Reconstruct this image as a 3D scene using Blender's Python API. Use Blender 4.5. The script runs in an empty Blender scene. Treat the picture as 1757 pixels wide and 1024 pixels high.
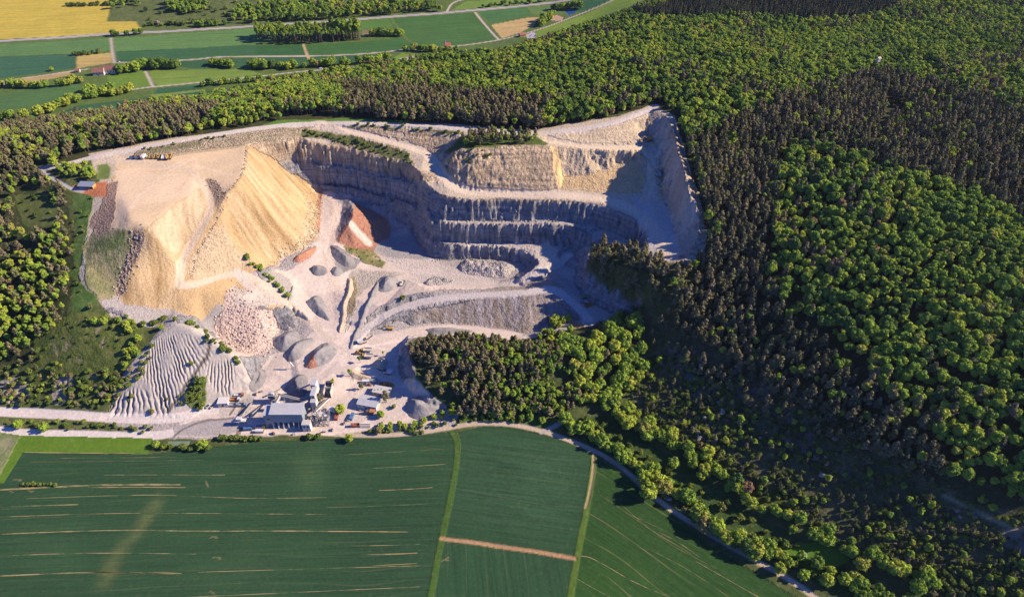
import bpy, bmesh, math, random
import numpy as np
from mathutils import Vector, Matrix
from mathutils.geometry import delaunay_2d_cdt

# ------------------------------------------------------------------ camera, sky, sun, exposure
SC = bpy.context.scene
COL = SC.collection
R = math.radians
CAM_H, PITCH, LENS = 420.0, R(42), 24.0
FPX = 1757 * LENS / 36.0
cd = bpy.data.cameras.new("camera"); cam = bpy.data.objects.new("camera", cd); COL.objects.link(cam)
cam.location = (0, 0, CAM_H); cam.rotation_euler = (R(90) - PITCH, 0, 0)
cd.lens = LENS; cd.sensor_width = 36; cd.clip_start = 1; cd.clip_end = 20000
SC.camera = cam
SUN_EL, SUN_AZ = 32.5, 3.0     # azimuth measured from +X towards +Y (degrees)
w = bpy.data.worlds.new("World"); SC.world = w; w.use_nodes = True
nt = w.node_tree; nt.nodes.clear()
sky = nt.nodes.new("ShaderNodeTexSky"); sky.sky_type = 'NISHITA'; sky.sun_disc = False
sky.sun_elevation = R(SUN_EL); sky.sun_rotation = R(90 - SUN_AZ); sky.altitude = 400; sky.ozone_density = 3.0; sky.dust_density = 0.4
bgn = nt.nodes.new("ShaderNodeBackground"); bgn.inputs[1].default_value = 0.060
wo = nt.nodes.new("ShaderNodeOutputWorld")
tn = nt.nodes.new("ShaderNodeMix"); tn.data_type = 'RGBA'; tn.blend_type = 'MULTIPLY'; tn.inputs[0].default_value = 1; tn.inputs[7].default_value = (0.44, 0.76, 1.75, 1)
nt.links.new(sky.outputs[0], tn.inputs[6]); nt.links.new(tn.outputs[2], bgn.inputs[0]); nt.links.new(bgn.outputs[0], wo.inputs[0])
sl = bpy.data.lights.new("sun", 'SUN'); sun = bpy.data.objects.new("sun", sl); COL.objects.link(sun)
sl.energy = 5.0; sl.angle = R(0.5); sl.color = (1.0, 0.82, 0.61)
sd = Vector((math.cos(R(SUN_AZ)) * math.cos(R(SUN_EL)), math.sin(R(SUN_AZ)) * math.cos(R(SUN_EL)), math.sin(R(SUN_EL))))
sun.rotation_euler = sd.to_track_quat('Z', 'Y').to_euler(); sun.location = (600, 200, 600)
SC.view_settings.view_transform = 'Standard'; SC.view_settings.look = 'None'
SC.view_settings.exposure = 0.75; SC.view_settings.gamma = 1
SC.render.engine = 'CYCLES'
SC.cycles.max_bounces = 4; SC.cycles.diffuse_bounces = 1; SC.cycles.glossy_bounces = 1
SC.cycles.transmission_bounces = 2; SC.cycles.transparent_max_bounces = 4; SC.cycles.use_denoising = True

# ------------------------------------------------------------------ survey: every measured point is (u, v, height)
_s, _c = math.sin(PITCH), math.cos(PITCH)
def ray(u, v):
    a = (u - 878.5) / FPX; b = -(v - 512) / FPX
    return a, _c + b * _s, -_s + b * _c
def W(u, v, z):
    a, b, c = ray(u, v); t = (z - CAM_H) / c
    return (a * t, b * t, z)

BREAK = []
def L(*p): BREAK.append([W(*q) for q in p])
def LW(*p): BREAK.append([tuple(q) for q in p])
# world rim and the far valley
LW((-1800, 40, 0), (-600, 40, 0), (0, 40, 0), (330, 40, 6), (800, 40, 60), (2000, 40, 90))
LW((-1800, 40, 0), (-1800, 400, 60), (-1800, 800, 40), (-1800, 2000, 40), (0, 2000, 60), (1000, 2000, 80), (2400, 2000, 120), (2400, 800, 130), (2000, 40, 90))
# foreground fields
L((-150, 1100, 0), (300, 1100, 0), (878, 1100, 0), (1300, 1100, 0))
L((-300, 800, 0), (0, 790, 0), (350, 780, 0), (780, 745, 0))
L((0, 742, 0.5), (200, 750, 0.5), (300, 752, 0.8), (460, 752, 1), (600, 748, 1), (700, 744, 1), (760, 735, 1.5), (820, 726, 2), (880, 730, 2), (940, 742, 2), (1010, 768, 2), (1070, 805, 2), (1130, 850, 2), (1200, 905, 2), (1300, 965, 2.5), (1420, 1030, 3), (1500, 1090, 4))
L((0, 708, 2.2), (130, 713, 2.2), (270, 719, 2.2), (330, 716, 2.2), (360, 700, 2.2))
# right valley: stream meadow and foot of the slope
L((960, 715, 3), (1030, 712, 3), (1090, 740, 3), (1150, 790, 3), (1220, 845, 4), (1320, 915, 5), (1430, 975, 6), (1560, 1040, 9), (1700, 1100, 14))
L((1060, 640, 9), (1100, 690, 7.5), (1160, 745, 8.5), (1250, 800, 10), (1350, 860, 12), (1480, 920, 14), (1620, 970, 17), (1757, 1010, 21), (1900, 1060, 28))
L((1120, 600, 18), (1180, 640, 21), (1240, 690, 22), (1330, 745, 23), (1430, 800, 25), (1550, 855, 28), (1680, 905, 31), (1757, 935, 34), (1900, 1000, 38))
L((1190, 560, 38), (1290, 610, 40), (1380, 680, 42), (1500, 750, 44), (1620, 805, 47), (1757, 845, 51), (1900, 875, 56))
L((1290, 480, 60), (1400, 560, 62), (1500, 630, 64), (1757, 730, 70), (1950, 790, 76))
L((1350, 380, 80), (1480, 450, 84), (1757, 600, 86), (2000, 700, 92))
L((1300, 300, 98), (1500, 350, 102), (1757, 450, 102), (2000, 500, 106))
L((1200, 150, 112), (1350, 150, 112), (1560, 150, 108), (1757, 150, 112), (2100, 180, 116))
L((1080, 80, 92), (1200, 70, 98), (1380, 60, 90), (1560, 40, 92), (1757, 40, 95), (2100, 20, 100))
L((1090, 5, 60), (1250, -20, 80), (1500, -30, 90), (1900, -40, 95))
# north valley floor
L((-200, 230, 40), (0, 218, 44), (100, 200, 44), (250, 185, 42), (380, 165, 40), (470, 150, 38), (600, 135, 40), (690, 118, 40), (760, 100, 38), (860, 85, 36), (930, 60, 36), (1020, 30, 40), (1090, 5, 50))
L((-200, 150, 34), (0, 140, 33), (300, 120, 32), (600, 100, 32), (860, 72, 32))
L((-200, 70, 34), (0, 68, 32), (200, 60, 32), (500, 36, 32), (820, 18, 34), (960, 0, 36))
L((-300, -20, 42), (0, -10, 40), (400, -20, 42), (900, -25, 42))
# north ridge with the wood
L((-200, 260, 84), (0, 246, 86), (100, 232, 88), (220, 215, 90), (330, 205, 91), (440, 192, 92), (560, 188, 93), (700, 190, 94), (850, 195, 96), (1000, 180, 104), (1110, 150, 108), (1200, 150, 112))
# left hill
L((-200, 330, 84), (0, 300, 84), (70, 290, 86), (110, 320, 84), (140, 325, 84), (180, 312, 86))
L((-200, 430, 58), (0, 400, 66), (70, 400, 68), (130, 400, 70))
L((-200, 560, 24), (0, 550, 30), (60, 560, 36), (110, 545, 44), (150, 520, 50), (210, 528, 45))
L((-200, 700, 2.5), (0, 690, 4), (90, 695, 4), (180, 705, 4))
L((40, 640, 14), (110, 620, 23), (180, 600, 31), (240, 580, 36))
# rim road of the quarry (north west)
L((75, 288, 87), (110, 284, 88), (150, 272, 89), (200, 262, 90), (235, 255, 91), (300, 242, 92), (400, 226, 92), (480, 216, 92), (550, 212, 92), (640, 212, 93), (760, 220, 95), (860, 226, 96), (920, 228, 97))
L((210, 268, 89.5), (250, 262, 91), (310, 250, 91.5), (395, 235, 91), (440, 229, 91), (500, 224, 90.5), (540, 218, 90))
L((225, 270, 88.5), (300, 262, 88), (350, 256, 88.3), (400, 252, 88.5), (423, 248, 89.5))
# top shelf and crest of the north wall
L((548, 217, 90), (600, 230, 88), (650, 241, 86), (700, 257, 83.5), (728, 268, 81), (742, 280, 78), (750, 298, 74), (764, 317, 70), (790, 331, 67), (830, 337, 66), (900, 336, 67), (960, 338, 68.5), (1020, 345, 68), (1060, 355, 66), (1100, 375, 64), (1125, 400, 63), (1140, 430, 62), (1150, 448, 60))
L((560, 212, 91), (606, 225, 88.2), (655, 236, 86.2), (706, 251, 83.7), (738, 262, 81.2), (753, 278, 78.2), (760, 297, 74.2), (774, 313, 70.2), (800, 326, 67.2), (850, 329, 67), (910, 330, 68), (960, 331, 69), (1030, 337, 68.5), (1080, 345, 68))
L((423, 248, 89.6), (450, 246, 87), (480, 245, 86.5), (519, 238, 86), (537, 246, 84), (565, 251, 82), (598, 256, 80), (621, 261, 79), (649, 271, 77.5), (674, 274, 78), (702, 281, 78), (721, 294, 77.5), (727, 306, 73), (740, 322, 68), (752, 331, 67), (768, 338, 66.5), (800, 343, 66), (850, 342, 66.5), (900, 342, 67), (950, 344, 67.5), (1000, 348, 67.5), (1040, 357, 65.5), (1075, 372, 64), (1105, 388, 62.5), (1111, 405, 61.5), (1110, 425, 60.5), (1106, 436, 60))
# top wall toe / first ledge
L((436, 258, 85), (470, 268, 75), (500, 275, 66), (552, 284, 62.5), (603, 289, 62), (649, 304, 60.5), (684, 308, 61), (719, 323, 61.5))
L((502, 277, 65), (552, 281.5, 62.8), (603, 286.5, 62.3), (649, 301, 60.8), (684, 305, 61.3), (718, 320, 62), (733, 345, 57), (748, 373, 48), (765, 376.5, 46.5), (800, 378, 46.5), (850, 379, 47), (900, 379, 48), (940, 377, 50), (975, 380, 49.5), (1000, 382, 49), (1038, 391.5, 47), (1071, 406, 46), (1094, 419, 45), (1099, 434, 43))
# second ledge
L((515, 298, 55), (542, 312, 45), (560, 317, 45), (603, 322, 45), (644, 335, 43.5), (669, 336, 44), (692, 346, 44.5), (718, 354, 45.5), (733, 369, 45.5), (745, 379, 45.8), (765, 382, 46.2), (800, 384.5, 46.5), (850, 385, 47), (900, 384, 48.5), (940, 384, 49.5), (975, 387, 48.5), (995, 394, 46), (1013, 402.5, 44), (1022, 411, 43))
L((545, 315, 43), (603, 320, 43.5), (644, 332.5, 43.5), (669, 334, 43.8), (692, 343, 44), (717, 351.5, 45), (719, 360, 42), (729, 390, 31), (744, 408, 28.5), (765, 413, 27.5), (800, 415.5, 27), (850, 416, 27.5), (900, 416, 29), (939, 418, 30), (974, 421, 30), (984, 422, 30.5), (994, 425, 30))
# lower left wall toe, floor of the deep corner
L((520, 305, 50), (543, 317, 42), (562, 327, 40), (603, 332, 38.7), (640, 347, 37), (656, 357, 33), (685, 372, 28), (702, 387, 24), (712, 404, 17), (725, 425, 14), (740, 441, 13), (765, 445, 13), (786, 444.2, 13))
L((706, 380, 30), (719, 387, 30), (735, 402, 28.5), (750, 412, 28), (765, 419, 27), (800, 421, 26.5), (840, 423, 26.5), (875, 425, 26.5), (905, 433, 26.5), (922, 442, 26.5), (926, 452, 27), (915, 462, 26), (900, 472, 23), (885, 478, 17))
L((786, 444, 13), (830, 443, 14), (870, 446, 15), (893, 452, 15.5), (903, 459, 15.5), (898, 464, 15), (882, 474, 14.5))
L((915, 425, 28.5), (945, 420, 28.8), (958, 428, 28), (955, 440, 27), (945, 452, 26), (928, 468, 24), (905, 482, 20), (880, 488, 17))
L((978, 432, 27), (966, 450, 23), (950, 465, 21), (925, 482, 19.5), (900, 490, 18))
# rib east of the deep pit and the pine knoll
L((1022, 411.5, 43), (1011, 419, 41), (1000, 424, 38), (994, 432, 34), (988, 440, 30), (976, 452, 25), (970, 457, 22.5))
L((994, 425.5, 30), (986, 432, 28), (980, 440, 26), (970, 450, 23.5))
L((1042, 417, 50), (1075, 425, 55), (1098, 434, 58), (1125, 448, 59), (1150, 452, 60))
L((1012, 427, 42), (1004, 445, 43), (1009, 462, 42), (1030, 475, 40), (1045, 484, 39), (1060, 500, 36), (1080, 513, 35), (1100, 525, 35))
L((993, 445, 29), (989, 462, 25), (990, 488, 21), (1001, 507, 20), (1022, 522, 19.5), (1048, 535, 19), (1075, 549, 20), (1100, 556, 24))
L((1045, 450, 52), (1090, 465, 58), (1140, 485, 58), (1160, 515, 52))
# pit yard floor
L((560, 334, 38), (575, 362, 33), (568, 400, 26), (560, 440, 22), (570, 500, 15.5), (575, 550, 11.5), (590, 590, 9.5), (600, 615, 9))
L((650, 445, 15), (700, 455, 13.5), (760, 470, 13), (850, 486, 14), (890, 490, 16))
L((700, 480, 13), (760, 493, 14.5), (850, 494, 16), (900, 493, 18))
# haul road on its dam
L((600, 605, 9.4), (625, 572, 11), (660, 548, 14), (700, 529, 17), (760, 516, 20), (850, 509, 23), (900, 507, 24.5), (940, 503, 25), (965, 515, 23), (985, 533, 19), (1005, 548, 17), (1040, 560, 16))
L((592, 600, 9.4), (617, 562, 11.4), (655, 536, 14.5), (700, 517, 17.5), (760, 506, 20.5), (850, 500, 23.5), (900, 498, 25), (945, 488, 26), (975, 500, 23), (1000, 525, 19))
L((620, 552, 15), (655, 527, 19), (690, 510, 21), (740, 499, 22), (800, 497, 22), (850, 496, 22.5))
L((640, 565, 10.5), (700, 556, 10), (720, 554, 9.5), (800, 556, 9), (860, 562, 8.5), (905, 572, 8.5), (930, 560, 10), (960, 545, 13), (985, 550, 14))
L((720, 548, 12.5), (690, 548, 12), (645, 556, 12))
L((620, 585, 9.5), (700, 575, 8.6), (800, 572, 8.2), (880, 580, 8.2))
# wooded knoll east of the plant
L((697, 588, 22), (740, 580, 15), (800, 580, 14), (880, 588, 13), (940, 590, 14), (1000, 585, 18))
L((698, 592, 25), (708, 620, 27), (722, 648, 22), (745, 680, 12), (775, 692, 8))
L((686, 600, 9.5), (682, 625, 8), (690, 650, 7), (706, 676, 5), (735, 697, 3.5), (775, 704, 3))
L((760, 610, 28), (860, 612, 28), (960, 615, 26), (1040, 600, 26))
L((780, 705, 4), (860, 712, 4), (940, 708, 5), (1000, 690, 8), (1050, 640, 12))
# plant terraces
L((660, 640, 7), (620, 625, 9), (600, 635, 9), (570, 640, 8.5), (548, 655, 8), (520, 660, 7))
L((640, 652, 4), (610, 655, 4), (590, 680, 3.5), (560, 695, 2.5), (520, 690, 2.5), (500, 672, 3))
L((480, 690, 2.2), (450, 690, 2.2), (400, 700, 2.2), (380, 720, 1.5), (480, 742, 1.5), (600, 735, 1.5), (700, 725, 1.8), (740, 725, 2))
L((430, 680, 3), (450, 640, 4), (470, 610, 6), (500, 600, 7.5))
# badlands spoil tip
L((300, 552, 42), (330, 562, 41), (360, 575, 37), (390, 600, 28), (412, 620, 20), (432, 645, 9))
L((185, 700, 4), (220, 714, 3), (290, 714, 3), (320, 706, 3.5), (355, 698, 3.5), (400, 690, 3), (430, 672, 4))
# great spoil tip: plateau, crests, ramp
L((185, 285, 87), (200, 272, 88.5), (225, 268, 89), (300, 268, 88.5), (350, 262, 88.5), (405, 253, 89), (423, 249, 90.5), (421, 278, 89.5), (416, 298, 88.5), (406, 316, 87), (388, 330, 83), (379, 348, 79.5), (383, 362, 75.5), (373, 382, 70), (354, 408, 63.5), (337, 434, 56.8), (328, 458, 50.5), (322, 483, 45.8))
L((338, 296, 87.3), (352, 312, 85), (362, 338, 80.5), (368, 358, 77), (358, 382, 71.5), (340, 412, 64), (322, 440, 57), (313, 462, 51), (312, 486, 46))
L((330, 300, 87.5), (344, 318, 85), (352, 338, 81), (356, 356, 77.5), (346, 380, 71.5), (328, 408, 64.5), (312, 436, 58), (306, 462, 52), (305, 490, 46))
L((200, 300, 87), (210, 340, 86), (225, 380, 84), (250, 392, 82.5), (275, 373, 84), (300, 350, 86), (325, 335, 85.5), (344, 318, 85.1))
L((250, 393, 82.3), (268, 412, 75), (300, 438, 60.5))
L((185, 340, 84), (165, 375, 76), (155, 405, 70), (148, 450, 60))
L((200, 400, 77), (235, 398, 79.5), (240, 420, 72), (225, 460, 60), (205, 500, 49), (215, 520, 45), (255, 525, 42), (300, 533, 37))
L((305, 490, 46), (315, 492, 45), (340, 486, 42.5), (370, 474, 39), (405, 462, 36), (425, 464, 34), (450, 482, 29), (500, 520, 19), (535, 552, 12.5), (560, 575, 10))
L((305, 500, 45), (340, 494, 42), (380, 478, 38), (412, 470, 35.5))
L((300, 533, 37), (330, 545, 33), (350, 552, 29), (380, 548, 26), (375, 530, 30), (390, 505, 35))
L((423, 250, 90.3), (450, 268, 79), (500, 299, 55), (540, 325, 38.5), (546, 342, 36), (545, 368, 32), (549, 395, 28), (545, 412, 26.5), (520, 424, 26), (490, 438, 26), (470, 452, 25))
L((388, 331, 84.7), (400, 370, 68), (410, 400, 55), (425, 430, 42), (430, 445, 38))
L((480, 445, 25), (500, 470, 21), (520, 500, 17), (545, 530, 13))
# pink blasted rock heap
L((405, 488, 31), (415, 503, 31), (425, 515, 30), (440, 530, 27), (470, 530, 22), (495, 535, 18))
L((392, 505, 33), (385, 530, 28), (372, 555, 22), (365, 565, 20), (385, 590, 14), (410, 608, 9), (440, 606, 8), (470, 590, 8), (478, 565, 8.5))
L((350, 552, 26), (358, 565, 22), (380, 600, 16), (400, 612, 12))
L((505, 540, 12), (510, 560, 10.5), (490, 570, 9.5))
# red heap in the pit
L((600, 346, 38), (606, 357, 39), (605, 372, 37), (598, 386, 34), (588, 400, 29), (576, 412, 25))
L((612, 344, 36.5), (640, 362, 31), (662, 378, 25), (668, 394, 20), (665, 407, 17.5), (648, 415, 17), (640, 428, 17), (610, 426, 20), (580, 418, 24))
L((590, 340, 37), (587, 355, 34), (585, 375, 30), (575, 400, 26))
# eastern extraction benches
L((920, 232, 97.5), (960, 228, 99), (1010, 221, 101), (1050, 212, 103), (1080, 200, 105), (1105, 189, 106.5), (1120, 186, 107))
L((915, 235, 96.5), (935, 240, 95.5), (960, 245, 94.5), (1000, 249.5, 93.5), (1040, 251, 93), (1080, 251, 92.5), (1100, 249, 92))
L((945, 250, 94.5), (970, 253.5, 94), (1000, 256, 93.3), (1040, 258, 92.8), (1075, 258, 92.3), (1098, 256, 91.5))
L((950, 256, 93), (956, 285, 83), (962, 322, 70), (975, 327, 69.5))
L((969, 302, 75), (1000, 301, 75.5), (1021, 299, 76.5), (1034, 289, 78.5), (1060, 280, 80.5), (1085, 272, 84), (1100, 262, 89))
L((962, 323, 69.8), (990, 320, 71), (1020, 318, 72), (1060, 315, 73), (1090, 306, 76), (1108, 312, 75))
L((975, 328, 69.3), (1010, 330, 69.2), (1050, 333, 69), (1085, 332, 70), (1102, 338, 69))
L((1112, 242, 91.5), (1116, 265, 87), (1122, 295, 80), (1115, 320, 73), (1110, 340, 68.5))
L((1117, 236, 92.5), (1128, 254, 90), (1135, 297, 80.5), (1135, 322, 74), (1148, 360, 68), (1156, 398, 65), (1162, 425, 63), (1160, 444, 61))
L((1105, 189, 106.4), (1108, 210, 101), (1112, 232, 93))
L((1120, 186, 107), (1143, 198, 109), (1156, 221, 109), (1161, 254, 109), (1176, 302, 106), (1184, 335, 98), (1201, 363, 87), (1206, 387, 78), (1199, 404, 73), (1187, 430, 67), (1174, 446, 63))
# hillock between ramp and face
L((945, 251, 95), (915, 250, 96), (890, 250, 96.5), (860, 250.5, 97), (835, 252, 97), (812, 256, 96.5), (792, 256, 95.5), (778, 262, 93), (769, 268, 88))
L((764, 279, 82), (770, 290, 78), (780, 305, 74), (795, 316, 71), (815, 323, 69), (850, 326, 68.3), (900, 327, 68.8), (940, 327, 69.3), (962, 324, 69.7))
L((590, 214, 92), (640, 219, 91), (700, 222, 91.5), (740, 226, 92.5), (780, 230, 94), (800, 240, 95))
L((620, 224, 88.6), (660, 234, 86.8), (700, 245, 85), (735, 255, 83), (755, 265, 82), (762, 275, 80.5))

def vnoise(x, y, s, seed=0):
    x = x / s + seed * 17.13; y = y / s + seed * 7.77
    xi = np.floor(x).astype(np.int64); yi = np.floor(y).astype(np.int64)
    fx = x - xi; fy = y - yi; fx = fx * fx * (3 - 2 * fx); fy = fy * fy * (3 - 2 * fy)
    def h(a, b):
        n = (a * 374761393 + b * 668265263 + seed * 144664553) & 0xffffffff
        n = ((n ^ (n >> 13)) * 1274126177) & 0xffffffff
        return ((n ^ (n >> 16)) & 0xffffff) / float(0xffffff) * 2 - 1
    return (h(xi, yi) * (1 - fx) + h(xi + 1, yi) * fx) * (1 - fy) + (h(xi, yi + 1) * (1 - fx) + h(xi + 1, yi + 1) * fx) * fy
def fbm(x, y, s, seed=0, o=4, g=0.5):
    r = 0; a = 1; t = 0
    for i in range(o):
        r = r + a * vnoise(x, y, s, seed + i * 3 + 1); t += a; a *= g; s *= 0.5
    return r / t

# ------------------------------------------------------------------ triangulate the survey and raster it
vs, es, zs = [], [], []
for pl in BREAK:
    b = len(vs)
    for i, p in enumerate(pl):
        vs.append(Vector((p[0], p[1]))); zs.append(p[2])
        if i: es.append((b + i - 1, b + i))
cv, ce, cf, ov, oe, of_ = delaunay_2d_cdt(vs, es, [], 0, 0.05)
cz = []
for i, o in enumerate(ov):
    if o: cz.append(sum(zs[k] for k in o) / len(o))
    else: cz.append(None)
bad = [i for i, z in enumerate(cz) if z is None]
if bad:
    acc = {i: [] for i in bad}
    for e, oo in zip(ce, oe):
        for q in e:
            if q in acc:
                for k in oo:
                    if k < len(es):
                        a, b = es[k]; A, B = vs[a], vs[b]; d = B - A
                        t = (cv[q] - A).dot(d) / max(d.length_squared, 1e-9); acc[q].append(zs[a] + t * (zs[b] - zs[a]))
    for i in bad: cz[i] = float(np.mean(acc[i])) if acc[i] else 50.0
CROSS = [(round(cv[i].x), round(cv[i].y), [round(q, 1) for q in (acc[i])]) for i in bad] if bad else []
TP = np.array([(v.x, v.y) for v in cv]); TZ = np.array(cz)

def axis(segs):
    out = [segs[0][0]]
    for (a, s0), (b, s1) in zip(segs[:-1], segs[1:]):
        x = a
        while x < b - 1e-6:
            t = (x - a) / (b - a); x = min(b, x + s0 + (s1 - s0) * t)
            if b - x < 0.3 * s1: x = b
            out.append(x)
    return np.array(out)
GX = axis([(-1780, 20), (-1000, 5), (-480, 1.6), (-400, 0.9), (-335, 0.85), (-325, 0.5), (-205, 0.5), (-195, 0.85), (180, 0.9), (320, 2.2), (1000, 6), (2380, 20)])
GY = axis([(60, 3), (180, 0.95), (320, 0.8), (330, 0.6), (400, 0.6), (410, 0.85), (625, 0.9), (700, 1.8), (1300, 4.5), (1980, 20)])
X, Y = np.meshgrid(GX, GY)
def raster(XX, YY):
    """height of the survey surface at arbitrary points, by binning the points once"""
    out = np.zeros(XX.shape); fx, fy = XX.ravel(), YY.ravel(); o = out.ravel()
    C = 12.0
    ix = np.floor((fx + 2000) / C).astype(int); iy = np.floor(fy / C).astype(int); NXC = 400
    key = iy * NXC + ix; order = np.argsort(key, kind='stable'); ks = key[order]
    for f in cf:
        p = TP[list(f)]; z = TZ[list(f)]
        (x0, y0), (x1, y1), (x2, y2) = p
        d = (y1 - y2) * (x0 - x2) + (x2 - x1) * (y0 - y2)
        if abs(d) < 1e-9: continue
        cx0, cx1 = int((p[:, 0].min() + 2000) // C), int((p[:, 0].max() + 2000) // C)
        for cy in range(int(p[:, 1].min() // C), int(p[:, 1].max() // C) + 1):
            a = np.searchsorted(ks, cy * NXC + cx0); b = np.searchsorted(ks, cy * NXC + cx1 + 1)
            if a == b: continue
            ii = order[a:b]; px, py = fx[ii], fy[ii]
            l0 = ((y1 - y2) * (px - x2) + (x2 - x1) * (py - y2)) / d
            l1 = ((y2 - y0) * (px - x2) + (x0 - x2) * (py - y2)) / d
            l2 = 1 - l0 - l1; m = (l0 >= -1e-6) & (l1 >= -1e-6) & (l2 >= -1e-6)
            o[ii[m]] = l0[m] * z[0] + l1[m] * z[1] + l2[m] * z[2]
    return o.reshape(XX.shape)

def inpoly(px, py, poly):
    r = np.zeros(px.shape, bool); n = len(poly); j = n - 1
    xs = [p[0] for p in poly]; ys = [p[1] for p in poly]
    bb = (px >= min(xs)) & (px <= max(xs)) & (py >= min(ys)) & (py <= max(ys))
    qx, qy = px[bb], py[bb]; rr = np.zeros(qx.shape, bool)
    for i in range(n):
        xi, yi = poly[i][:2]; xj, yj = poly[j][:2]
        if yi != yj:
            rr ^= ((yi > qy) != (yj > qy)) & (qx < (xj - xi) * (qy - yi) / (yj - yi) + xi)
        j = i
    r[bb] = rr
    return r
def polydist(px, py, line, rmax):
    """distance to a polyline, inf beyond rmax; also signed param along"""
    D = np.full(px.shape, np.inf)
    for (x0, y0), (x1, y1) in zip([q[:2] for q in line[:-1]], [q[:2] for q in line[1:]]):
        bb = (px > min(x0, x1) - rmax) & (px < max(x0, x1) + rmax) & (py > min(y0, y1) - rmax) & (py < max(y0, y1) + rmax)
        if not bb.any(): continue
        qx, qy = px[bb], py[bb]; dx, dy = x1 - x0, y1 - y0; ll = dx * dx + dy * dy + 1e-9
        t = np.clip(((qx - x0) * dx + (qy - y0) * dy) / ll, 0, 1)
        D[bb] = np.minimum(D[bb], np.hypot(qx - x0 - t * dx, qy - y0 - t * dy))
    return D
def blur(A, n):
    """separable box blur, n cells"""
    for ax in (0, 1):
        P = np.concatenate([np.repeat(A.take([0], ax), n, ax), A, np.repeat(A.take([-1], ax), n, ax)], ax)
        c = np.cumsum(P, ax); c = np.concatenate([np.zeros_like(c.take([0], ax)), c], ax)
        k = 2 * n + 1
        A = (c.take(range(k, c.shape[ax]), ax) - c.take(range(0, c.shape[ax] - k), ax)) / k
    return A

# quarry outline (in survey coordinates): inside it creases stay sharp and faces are ragged
QUARRY = [W(*q) for q in [(150, 262, 90), (300, 236, 92), (550, 205, 93), (760, 212, 95), (920, 222, 98), (1060, 200, 104), (1120, 178, 108),
    (1160, 200, 109), (1185, 290, 106), (1218, 370, 90), (1212, 430, 72), (1180, 465, 60), (1110, 540, 30), (1060, 580, 20), (960, 570, 12), (900, 590, 10),
    (720, 575, 12), (700, 590, 24), (730, 680, 10), (790, 700, 4), (780, 735, 2), (300, 755, 1), (170, 722, 3), (200, 640, 24), (280, 560, 40), (190, 540, 46), (130, 470, 58), (150, 380, 76), (170, 310, 86)]]
qm = inpoly(X, Y, QUARRY).astype(float)
qs = np.clip(blur(qm, 6), 0, 1)
TIPZ = [W(*q) for q in [(190, 262, 90), (423, 246, 90), (470, 262, 75), (545, 318, 40), (560, 400, 28), (545, 440, 24), (500, 520, 19), (480, 600, 9), (400, 640, 18), (430, 690, 3), (180, 730, 3), (180, 640, 20), (300, 545, 42), (120, 520, 46), (140, 380, 76)]]
tm = blur(inpoly(X, Y, TIPZ).astype(float), 3)
Fz = raster(X, Y); _gy, _gx = np.gradient(Fz, GY, GX)
rk = blur(np.clip(np.hypot(_gx, _gy) - 0.8, 0, 1.0), 3); wa = qs * (0.35 + 0.9 * np.clip(rk * 2, 0, 1)) * (1 - 0.75 * tm)
wx = 1.5 * fbm(X, Y, 9, 3, 3) + 0.7 * vnoise(X, Y, 2.6, 9); wy = 1.5 * fbm(X, Y, 9, 5, 3) + 0.9 * vnoise(X, Y, 2.4, 11)
def cell(x, y, s, seed):
    a_ = np.floor(x / s + 0.35 * vnoise(x, y, s * 1.7, seed)).astype(np.int64); b_ = np.floor(y / s + 0.35 * vnoise(x, y, s * 1.7, seed + 1)).astype(np.int64)
    n_ = (a_ * 374761393 + b_ * 668265263 + seed * 144664553) & 0xffffffff; n_ = ((n_ ^ (n_ >> 13)) * 1274126177) & 0xffffffff
    return ((n_ >> 8) & 0xffff) / 32768.0 - 1
wy = wy + 0.65 * cell(X, Y, 3.6, 5) + 0.45 * cell(X, Y, 2.0, 8); wx = wx + 0.6 * cell(X, Y, 4.6, 15)
Zs = raster(np.clip(X + wx * wa, -1779, 2379), np.clip(Y + wy * wa, 61, 1979))
Zb = Zs
for n in (4, 3, 2): Zb = blur(Zb, n)
Zs = Zs * (1 - 0.85 * tm) + Zb * 0.85 * tm
Zn = raster(X, Y)
for n in (16, 10, 6): Zn = blur(Zn, n)
Z = Zs * qs + Zn * (1 - qs)
Z = Z + (1 - qs) * 0.8 * fbm(X, Y, 60, 21, 4) * np.clip((Z - 4) / 20, 0, 1)
gy, gx = np.gradient(Z, GY, GX); SL = np.hypot(gx, gy)
Z = Z + qs * (0.25 * fbm(X, Y, 5, 31, 3) + np.clip(SL, 0, 1.5) * 0.5 * vnoise(X, Y, 1.8, 41)) * np.clip(SL * 2.0, 0.12, 1) * (1 - 0.6 * tm)
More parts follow.
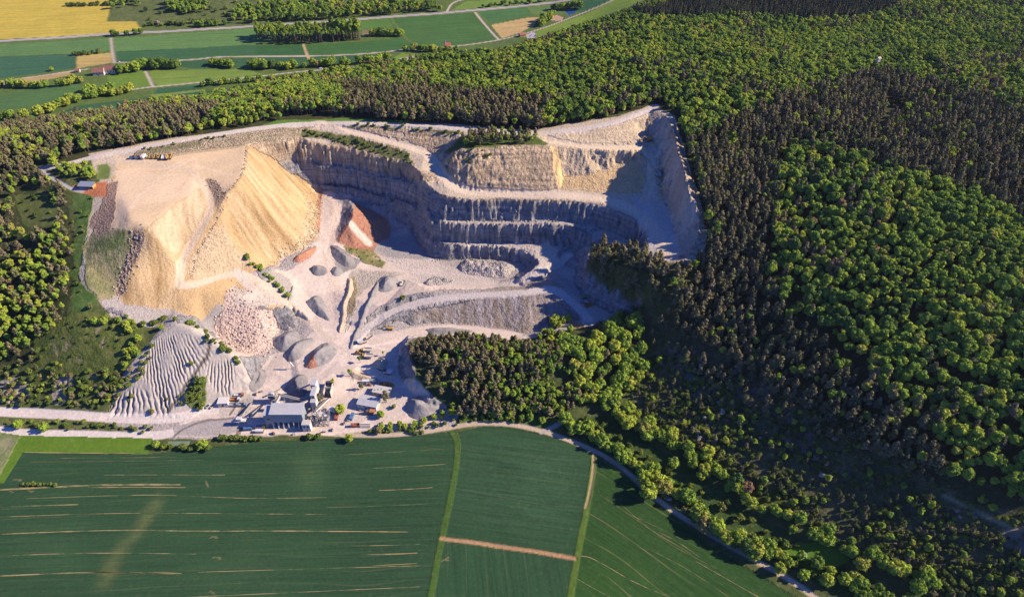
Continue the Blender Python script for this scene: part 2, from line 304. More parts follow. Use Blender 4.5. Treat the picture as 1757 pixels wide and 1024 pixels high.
# ------------------------------------------------------------------ reading the ground
_zi = lambda A, i, j: A[j, i]
def gh(x, y, A=None):
    A = Z if A is None else A
    x = np.clip(np.asarray(x, float), GX[0], GX[-1] - 1e-3); y = np.clip(np.asarray(y, float), GY[0], GY[-1] - 1e-3)
    i = np.searchsorted(GX, x, side='right') - 1; j = np.searchsorted(GY, y, side='right') - 1
    i = np.clip(i, 0, len(GX) - 2); j = np.clip(j, 0, len(GY) - 2)
    tx = (x - GX[i]) / (GX[i + 1] - GX[i]); ty = (y - GY[j]) / (GY[j + 1] - GY[j])
    return (A[j, i] * (1 - tx) + A[j, i + 1] * tx) * (1 - ty) + (A[j + 1, i] * (1 - tx) + A[j + 1, i + 1] * tx) * ty
def G(u, v, up=0.0):
    """survey point of the ground (plus up metres) seen at u, v"""
    u = np.atleast_1d(np.asarray(u, float)); v = np.atleast_1d(np.asarray(v, float))
    a = (u - 878.5) / FPX; b = -(v - 512) / FPX; dy = _c + b * _s; dz = -_s + b * _c
    t = (125 + up - CAM_H) / dz; tend = (-5 + up - CAM_H) / dz
    n = 160; best = tend.copy(); done = np.zeros(u.shape, bool); prev = t.copy()
    for k in range(1, n + 1):
        tk = t + (tend - t) * k / n
        below = (CAM_H + tk * dz) <= gh(a * tk, dy * tk) + up
        new = below & ~done
        if new.any():
            lo = prev[new].copy(); hi = tk[new].copy(); aa, yy, zz = a[new], dy[new], dz[new]
            for _ in range(12):
                m = (lo + hi) / 2; bl = (CAM_H + m * zz) <= gh(aa * m, yy * m) + up
                hi = np.where(bl, m, hi); lo = np.where(bl, lo, m)
            best[new] = hi; done |= new
        prev = tk
    return np.stack([a * best, dy * best], -1)
def GP(*pts, sub=0):
    """pixels of a traced outline or line -> survey xy"""
    q = []
    for (u0, v0), (u1, v1) in zip(pts[:-1], pts[1:]):
        n = max(1, int(math.hypot(u1 - u0, v1 - v0) / sub)) if sub else 1
        q += [(u0 + (u1 - u0) * k / n, v0 + (v1 - v0) * k / n) for k in range(n)]
    q.append(pts[-1]); q = np.array(q)
    return [tuple(p) for p in G(q[:, 0], q[:, 1])]
def smooth_line(pts, it=2):
    for _ in range(it):
        q = [pts[0]]
        for a, b in zip(pts[:-1], pts[1:]):
            q += [(a[0] * .75 + b[0] * .25, a[1] * .75 + b[1] * .25), (a[0] * .25 + b[0] * .75, a[1] * .25 + b[1] * .75)]
        q.append(pts[-1]); pts = q
    return pts

# gullies washed into the grey spoil tip beside the plant
def gullies(poly, apex, n, amp):
    global Z
    P = GP(*poly); m = inpoly(X, Y, P); A = G(*apex)[0]
    s = np.clip(blur(m.astype(float), 3), 0, 1)
    ang = np.arctan2(X - A[0], -(Y - A[1])); r = np.hypot(X - A[0], Y - A[1])
    ph = ang * n + 2.6 * fbm(X, Y, 34, 51, 5) + 0.8 * vnoise(X, Y, 3, 53)
    Z = Z - s * amp * (1 - np.abs(np.sin(ph))) ** 1.3 * (0.65 + 0.7 * vnoise(X, Y, 9, 55)) * np.clip(0.85 + 0.7 * vnoise(ang * 40, r * 0, 3, 57), 0.45, 1.3)
gullies([(250, 600), (268, 582), (300, 572), (350, 582), (366, 610), (345, 640), (300, 700), (275, 690), (240, 640)], (262, 470), 104, 2.9)
gullies([(185, 690), (225, 668), (290, 680), (290, 712), (190, 710)], (240, 560), 44, 3.4)
gullies([(355, 625), (395, 618), (405, 640), (395, 680), (375, 675), (350, 640)], (390, 540), 74, 2.6)
gullies([(95, 650), (125, 645), (120, 690), (85, 690)], (110, 560), 22, 2.0)
gullies([(0, 655), (60, 655), (50, 695), (0, 690)], (20, 560), 20, 2.0)

# ------------------------------------------------------------------ what covers the ground: colour, texture weights and which sheet it belongs to
PALE = (0.56, 0.475, 0.41)
C = np.zeros(X.shape + (3,)); C[:] = (0.085, 0.105, 0.035)
K = np.zeros(X.shape + (3,)); K[..., 1] = 0.7       # R strata, G plant patches, B coarse stones
ZID = np.zeros(X.shape, int); ZN = ['ground']
def zid(name, own=False):
    if own or name not in ZN: ZN.append(name); return len(ZN) - 1
    return ZN.index(name)
def put(m, col, k, i, a=1.0):
    if col is not None: C[m] = C[m] * (1 - a) + np.array(col) * a
    if k is not None: K[m] = K[m] * (1 - a) + np.array(k) * a
    if i is not None and a > 0.5: ZID[m] = i
_jx = fbm(X, Y, 12, 61, 4); _jy = fbm(X, Y, 12, 71, 4)
def area(name, pts, col, k=(0, 0, 0), jag=0.0, own=False, a=1.0, sub=25):
    P = GP(*(list(pts) + [pts[0]]), sub=sub)[:-1]
    put(inpoly(X + jag * _jx, Y + jag * _jy, P), col, k, None if name is None else zid(name, own), a)
    return P
def lane(name, pts, width, col, k=(0, 0, 0), jag=0.0, own=False, a=1.0, edge=None, brk=0):
    P = smooth_line(GP(*pts), 2)
    D = polydist(X + jag * _jx, Y + jag * _jy, P, width + 6)
    if edge is not None: put(D < width / 2 + 1.3, edge, None, None, 0.6)
    w_ = np.clip((width / 2 - D) / 1.1 + 0.5, 0, 1); w_[~np.isfinite(D)] = 0; m = w_ > 0
    if brk: w_[m] *= np.clip(1.0 + brk * fbm(X[m], Y[m] * 3, 26, 87, 4), 0, 1)
    q_ = (w_[m] * a)[:, None]
    C[m] = C[m] * (1 - q_) + np.array(col) * q_; K[m] = K[m] * (1 - q_) + np.array(k) * q_
    if name is not None: ZID[D < width / 2] = zid(name, own)
    return P
def tracks(P, off, wd, col, a):
    """wheel tracks left and right of a lane centre line"""
    D = polydist(X, Y, P, off + wd + 2); put(np.abs(D - off) < wd, col, None, None, a)

# --- natural ground ---
area(None, [(-100, 210), (0, 218), (150, 200), (260, 182), (430, 150), (600, 125), (850, 85), (1000, 40), (1090, 5), (1800, -20), (2100, 0), (2100, 1100), (1757, 900), (1600, 830), (1440, 700), (1300, 640), (1190, 560), (1180, 470), (1215, 400), (1190, 300), (1150, 190), (1060, 195), (930, 225), (640, 207), (400, 222), (100, 280), (-100, 280)], (0.05, 0.055, 0.022), (0, 0.5, 0), 4)
area(None, [(1060, 600), (1190, 560), (1300, 640), (1440, 700), (1600, 830), (1800, 900), (1800, 1000), (1560, 980), (1400, 900), (1250, 810), (1100, 730)], (0.12, 0.115, 0.055), (0, 1, 0), 4)
area(None, [(1160, 600), (1240, 640), (1320, 700), (1420, 750), (1440, 790), (1330, 740), (1230, 690), (1150, 650)], (0.25, 0.215, 0.19), (0, 1, 0.6), 24, a=0.7)
area(None, [(1190, 670), (1280, 700), (1270, 740), (1180, 700)], (0.11, 0.12, 0.05), (0, 1, 0), 14)
area(None, [(1700, 915), (1757, 900), (1800, 930), (1800, 960), (1720, 940)], (0.22, 0.18, 0.14), (0, 0.5, 0.5), 10)
area(None, [(1240, 820), (1340, 840), (1350, 890), (1290, 860)], (0.10, 0.12, 0.025), (0, 0.8, 0), 8)
area(None, [(965, 715), (1050, 715), (1160, 790), (1300, 880), (1420, 960), (1560, 1040), (1500, 1060), (1380, 985), (1250, 910), (1120, 820), (1030, 760)], (0.045, 0.085, 0.02), (0, 0.6, 0), 3)
area(None, [(1330, 935), (1420, 930), (1460, 960), (1400, 985)], (0.10, 0.20, 0.02), (0, 0.3, 0), 3)
area(None, [(-100, 300), (60, 290), (110, 310), (130, 440), (115, 560), (60, 620), (-100, 680)], (0.055, 0.065, 0.025), (0, 0.8, 0), 4)
area(None, [(20, 335), (75, 330), (105, 350), (100, 385), (60, 395), (35, 380)], (0.10, 0.12, 0.035), (0, 0.6, 0), 5)
area(None, [(125, 335), (170, 335), (165, 380), (150, 400), (148, 470), (165, 520), (150, 540), (125, 540), (120, 470), (132, 400)], (0.085, 0.145, 0.035), (0, 0.8, 0), 5)
area(None, [(60, 560), (150, 535), (240, 540), (250, 600), (215, 660), (100, 680), (40, 660), (60, 610)], (0.12, 0.14, 0.035), (0, 1, 0.2), 5)
for c in ((110, 590), (140, 610), (175, 585), (120, 640), (160, 655), (185, 630), (95, 612), (170, 560), (150, 640)):
    area(None, [(c[0] - 8, c[1] - 3), (c[0] + 6, c[1] - 5), (c[0] + 9, c[1] + 3), (c[0] - 4, c[1] + 5)], (0.30, 0.24, 0.17), (0, 0.5, 0.5), 12, a=0.55)
area(None, [(0, 655), (60, 650), (50, 697), (0, 693)], (0.32, 0.28, 0.23), (0, 0.4, 0.3), 8)
area(None, [(95, 650), (125, 645), (122, 692), (85, 692)], (0.32, 0.28, 0.23), (0, 0.4, 0.3), 8)
area(None, [(470, 207), (600, 203), (700, 207), (720, 213), (560, 210), (450, 215)], (0.10, 0.20, 0.03), (0, 0.4, 0), 2)
area(None, [(-60, 716), (0, 716), (130, 722), (270, 727), (300, 728), (260, 742), (150, 740), (0, 732), (-60, 730)], (0.13, 0.14, 0.05), (0, 1, 0.2), 2)
area(None, [(640, 735), (760, 722), (900, 712), (960, 720), (930, 736), (840, 720), (770, 728), (700, 740), (620, 742)], (0.08, 0.14, 0.03), (0, 0.7, 0), 2)

# --- quarry: default rock, then the floors and tips ---
qp = inpoly(X + 2 * _jx, Y + 2 * _jy, QUARRY)
up = np.clip((Z - 62) / 10 + 0.8 * _jx, 0, 1)[..., None]
rock = np.array((0.25, 0.257, 0.275)) * (1 - up) + np.array((0.47, 0.37, 0.25)) * up
C[qp] = rock[qp]; K[qp] = (1, 0, 0.25); ZID[qp] = zid('quarry_wall')
gy2, gx2 = np.gradient(Z, GY, GX); SLP = blur(np.hypot(gx2, gy2), 1)
flat = qp & (SLP < 0.45)
put(flat, (0.38, 0.345, 0.32), (0, 0, 0.4), zid('quarry_floor'))
put(flat & (Z > 61), (0.50, 0.42, 0.32), (0, 0, 0.35), zid('quarry_floor'))
# spoil tip
area(None, [(236, 259), (300, 247), (400, 231), (480, 220), (540, 219), (520, 236), (470, 243), (440, 244), (423, 247), (400, 251), (300, 264), (230, 267)], (0.42, 0.34, 0.23), (0.7, 0.25, 0.9), 1.5)
area(None, [(232, 262), (260, 256), (300, 250), (340, 244), (345, 249), (300, 257), (250, 264)], (0.17, 0.16, 0.08), (0, 1, 0.5), 4, a=0.7)
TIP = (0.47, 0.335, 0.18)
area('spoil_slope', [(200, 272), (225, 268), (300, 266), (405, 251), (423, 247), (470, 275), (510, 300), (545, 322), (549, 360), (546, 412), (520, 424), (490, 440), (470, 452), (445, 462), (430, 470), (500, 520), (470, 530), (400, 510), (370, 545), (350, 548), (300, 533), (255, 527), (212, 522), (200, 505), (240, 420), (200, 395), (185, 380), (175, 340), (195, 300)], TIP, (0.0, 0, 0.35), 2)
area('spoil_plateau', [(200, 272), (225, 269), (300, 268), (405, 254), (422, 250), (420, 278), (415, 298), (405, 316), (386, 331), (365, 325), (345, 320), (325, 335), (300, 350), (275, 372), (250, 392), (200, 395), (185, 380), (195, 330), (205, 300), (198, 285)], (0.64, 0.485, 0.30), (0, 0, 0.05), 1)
area(None, [(195, 290), (280, 300), (330, 300), (350, 320), (320, 340), (280, 345), (240, 350), (205, 380), (195, 350)], (0.68, 0.52, 0.345), (0, 0, 0.05), 6)
area(None, [(300, 352), (344, 322), (355, 350), (340, 390), (302, 437), (250, 394), (275, 373)], (0.51, 0.39, 0.245), (0, 0, 0.3), 2)
area(None, [(330, 440), (350, 410), (385, 385), (405, 420), (440, 450), (390, 475), (330, 485), (320, 470)], (0.50, 0.385, 0.25), (0, 0, 0.7), 3)
area(None, [(520, 350), (547, 345), (549, 400), (540, 415), (500, 438), (470, 455), (455, 450), (500, 425), (525, 395)], (0.50, 0.375, 0.22), (0, 0, 0.9), 5)
area(None, [(375, 360), (388, 332), (380, 318), (360, 305), (352, 308), (366, 330), (372, 350)], (0.30, 0.22, 0.15), (0, 0, 0.7), 2)
area(None, [(140, 420), (160, 400), (200, 393), (235, 398), (225, 430), (205, 480), (195, 512), (165, 515), (148, 480)], (0.33, 0.28, 0.15), (0, 0.9, 0.3), 3)
area(None, [(160, 410), (220, 398), (225, 420), (190, 445), (165, 445)], (0.12, 0.17, 0.05), (0, 1, 0.3), 14, a=0.7)
area(None, [(185, 315), (203, 310), (200, 345), (197, 372), (190, 395), (165, 405), (155, 390), (160, 370), (175, 345)], (0.33, 0.23, 0.17), (0.2, 0, 0.7), 3)
area(None, [(228, 396), (246, 400), (242, 430), (230, 460), (215, 485), (208, 508), (195, 506), (205, 475), (222, 440)], (0.26, 0.18, 0.14), (0, 0, 1), 3)
area(None, [(125, 318), (150, 314), (185, 312), (182, 338), (160, 338), (130, 330)], (0.46, 0.17, 0.08), (0, 0, 0.3), 2)
area('lawn', [(168, 283), (185, 280), (190, 290), (187, 308), (165, 308)], (0.14, 0.19, 0.05), (0, 0.3, 0), 1)
# central yard and pit floors
YARD = [(552, 330), (600, 336), (612, 345), (590, 360), (578, 410), (600, 425), (640, 432), (700, 455), (770, 480), (850, 484), (890, 490), (855, 496), (760, 497), (700, 505), (660, 520), (630, 545), (608, 580), (640, 575), (720, 560), (800, 556), (890, 565), (910, 580), (880, 584), (800, 574), (700, 580), (690, 592), (683, 640), (700, 660), (745, 690), (775, 698), (760, 720), (700, 735), (600, 745), (380, 748), (290, 750), (310, 725), (350, 705), (440, 690), (425, 660), (440, 640), (462, 610), (510, 595), (545, 560), (500, 520), (505, 480), (470, 465), (480, 445), (530, 422), (549, 412), (549, 360)]
area('quarry_floor', YARD, PALE, (0, 0, 0.1), 2)
def wheel_tracks(ends, hub, cols, seed_):
    r_ = np.random.default_rng(seed_)
    for i, e_ in enumerate(ends):
        m_ = ((e_[0] + hub[0]) / 2 + r_.normal() * 8, (e_[1] + hub[1]) / 2 + r_.normal() * 5)
        h_ = (hub[0] + r_.normal() * 7, hub[1] + r_.normal() * 5)
        for off in (0, 3.2):
            lane(None, [(e_[0] + off, e_[1]), (m_[0] + off, m_[1]), (h_[0] + off, h_[1])], 1.6, cols[i % len(cols)], (0, 0, 0.1), 0.6, a=0.5)
LTC = [(0.74, 0.63, 0.54), (0.50, 0.43, 0.38), (0.68, 0.57, 0.48)]
area(None, [(540, 560), (600, 560), (640, 590), (600, 625), (560, 620), (530, 590)], (0.70, 0.60, 0.51), (0, 0, 0.05), 12, a=0.6)
area(None, [(480, 640), (520, 620), (520, 640), (500, 660), (470, 680), (450, 680)], (0.66, 0.56, 0.47), (0, 0, 0.05), 12, a=0.6)
area(None, [(440, 700), (620, 745), (600, 735), (480, 735), (400, 740)], (0.68, 0.57, 0.47), (0, 0, 0.05), 8, a=0.5)
area(None, [(620, 650), (700, 665), (740, 700), (700, 720), (640, 725), (600, 700)], (0.55, 0.475, 0.42), (0, 0, 0.2), 14, a=0.6)
area(None, [(560, 420), (600, 470), (590, 500), (560, 500), (520, 490), (500, 480), (540, 440)], (0.68, 0.58, 0.49), (0, 0, 0.1), 14, a=0.6)
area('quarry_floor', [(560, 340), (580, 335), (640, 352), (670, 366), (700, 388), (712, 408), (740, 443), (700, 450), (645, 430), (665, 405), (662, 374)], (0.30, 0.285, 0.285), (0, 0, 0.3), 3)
area('quarry_floor', [(655, 440), (740, 445), (850, 480), (890, 492), (760, 488), (700, 470)], (0.50, 0.44, 0.40), (0, 0, 0.4), 3)
area('red_soil', [(592, 385), (606, 357), (605, 345), (640, 362), (664, 374), (672, 392), (668, 408), (648, 418), (642, 430), (610, 428), (572, 414)], (0.36, 0.18, 0.12), (0, 0, 0.4), 1.5)
area(None, [(594, 379), (603, 377), (640, 418), (636, 424), (600, 392)], (0.62, 0.52, 0.44), (0, 0, 0.3), 1.5)
area('red_soil', [(545, 328), (553, 332), (551, 360), (549, 395), (545, 400), (547, 360)], (0.42, 0.20, 0.12), (0, 0, 0.6), 2)
area(None, [(590, 420), (640, 430), (664, 450), (660, 458), (620, 448)], (0.26, 0.22, 0.10), (0, 1, 0.2), 3)
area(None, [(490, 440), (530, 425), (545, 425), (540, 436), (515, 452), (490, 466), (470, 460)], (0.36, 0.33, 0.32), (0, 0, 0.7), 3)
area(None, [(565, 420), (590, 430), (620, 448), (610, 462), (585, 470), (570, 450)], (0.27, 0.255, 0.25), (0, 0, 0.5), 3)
area(None, [(600, 470), (620, 460), (700, 470), (650, 480), (620, 500), (600, 560), (585, 580), (590, 520)], (0.40, 0.36, 0.31), (0, 0, 0.6), 4)
area(None, [(596, 480), (612, 475), (610, 520), (600, 560), (592, 565), (596, 520)], (0.34, 0.27, 0.17), (0, 0.5, 0.7), 5)
area('rubble_slope', [(402, 488), (420, 498), (440, 530), (470, 530), (478, 565), (470, 592), (440, 608), (408, 612), (380, 592), (362, 566), (372, 550), (385, 525)], (0.60, 0.46, 0.39), (0, 0, 1.0), 4)
area(None, [(400, 488), (424, 498), (470, 480), (500, 520), (470, 525), (430, 525), (405, 520)], (0.50, 0.44, 0.38), (0, 0, 0.5), 3)
area(None, [(340, 548), (372, 520), (385, 525), (368, 555), (358, 570)], (0.30, 0.28, 0.27), (0, 0, 0.3), 2)
# grey flank under the dam road
area('spoil_slope', [(690, 548), (720, 532), (850, 508), (940, 504), (985, 540), (960, 560), (930, 575), (900, 571), (800, 556), (720, 552)], (0.30, 0.255, 0.235), (0, 0.2, 0.5), 2)
area(None, [(640, 552), (690, 528), (850, 493), (940, 480), (975, 495), (900, 503), (800, 505), (700, 522), (650, 553)], (0.33, 0.285, 0.255), (0, 0.3, 0.6), 3)
area(None, [(980, 548), (1000, 560), (1010, 575), (1000, 585), (985, 575), (975, 560)], (0.42, 0.25, 0.15), (0, 0.2, 0.8), 4)
# badlands
area('spoil_slope', [(185, 712), (200, 660), (235, 615), (262, 585), (300, 560), (340, 560), (385, 590), (420, 620), (432, 650), (440, 680), (400, 690), (355, 700), (320, 712), (290, 718)], (0.44, 0.395, 0.36), (0, 0.2, 0.1), 3)
area(None, [(330, 655), (352, 640), (352, 690), (335, 705), (318, 690)], (0.12, 0.15, 0.05), (0, 1, 0), 4)
lane(None, [(385, 590), (362, 606), (340, 630), (325, 655), (305, 685), (284, 712)], 2.2, (0.13, 0.11, 0.09), (0, 0.2, 0.5), 1.5)
# knoll by the plant
area('ground', [(697, 588), (740, 577), (800, 574), (880, 588), (1010, 560), (1060, 560), (1080, 640), (1000, 700), (940, 712), (780, 708), (745, 682), (715, 655)], (0.07, 0.085, 0.03), (0, 0.8, 0), 3)
# upper east benches
area(None, [(945, 252), (1100, 256), (1100, 265), (1034, 289), (1020, 300), (969, 302), (958, 290)], (0.52, 0.42, 0.29), (0.3, 0, 0.6), 2)
area(None, [(915, 235), (1000, 222), (1060, 210), (1110, 190), (1108, 240), (1000, 249), (940, 241)], (0.55, 0.45, 0.31), (0.5, 0, 0.2), 2)
area(None, [(960, 300), (1020, 300), (1090, 274), (1110, 300), (1100, 335), (965, 325)], (0.55, 0.40, 0.22), (0.1, 0, 0.5), 3)
area(None, [(946, 250), (956, 252), (964, 285), (966, 322), (960, 324), (950, 290)], (0.70, 0.50, 0.24), (0, 0, 0.2), 2)
area(None, [(1112, 190), (1143, 198), (1161, 254), (1184, 335), (1206, 386), (1180, 440), (1160, 440), (1145, 350), (1130, 260), (1115, 235)], (0.43, 0.355, 0.28), (0.15, 0, 0.4), 2)
area('quarry_floor', [(1085, 335), (1110, 345), (1145, 355), (1160, 400), (1165, 445), (1115, 440), (1112, 400), (1095, 380)], (0.50, 0.455, 0.42), (0, 0, 0.3), 3)
# plants on shelves
area(None, [(520, 224), (600, 232), (700, 262), (715, 285), (690, 275), (620, 255), (560, 240), (520, 234)], (0.14, 0.145, 0.055), (0, 1, 0.2), 4)
area(None, [(560, 213), (700, 217), (790, 226), (790, 232), (700, 224), (600, 218)], (0.12, 0.12, 0.05), (0, 1, 0.2), 4)
area('ground', [(765, 262), (785, 240), (830, 226), (920, 232), (945, 245), (940, 250), (860, 250), (800, 256)], (0.09, 0.12, 0.03), (0, 0.8, 0), 3)
area('ground', [(1010, 430), (1040, 417), (1090, 432), (1150, 450), (1190, 470), (1190, 560), (1120, 600), (1060, 600), (1010, 565), (1030, 550), (1100, 525), (1060, 500), (1030, 478), (1008, 462)], (0.10, 0.10, 0.035), (0.1, 0.9, 0.2), 5)

# --- quarry roads ---
RIM = lane('road', [(75, 288), (110, 284), (150, 272), (200, 262), (235, 255), (300, 242), (400, 226), (480, 215), (550, 211), (640, 211), (760, 219), (860, 226), (920, 230), (1000, 222), (1060, 209), (1100, 193), (1125, 183)], 7.5, (0.56, 0.50, 0.45), (0, 0, 0.2), 1.0)
lane('road', [(548, 214), (603, 226), (652, 238), (704, 253), (734, 265), (747, 279), (755, 297), (769, 315), (795, 328), (830, 332.5), (905, 332.5), (960, 334), (1025, 340), (1070, 350), (1105, 372), (1130, 400), (1145, 440)], 9, (0.60, 0.50, 0.39), (0, 0, 0.2), 1.5)
lane('road', [(925, 231), (945, 242), (1000, 251), (1060, 254), (1100, 253), (1113, 265), (1120, 295), (1112, 325), (1105, 345)], 8, (0.62, 0.51, 0.36), (0, 0, 0.2), 1.5)
lane('road', [(200, 268), (205, 275), (260, 283), (320, 288), (336, 300), (350, 318), (361, 340), (363, 357), (352, 382), (334, 410), (318, 438), (310, 462), (308, 486)], 6.5, (0.60, 0.475, 0.34), (0, 0, 0.2), 1.5)
lane('road', [(308, 490), (340, 490), (375, 476), (408, 466), (440, 478), (500, 524), (540, 560), (570, 585)], 6, (0.56, 0.465, 0.36), (0, 0, 0.2), 1.5)
lane('road', [(408, 468), (425, 485), (440, 500), (425, 512)], 9, (0.56, 0.48, 0.41), (0, 0, 0.3), 1.5)
lane('road', [(596, 606), (622, 568), (658, 542), (700, 523), (760, 511), (850, 504.5), (900, 502), (945, 495), (970, 507), (992, 529), (1010, 548)], 8, (0.52, 0.47, 0.44), (0, 0, 0.2), 1)
lane('road', [(562, 336), (578, 350), (570, 400), (560, 440), (575, 480), (575, 540), (590, 590)], 9, (0.60, 0.49, 0.41), (0, 0, 0.25), 2)
lane('road', [(700, 480), (760, 486), (860, 489), (900, 480), (940, 460), (975, 440)], 8, (0.52, 0.46, 0.41), (0, 0, 0.2), 1.5)
lane('road', [(595, 600), (605, 620), (640, 640), (700, 665), (730, 685)], 8, (0.60, 0.51, 0.43), (0, 0, 0.2), 1.5)
lane('road', [(1040, 600), (1045, 605)], 1, (0.5, 0.4, 0.3))
area(None, [(765, 376), (850, 379), (975, 381), (995, 392), (940, 385), (850, 386), (765, 383)], (0.44, 0.385, 0.34), (0, 0, 0.5), 0)
area('quarry_floor', [(765, 414), (850, 417), (945, 418), (960, 430), (950, 450), (925, 468), (890, 480), (905, 472), (926, 455), (920, 441), (875, 425), (800, 424)], (0.52, 0.46, 0.40), (0, 0, 0.4), 1)
lane('path', [(70, 287), (85, 303), (112, 318), (128, 326), (142, 329)], 3.5, (0.42, 0.40, 0.40))
lane('path', [(75, 290), (95, 286), (112, 284)], 3.5, (0.45, 0.42, 0.40))

wheel_tracks([(575, 520), (568, 500), (580, 540), (600, 540), (640, 520), (700, 575), (760, 572), (850, 576), (640, 625), (700, 665), (560, 640), (540, 655), (520, 660), (480, 660), (470, 640), (520, 600), (545, 565), (530, 550), (660, 600), (600, 650)], (588, 598), LTC, 3)
wheel_tracks([(430, 690), (400, 715), (350, 720), (300, 738), (480, 740), (560, 738), (640, 728), (700, 725), (740, 710), (450, 660), (465, 640)], (600, 736), LTC, 4)
wheel_tracks([(680, 470), (740, 452), (640, 440), (800, 488), (850, 487), (700, 490), (660, 460)], (760, 470), [(0.56, 0.49, 0.44), (0.42, 0.385, 0.36)], 5)
wheel_tracks([(230, 290), (280, 280), (340, 290), (390, 280), (400, 300), (240, 330), (220, 360), (300, 330)], (330, 275), [(0.74, 0.58, 0.41), (0.60, 0.45, 0.30)], 6)
wheel_tracks([(1125, 260), (1130, 300), (1120, 330), (1130, 380), (1140, 420)], (1122, 340), [(0.58, 0.52, 0.47), (0.44, 0.40, 0.37)], 7)
# fall line streaks on the fresh tip faces
def streaks(pts, d, amp, seed_):
    m = inpoly(X, Y, GP(*(pts + [pts[0]]), sub=25)[:-1]); n_ = math.hypot(*d); dx, dy = d[0] / n_, d[1] / n_
    al = X[m] * dx + Y[m] * dy; ac = -X[m] * dy + Y[m] * dx; f = 1 + amp * (fbm(ac * 10, al, 22, seed_, 4) + 0.5 * fbm(ac * 3, al, 30, seed_ + 5, 3))
    C[m] *= f[:, None] ** np.array((1.0, 1.15, 1.5))
streaks([(423, 249), (470, 275), (545, 322), (549, 360), (546, 412), (500, 435), (440, 450), (400, 400), (388, 332), (416, 298)], (1, -0.75), 0.5, 11)
streaks([(250, 393), (275, 373), (300, 350), (344, 320), (355, 350), (340, 390), (302, 437)], (0.3, -1), 0.3, 12)
streaks([(200, 395), (250, 393), (302, 437), (310, 490), (300, 533), (212, 522)], (0.2, -1), 0.4, 13)
streaks([(690, 548), (850, 508), (940, 504), (960, 560), (900, 571), (800, 556)], (0.1, -1), 0.6, 14)
streaks([(1112, 190), (1161, 254), (1206, 386), (1180, 440), (1145, 350), (1115, 235)], (-1, -0.2), 0.35, 15)
Cb = C.copy()
for i_ in range(3): Cb[..., i_] = blur(C[..., i_], 1)
C[qp] = Cb[qp]
# --- roads past the plant ---
lane('road', [(-160, 696), (-60, 703), (0, 706), (70, 709), (130, 713), (200, 717), (270, 719), (310, 717), (345, 706), (400, 697)], 8, (0.60, 0.54, 0.50), (0, 0, 0.1), 0.5)
lane('road', [(-160, 725), (-60, 735), (0, 738), (40, 743), (150, 746), (270, 748), (300, 742), (320, 730)], 7.5, (0.60, 0.54, 0.50), (0, 0, 0.1), 0.5)
area(None, [(295, 735), (330, 722), (405, 715), (410, 745), (300, 748)], (0.36, 0.33, 0.32), (0, 0, 0.2), 3)
area(None, [(375, 697), (440, 700), (470, 705), (450, 725), (380, 715)], (0.50, 0.44, 0.39), (0, 0, 0.2), 3)
area(None, [(402, 690), (408, 690), (404, 700), (396, 712), (391, 712), (400, 700)], (0.20, 0.16, 0.14), (0, 0, 0.2), 0.5)
area(None, [(414, 690), (420, 690), (418, 703), (410, 713), (405, 713), (413, 700)], (0.22, 0.18, 0.15), (0, 0, 0.2), 0.5)
area(None, [(408, 733), (418, 733), (412, 746), (403, 748)], (0.25, 0.20, 0.18), (0, 0, 0.2), 0.5)

lane(None, [(298, 749), (312, 737), (335, 726), (360, 720), (400, 717)], 1.6, (0.16, 0.14, 0.13), (0, 0, 0.2), 0.5)
# --- foreground fields ---
DG = (0.026, 0.068, 0.030)
area('verge', [(-200, 735), (0, 741), (35, 747), (150, 749), (262, 752), (255, 778), (40, 776), (4, 832), (-200, 840)], (0.10, 0.185, 0.018), (0, 0.4, 0), 0.6)
area('meadow', [(-200, 742), (0, 744), (33, 750), (0, 815), (-200, 830)], (0.24, 0.24, 0.13), (0, 0.9, 0), 0.8)
area('field', [(40, 776), (250, 779), (370, 766), (460, 756), (600, 752), (770, 741), (784, 762), (774, 830), (752, 930), (735, 1024), (715, 1150), (-300, 1150), (-300, 838), (4, 829)], DG, (0, 0.12, 0), 0.3, True)
area('field', [(785, 741), (840, 729), (890, 736), (950, 750), (1014, 775), (1010, 850), (986, 955), (760, 921), (780, 830), (791, 762)], (0.026, 0.069, 0.030), (0, 0.12, 0), 0.3, True)
area('field', [(758, 926), (985, 960), (972, 1040), (955, 1150), (715, 1150), (742, 1024)], (0.026, 0.071, 0.031), (0, 0.12, 0), 0.3, True)
area('field', [(1022, 782), (1080, 822), (1140, 872), (1220, 935), (1310, 990), (1420, 1060), (1520, 1150), (955, 1150), (978, 1024), (995, 955), (1012, 860)], (0.025, 0.072, 0.017), (0, 0.16, 0), 0.3, True)
DR = (0.33, 0.255, 0.12)
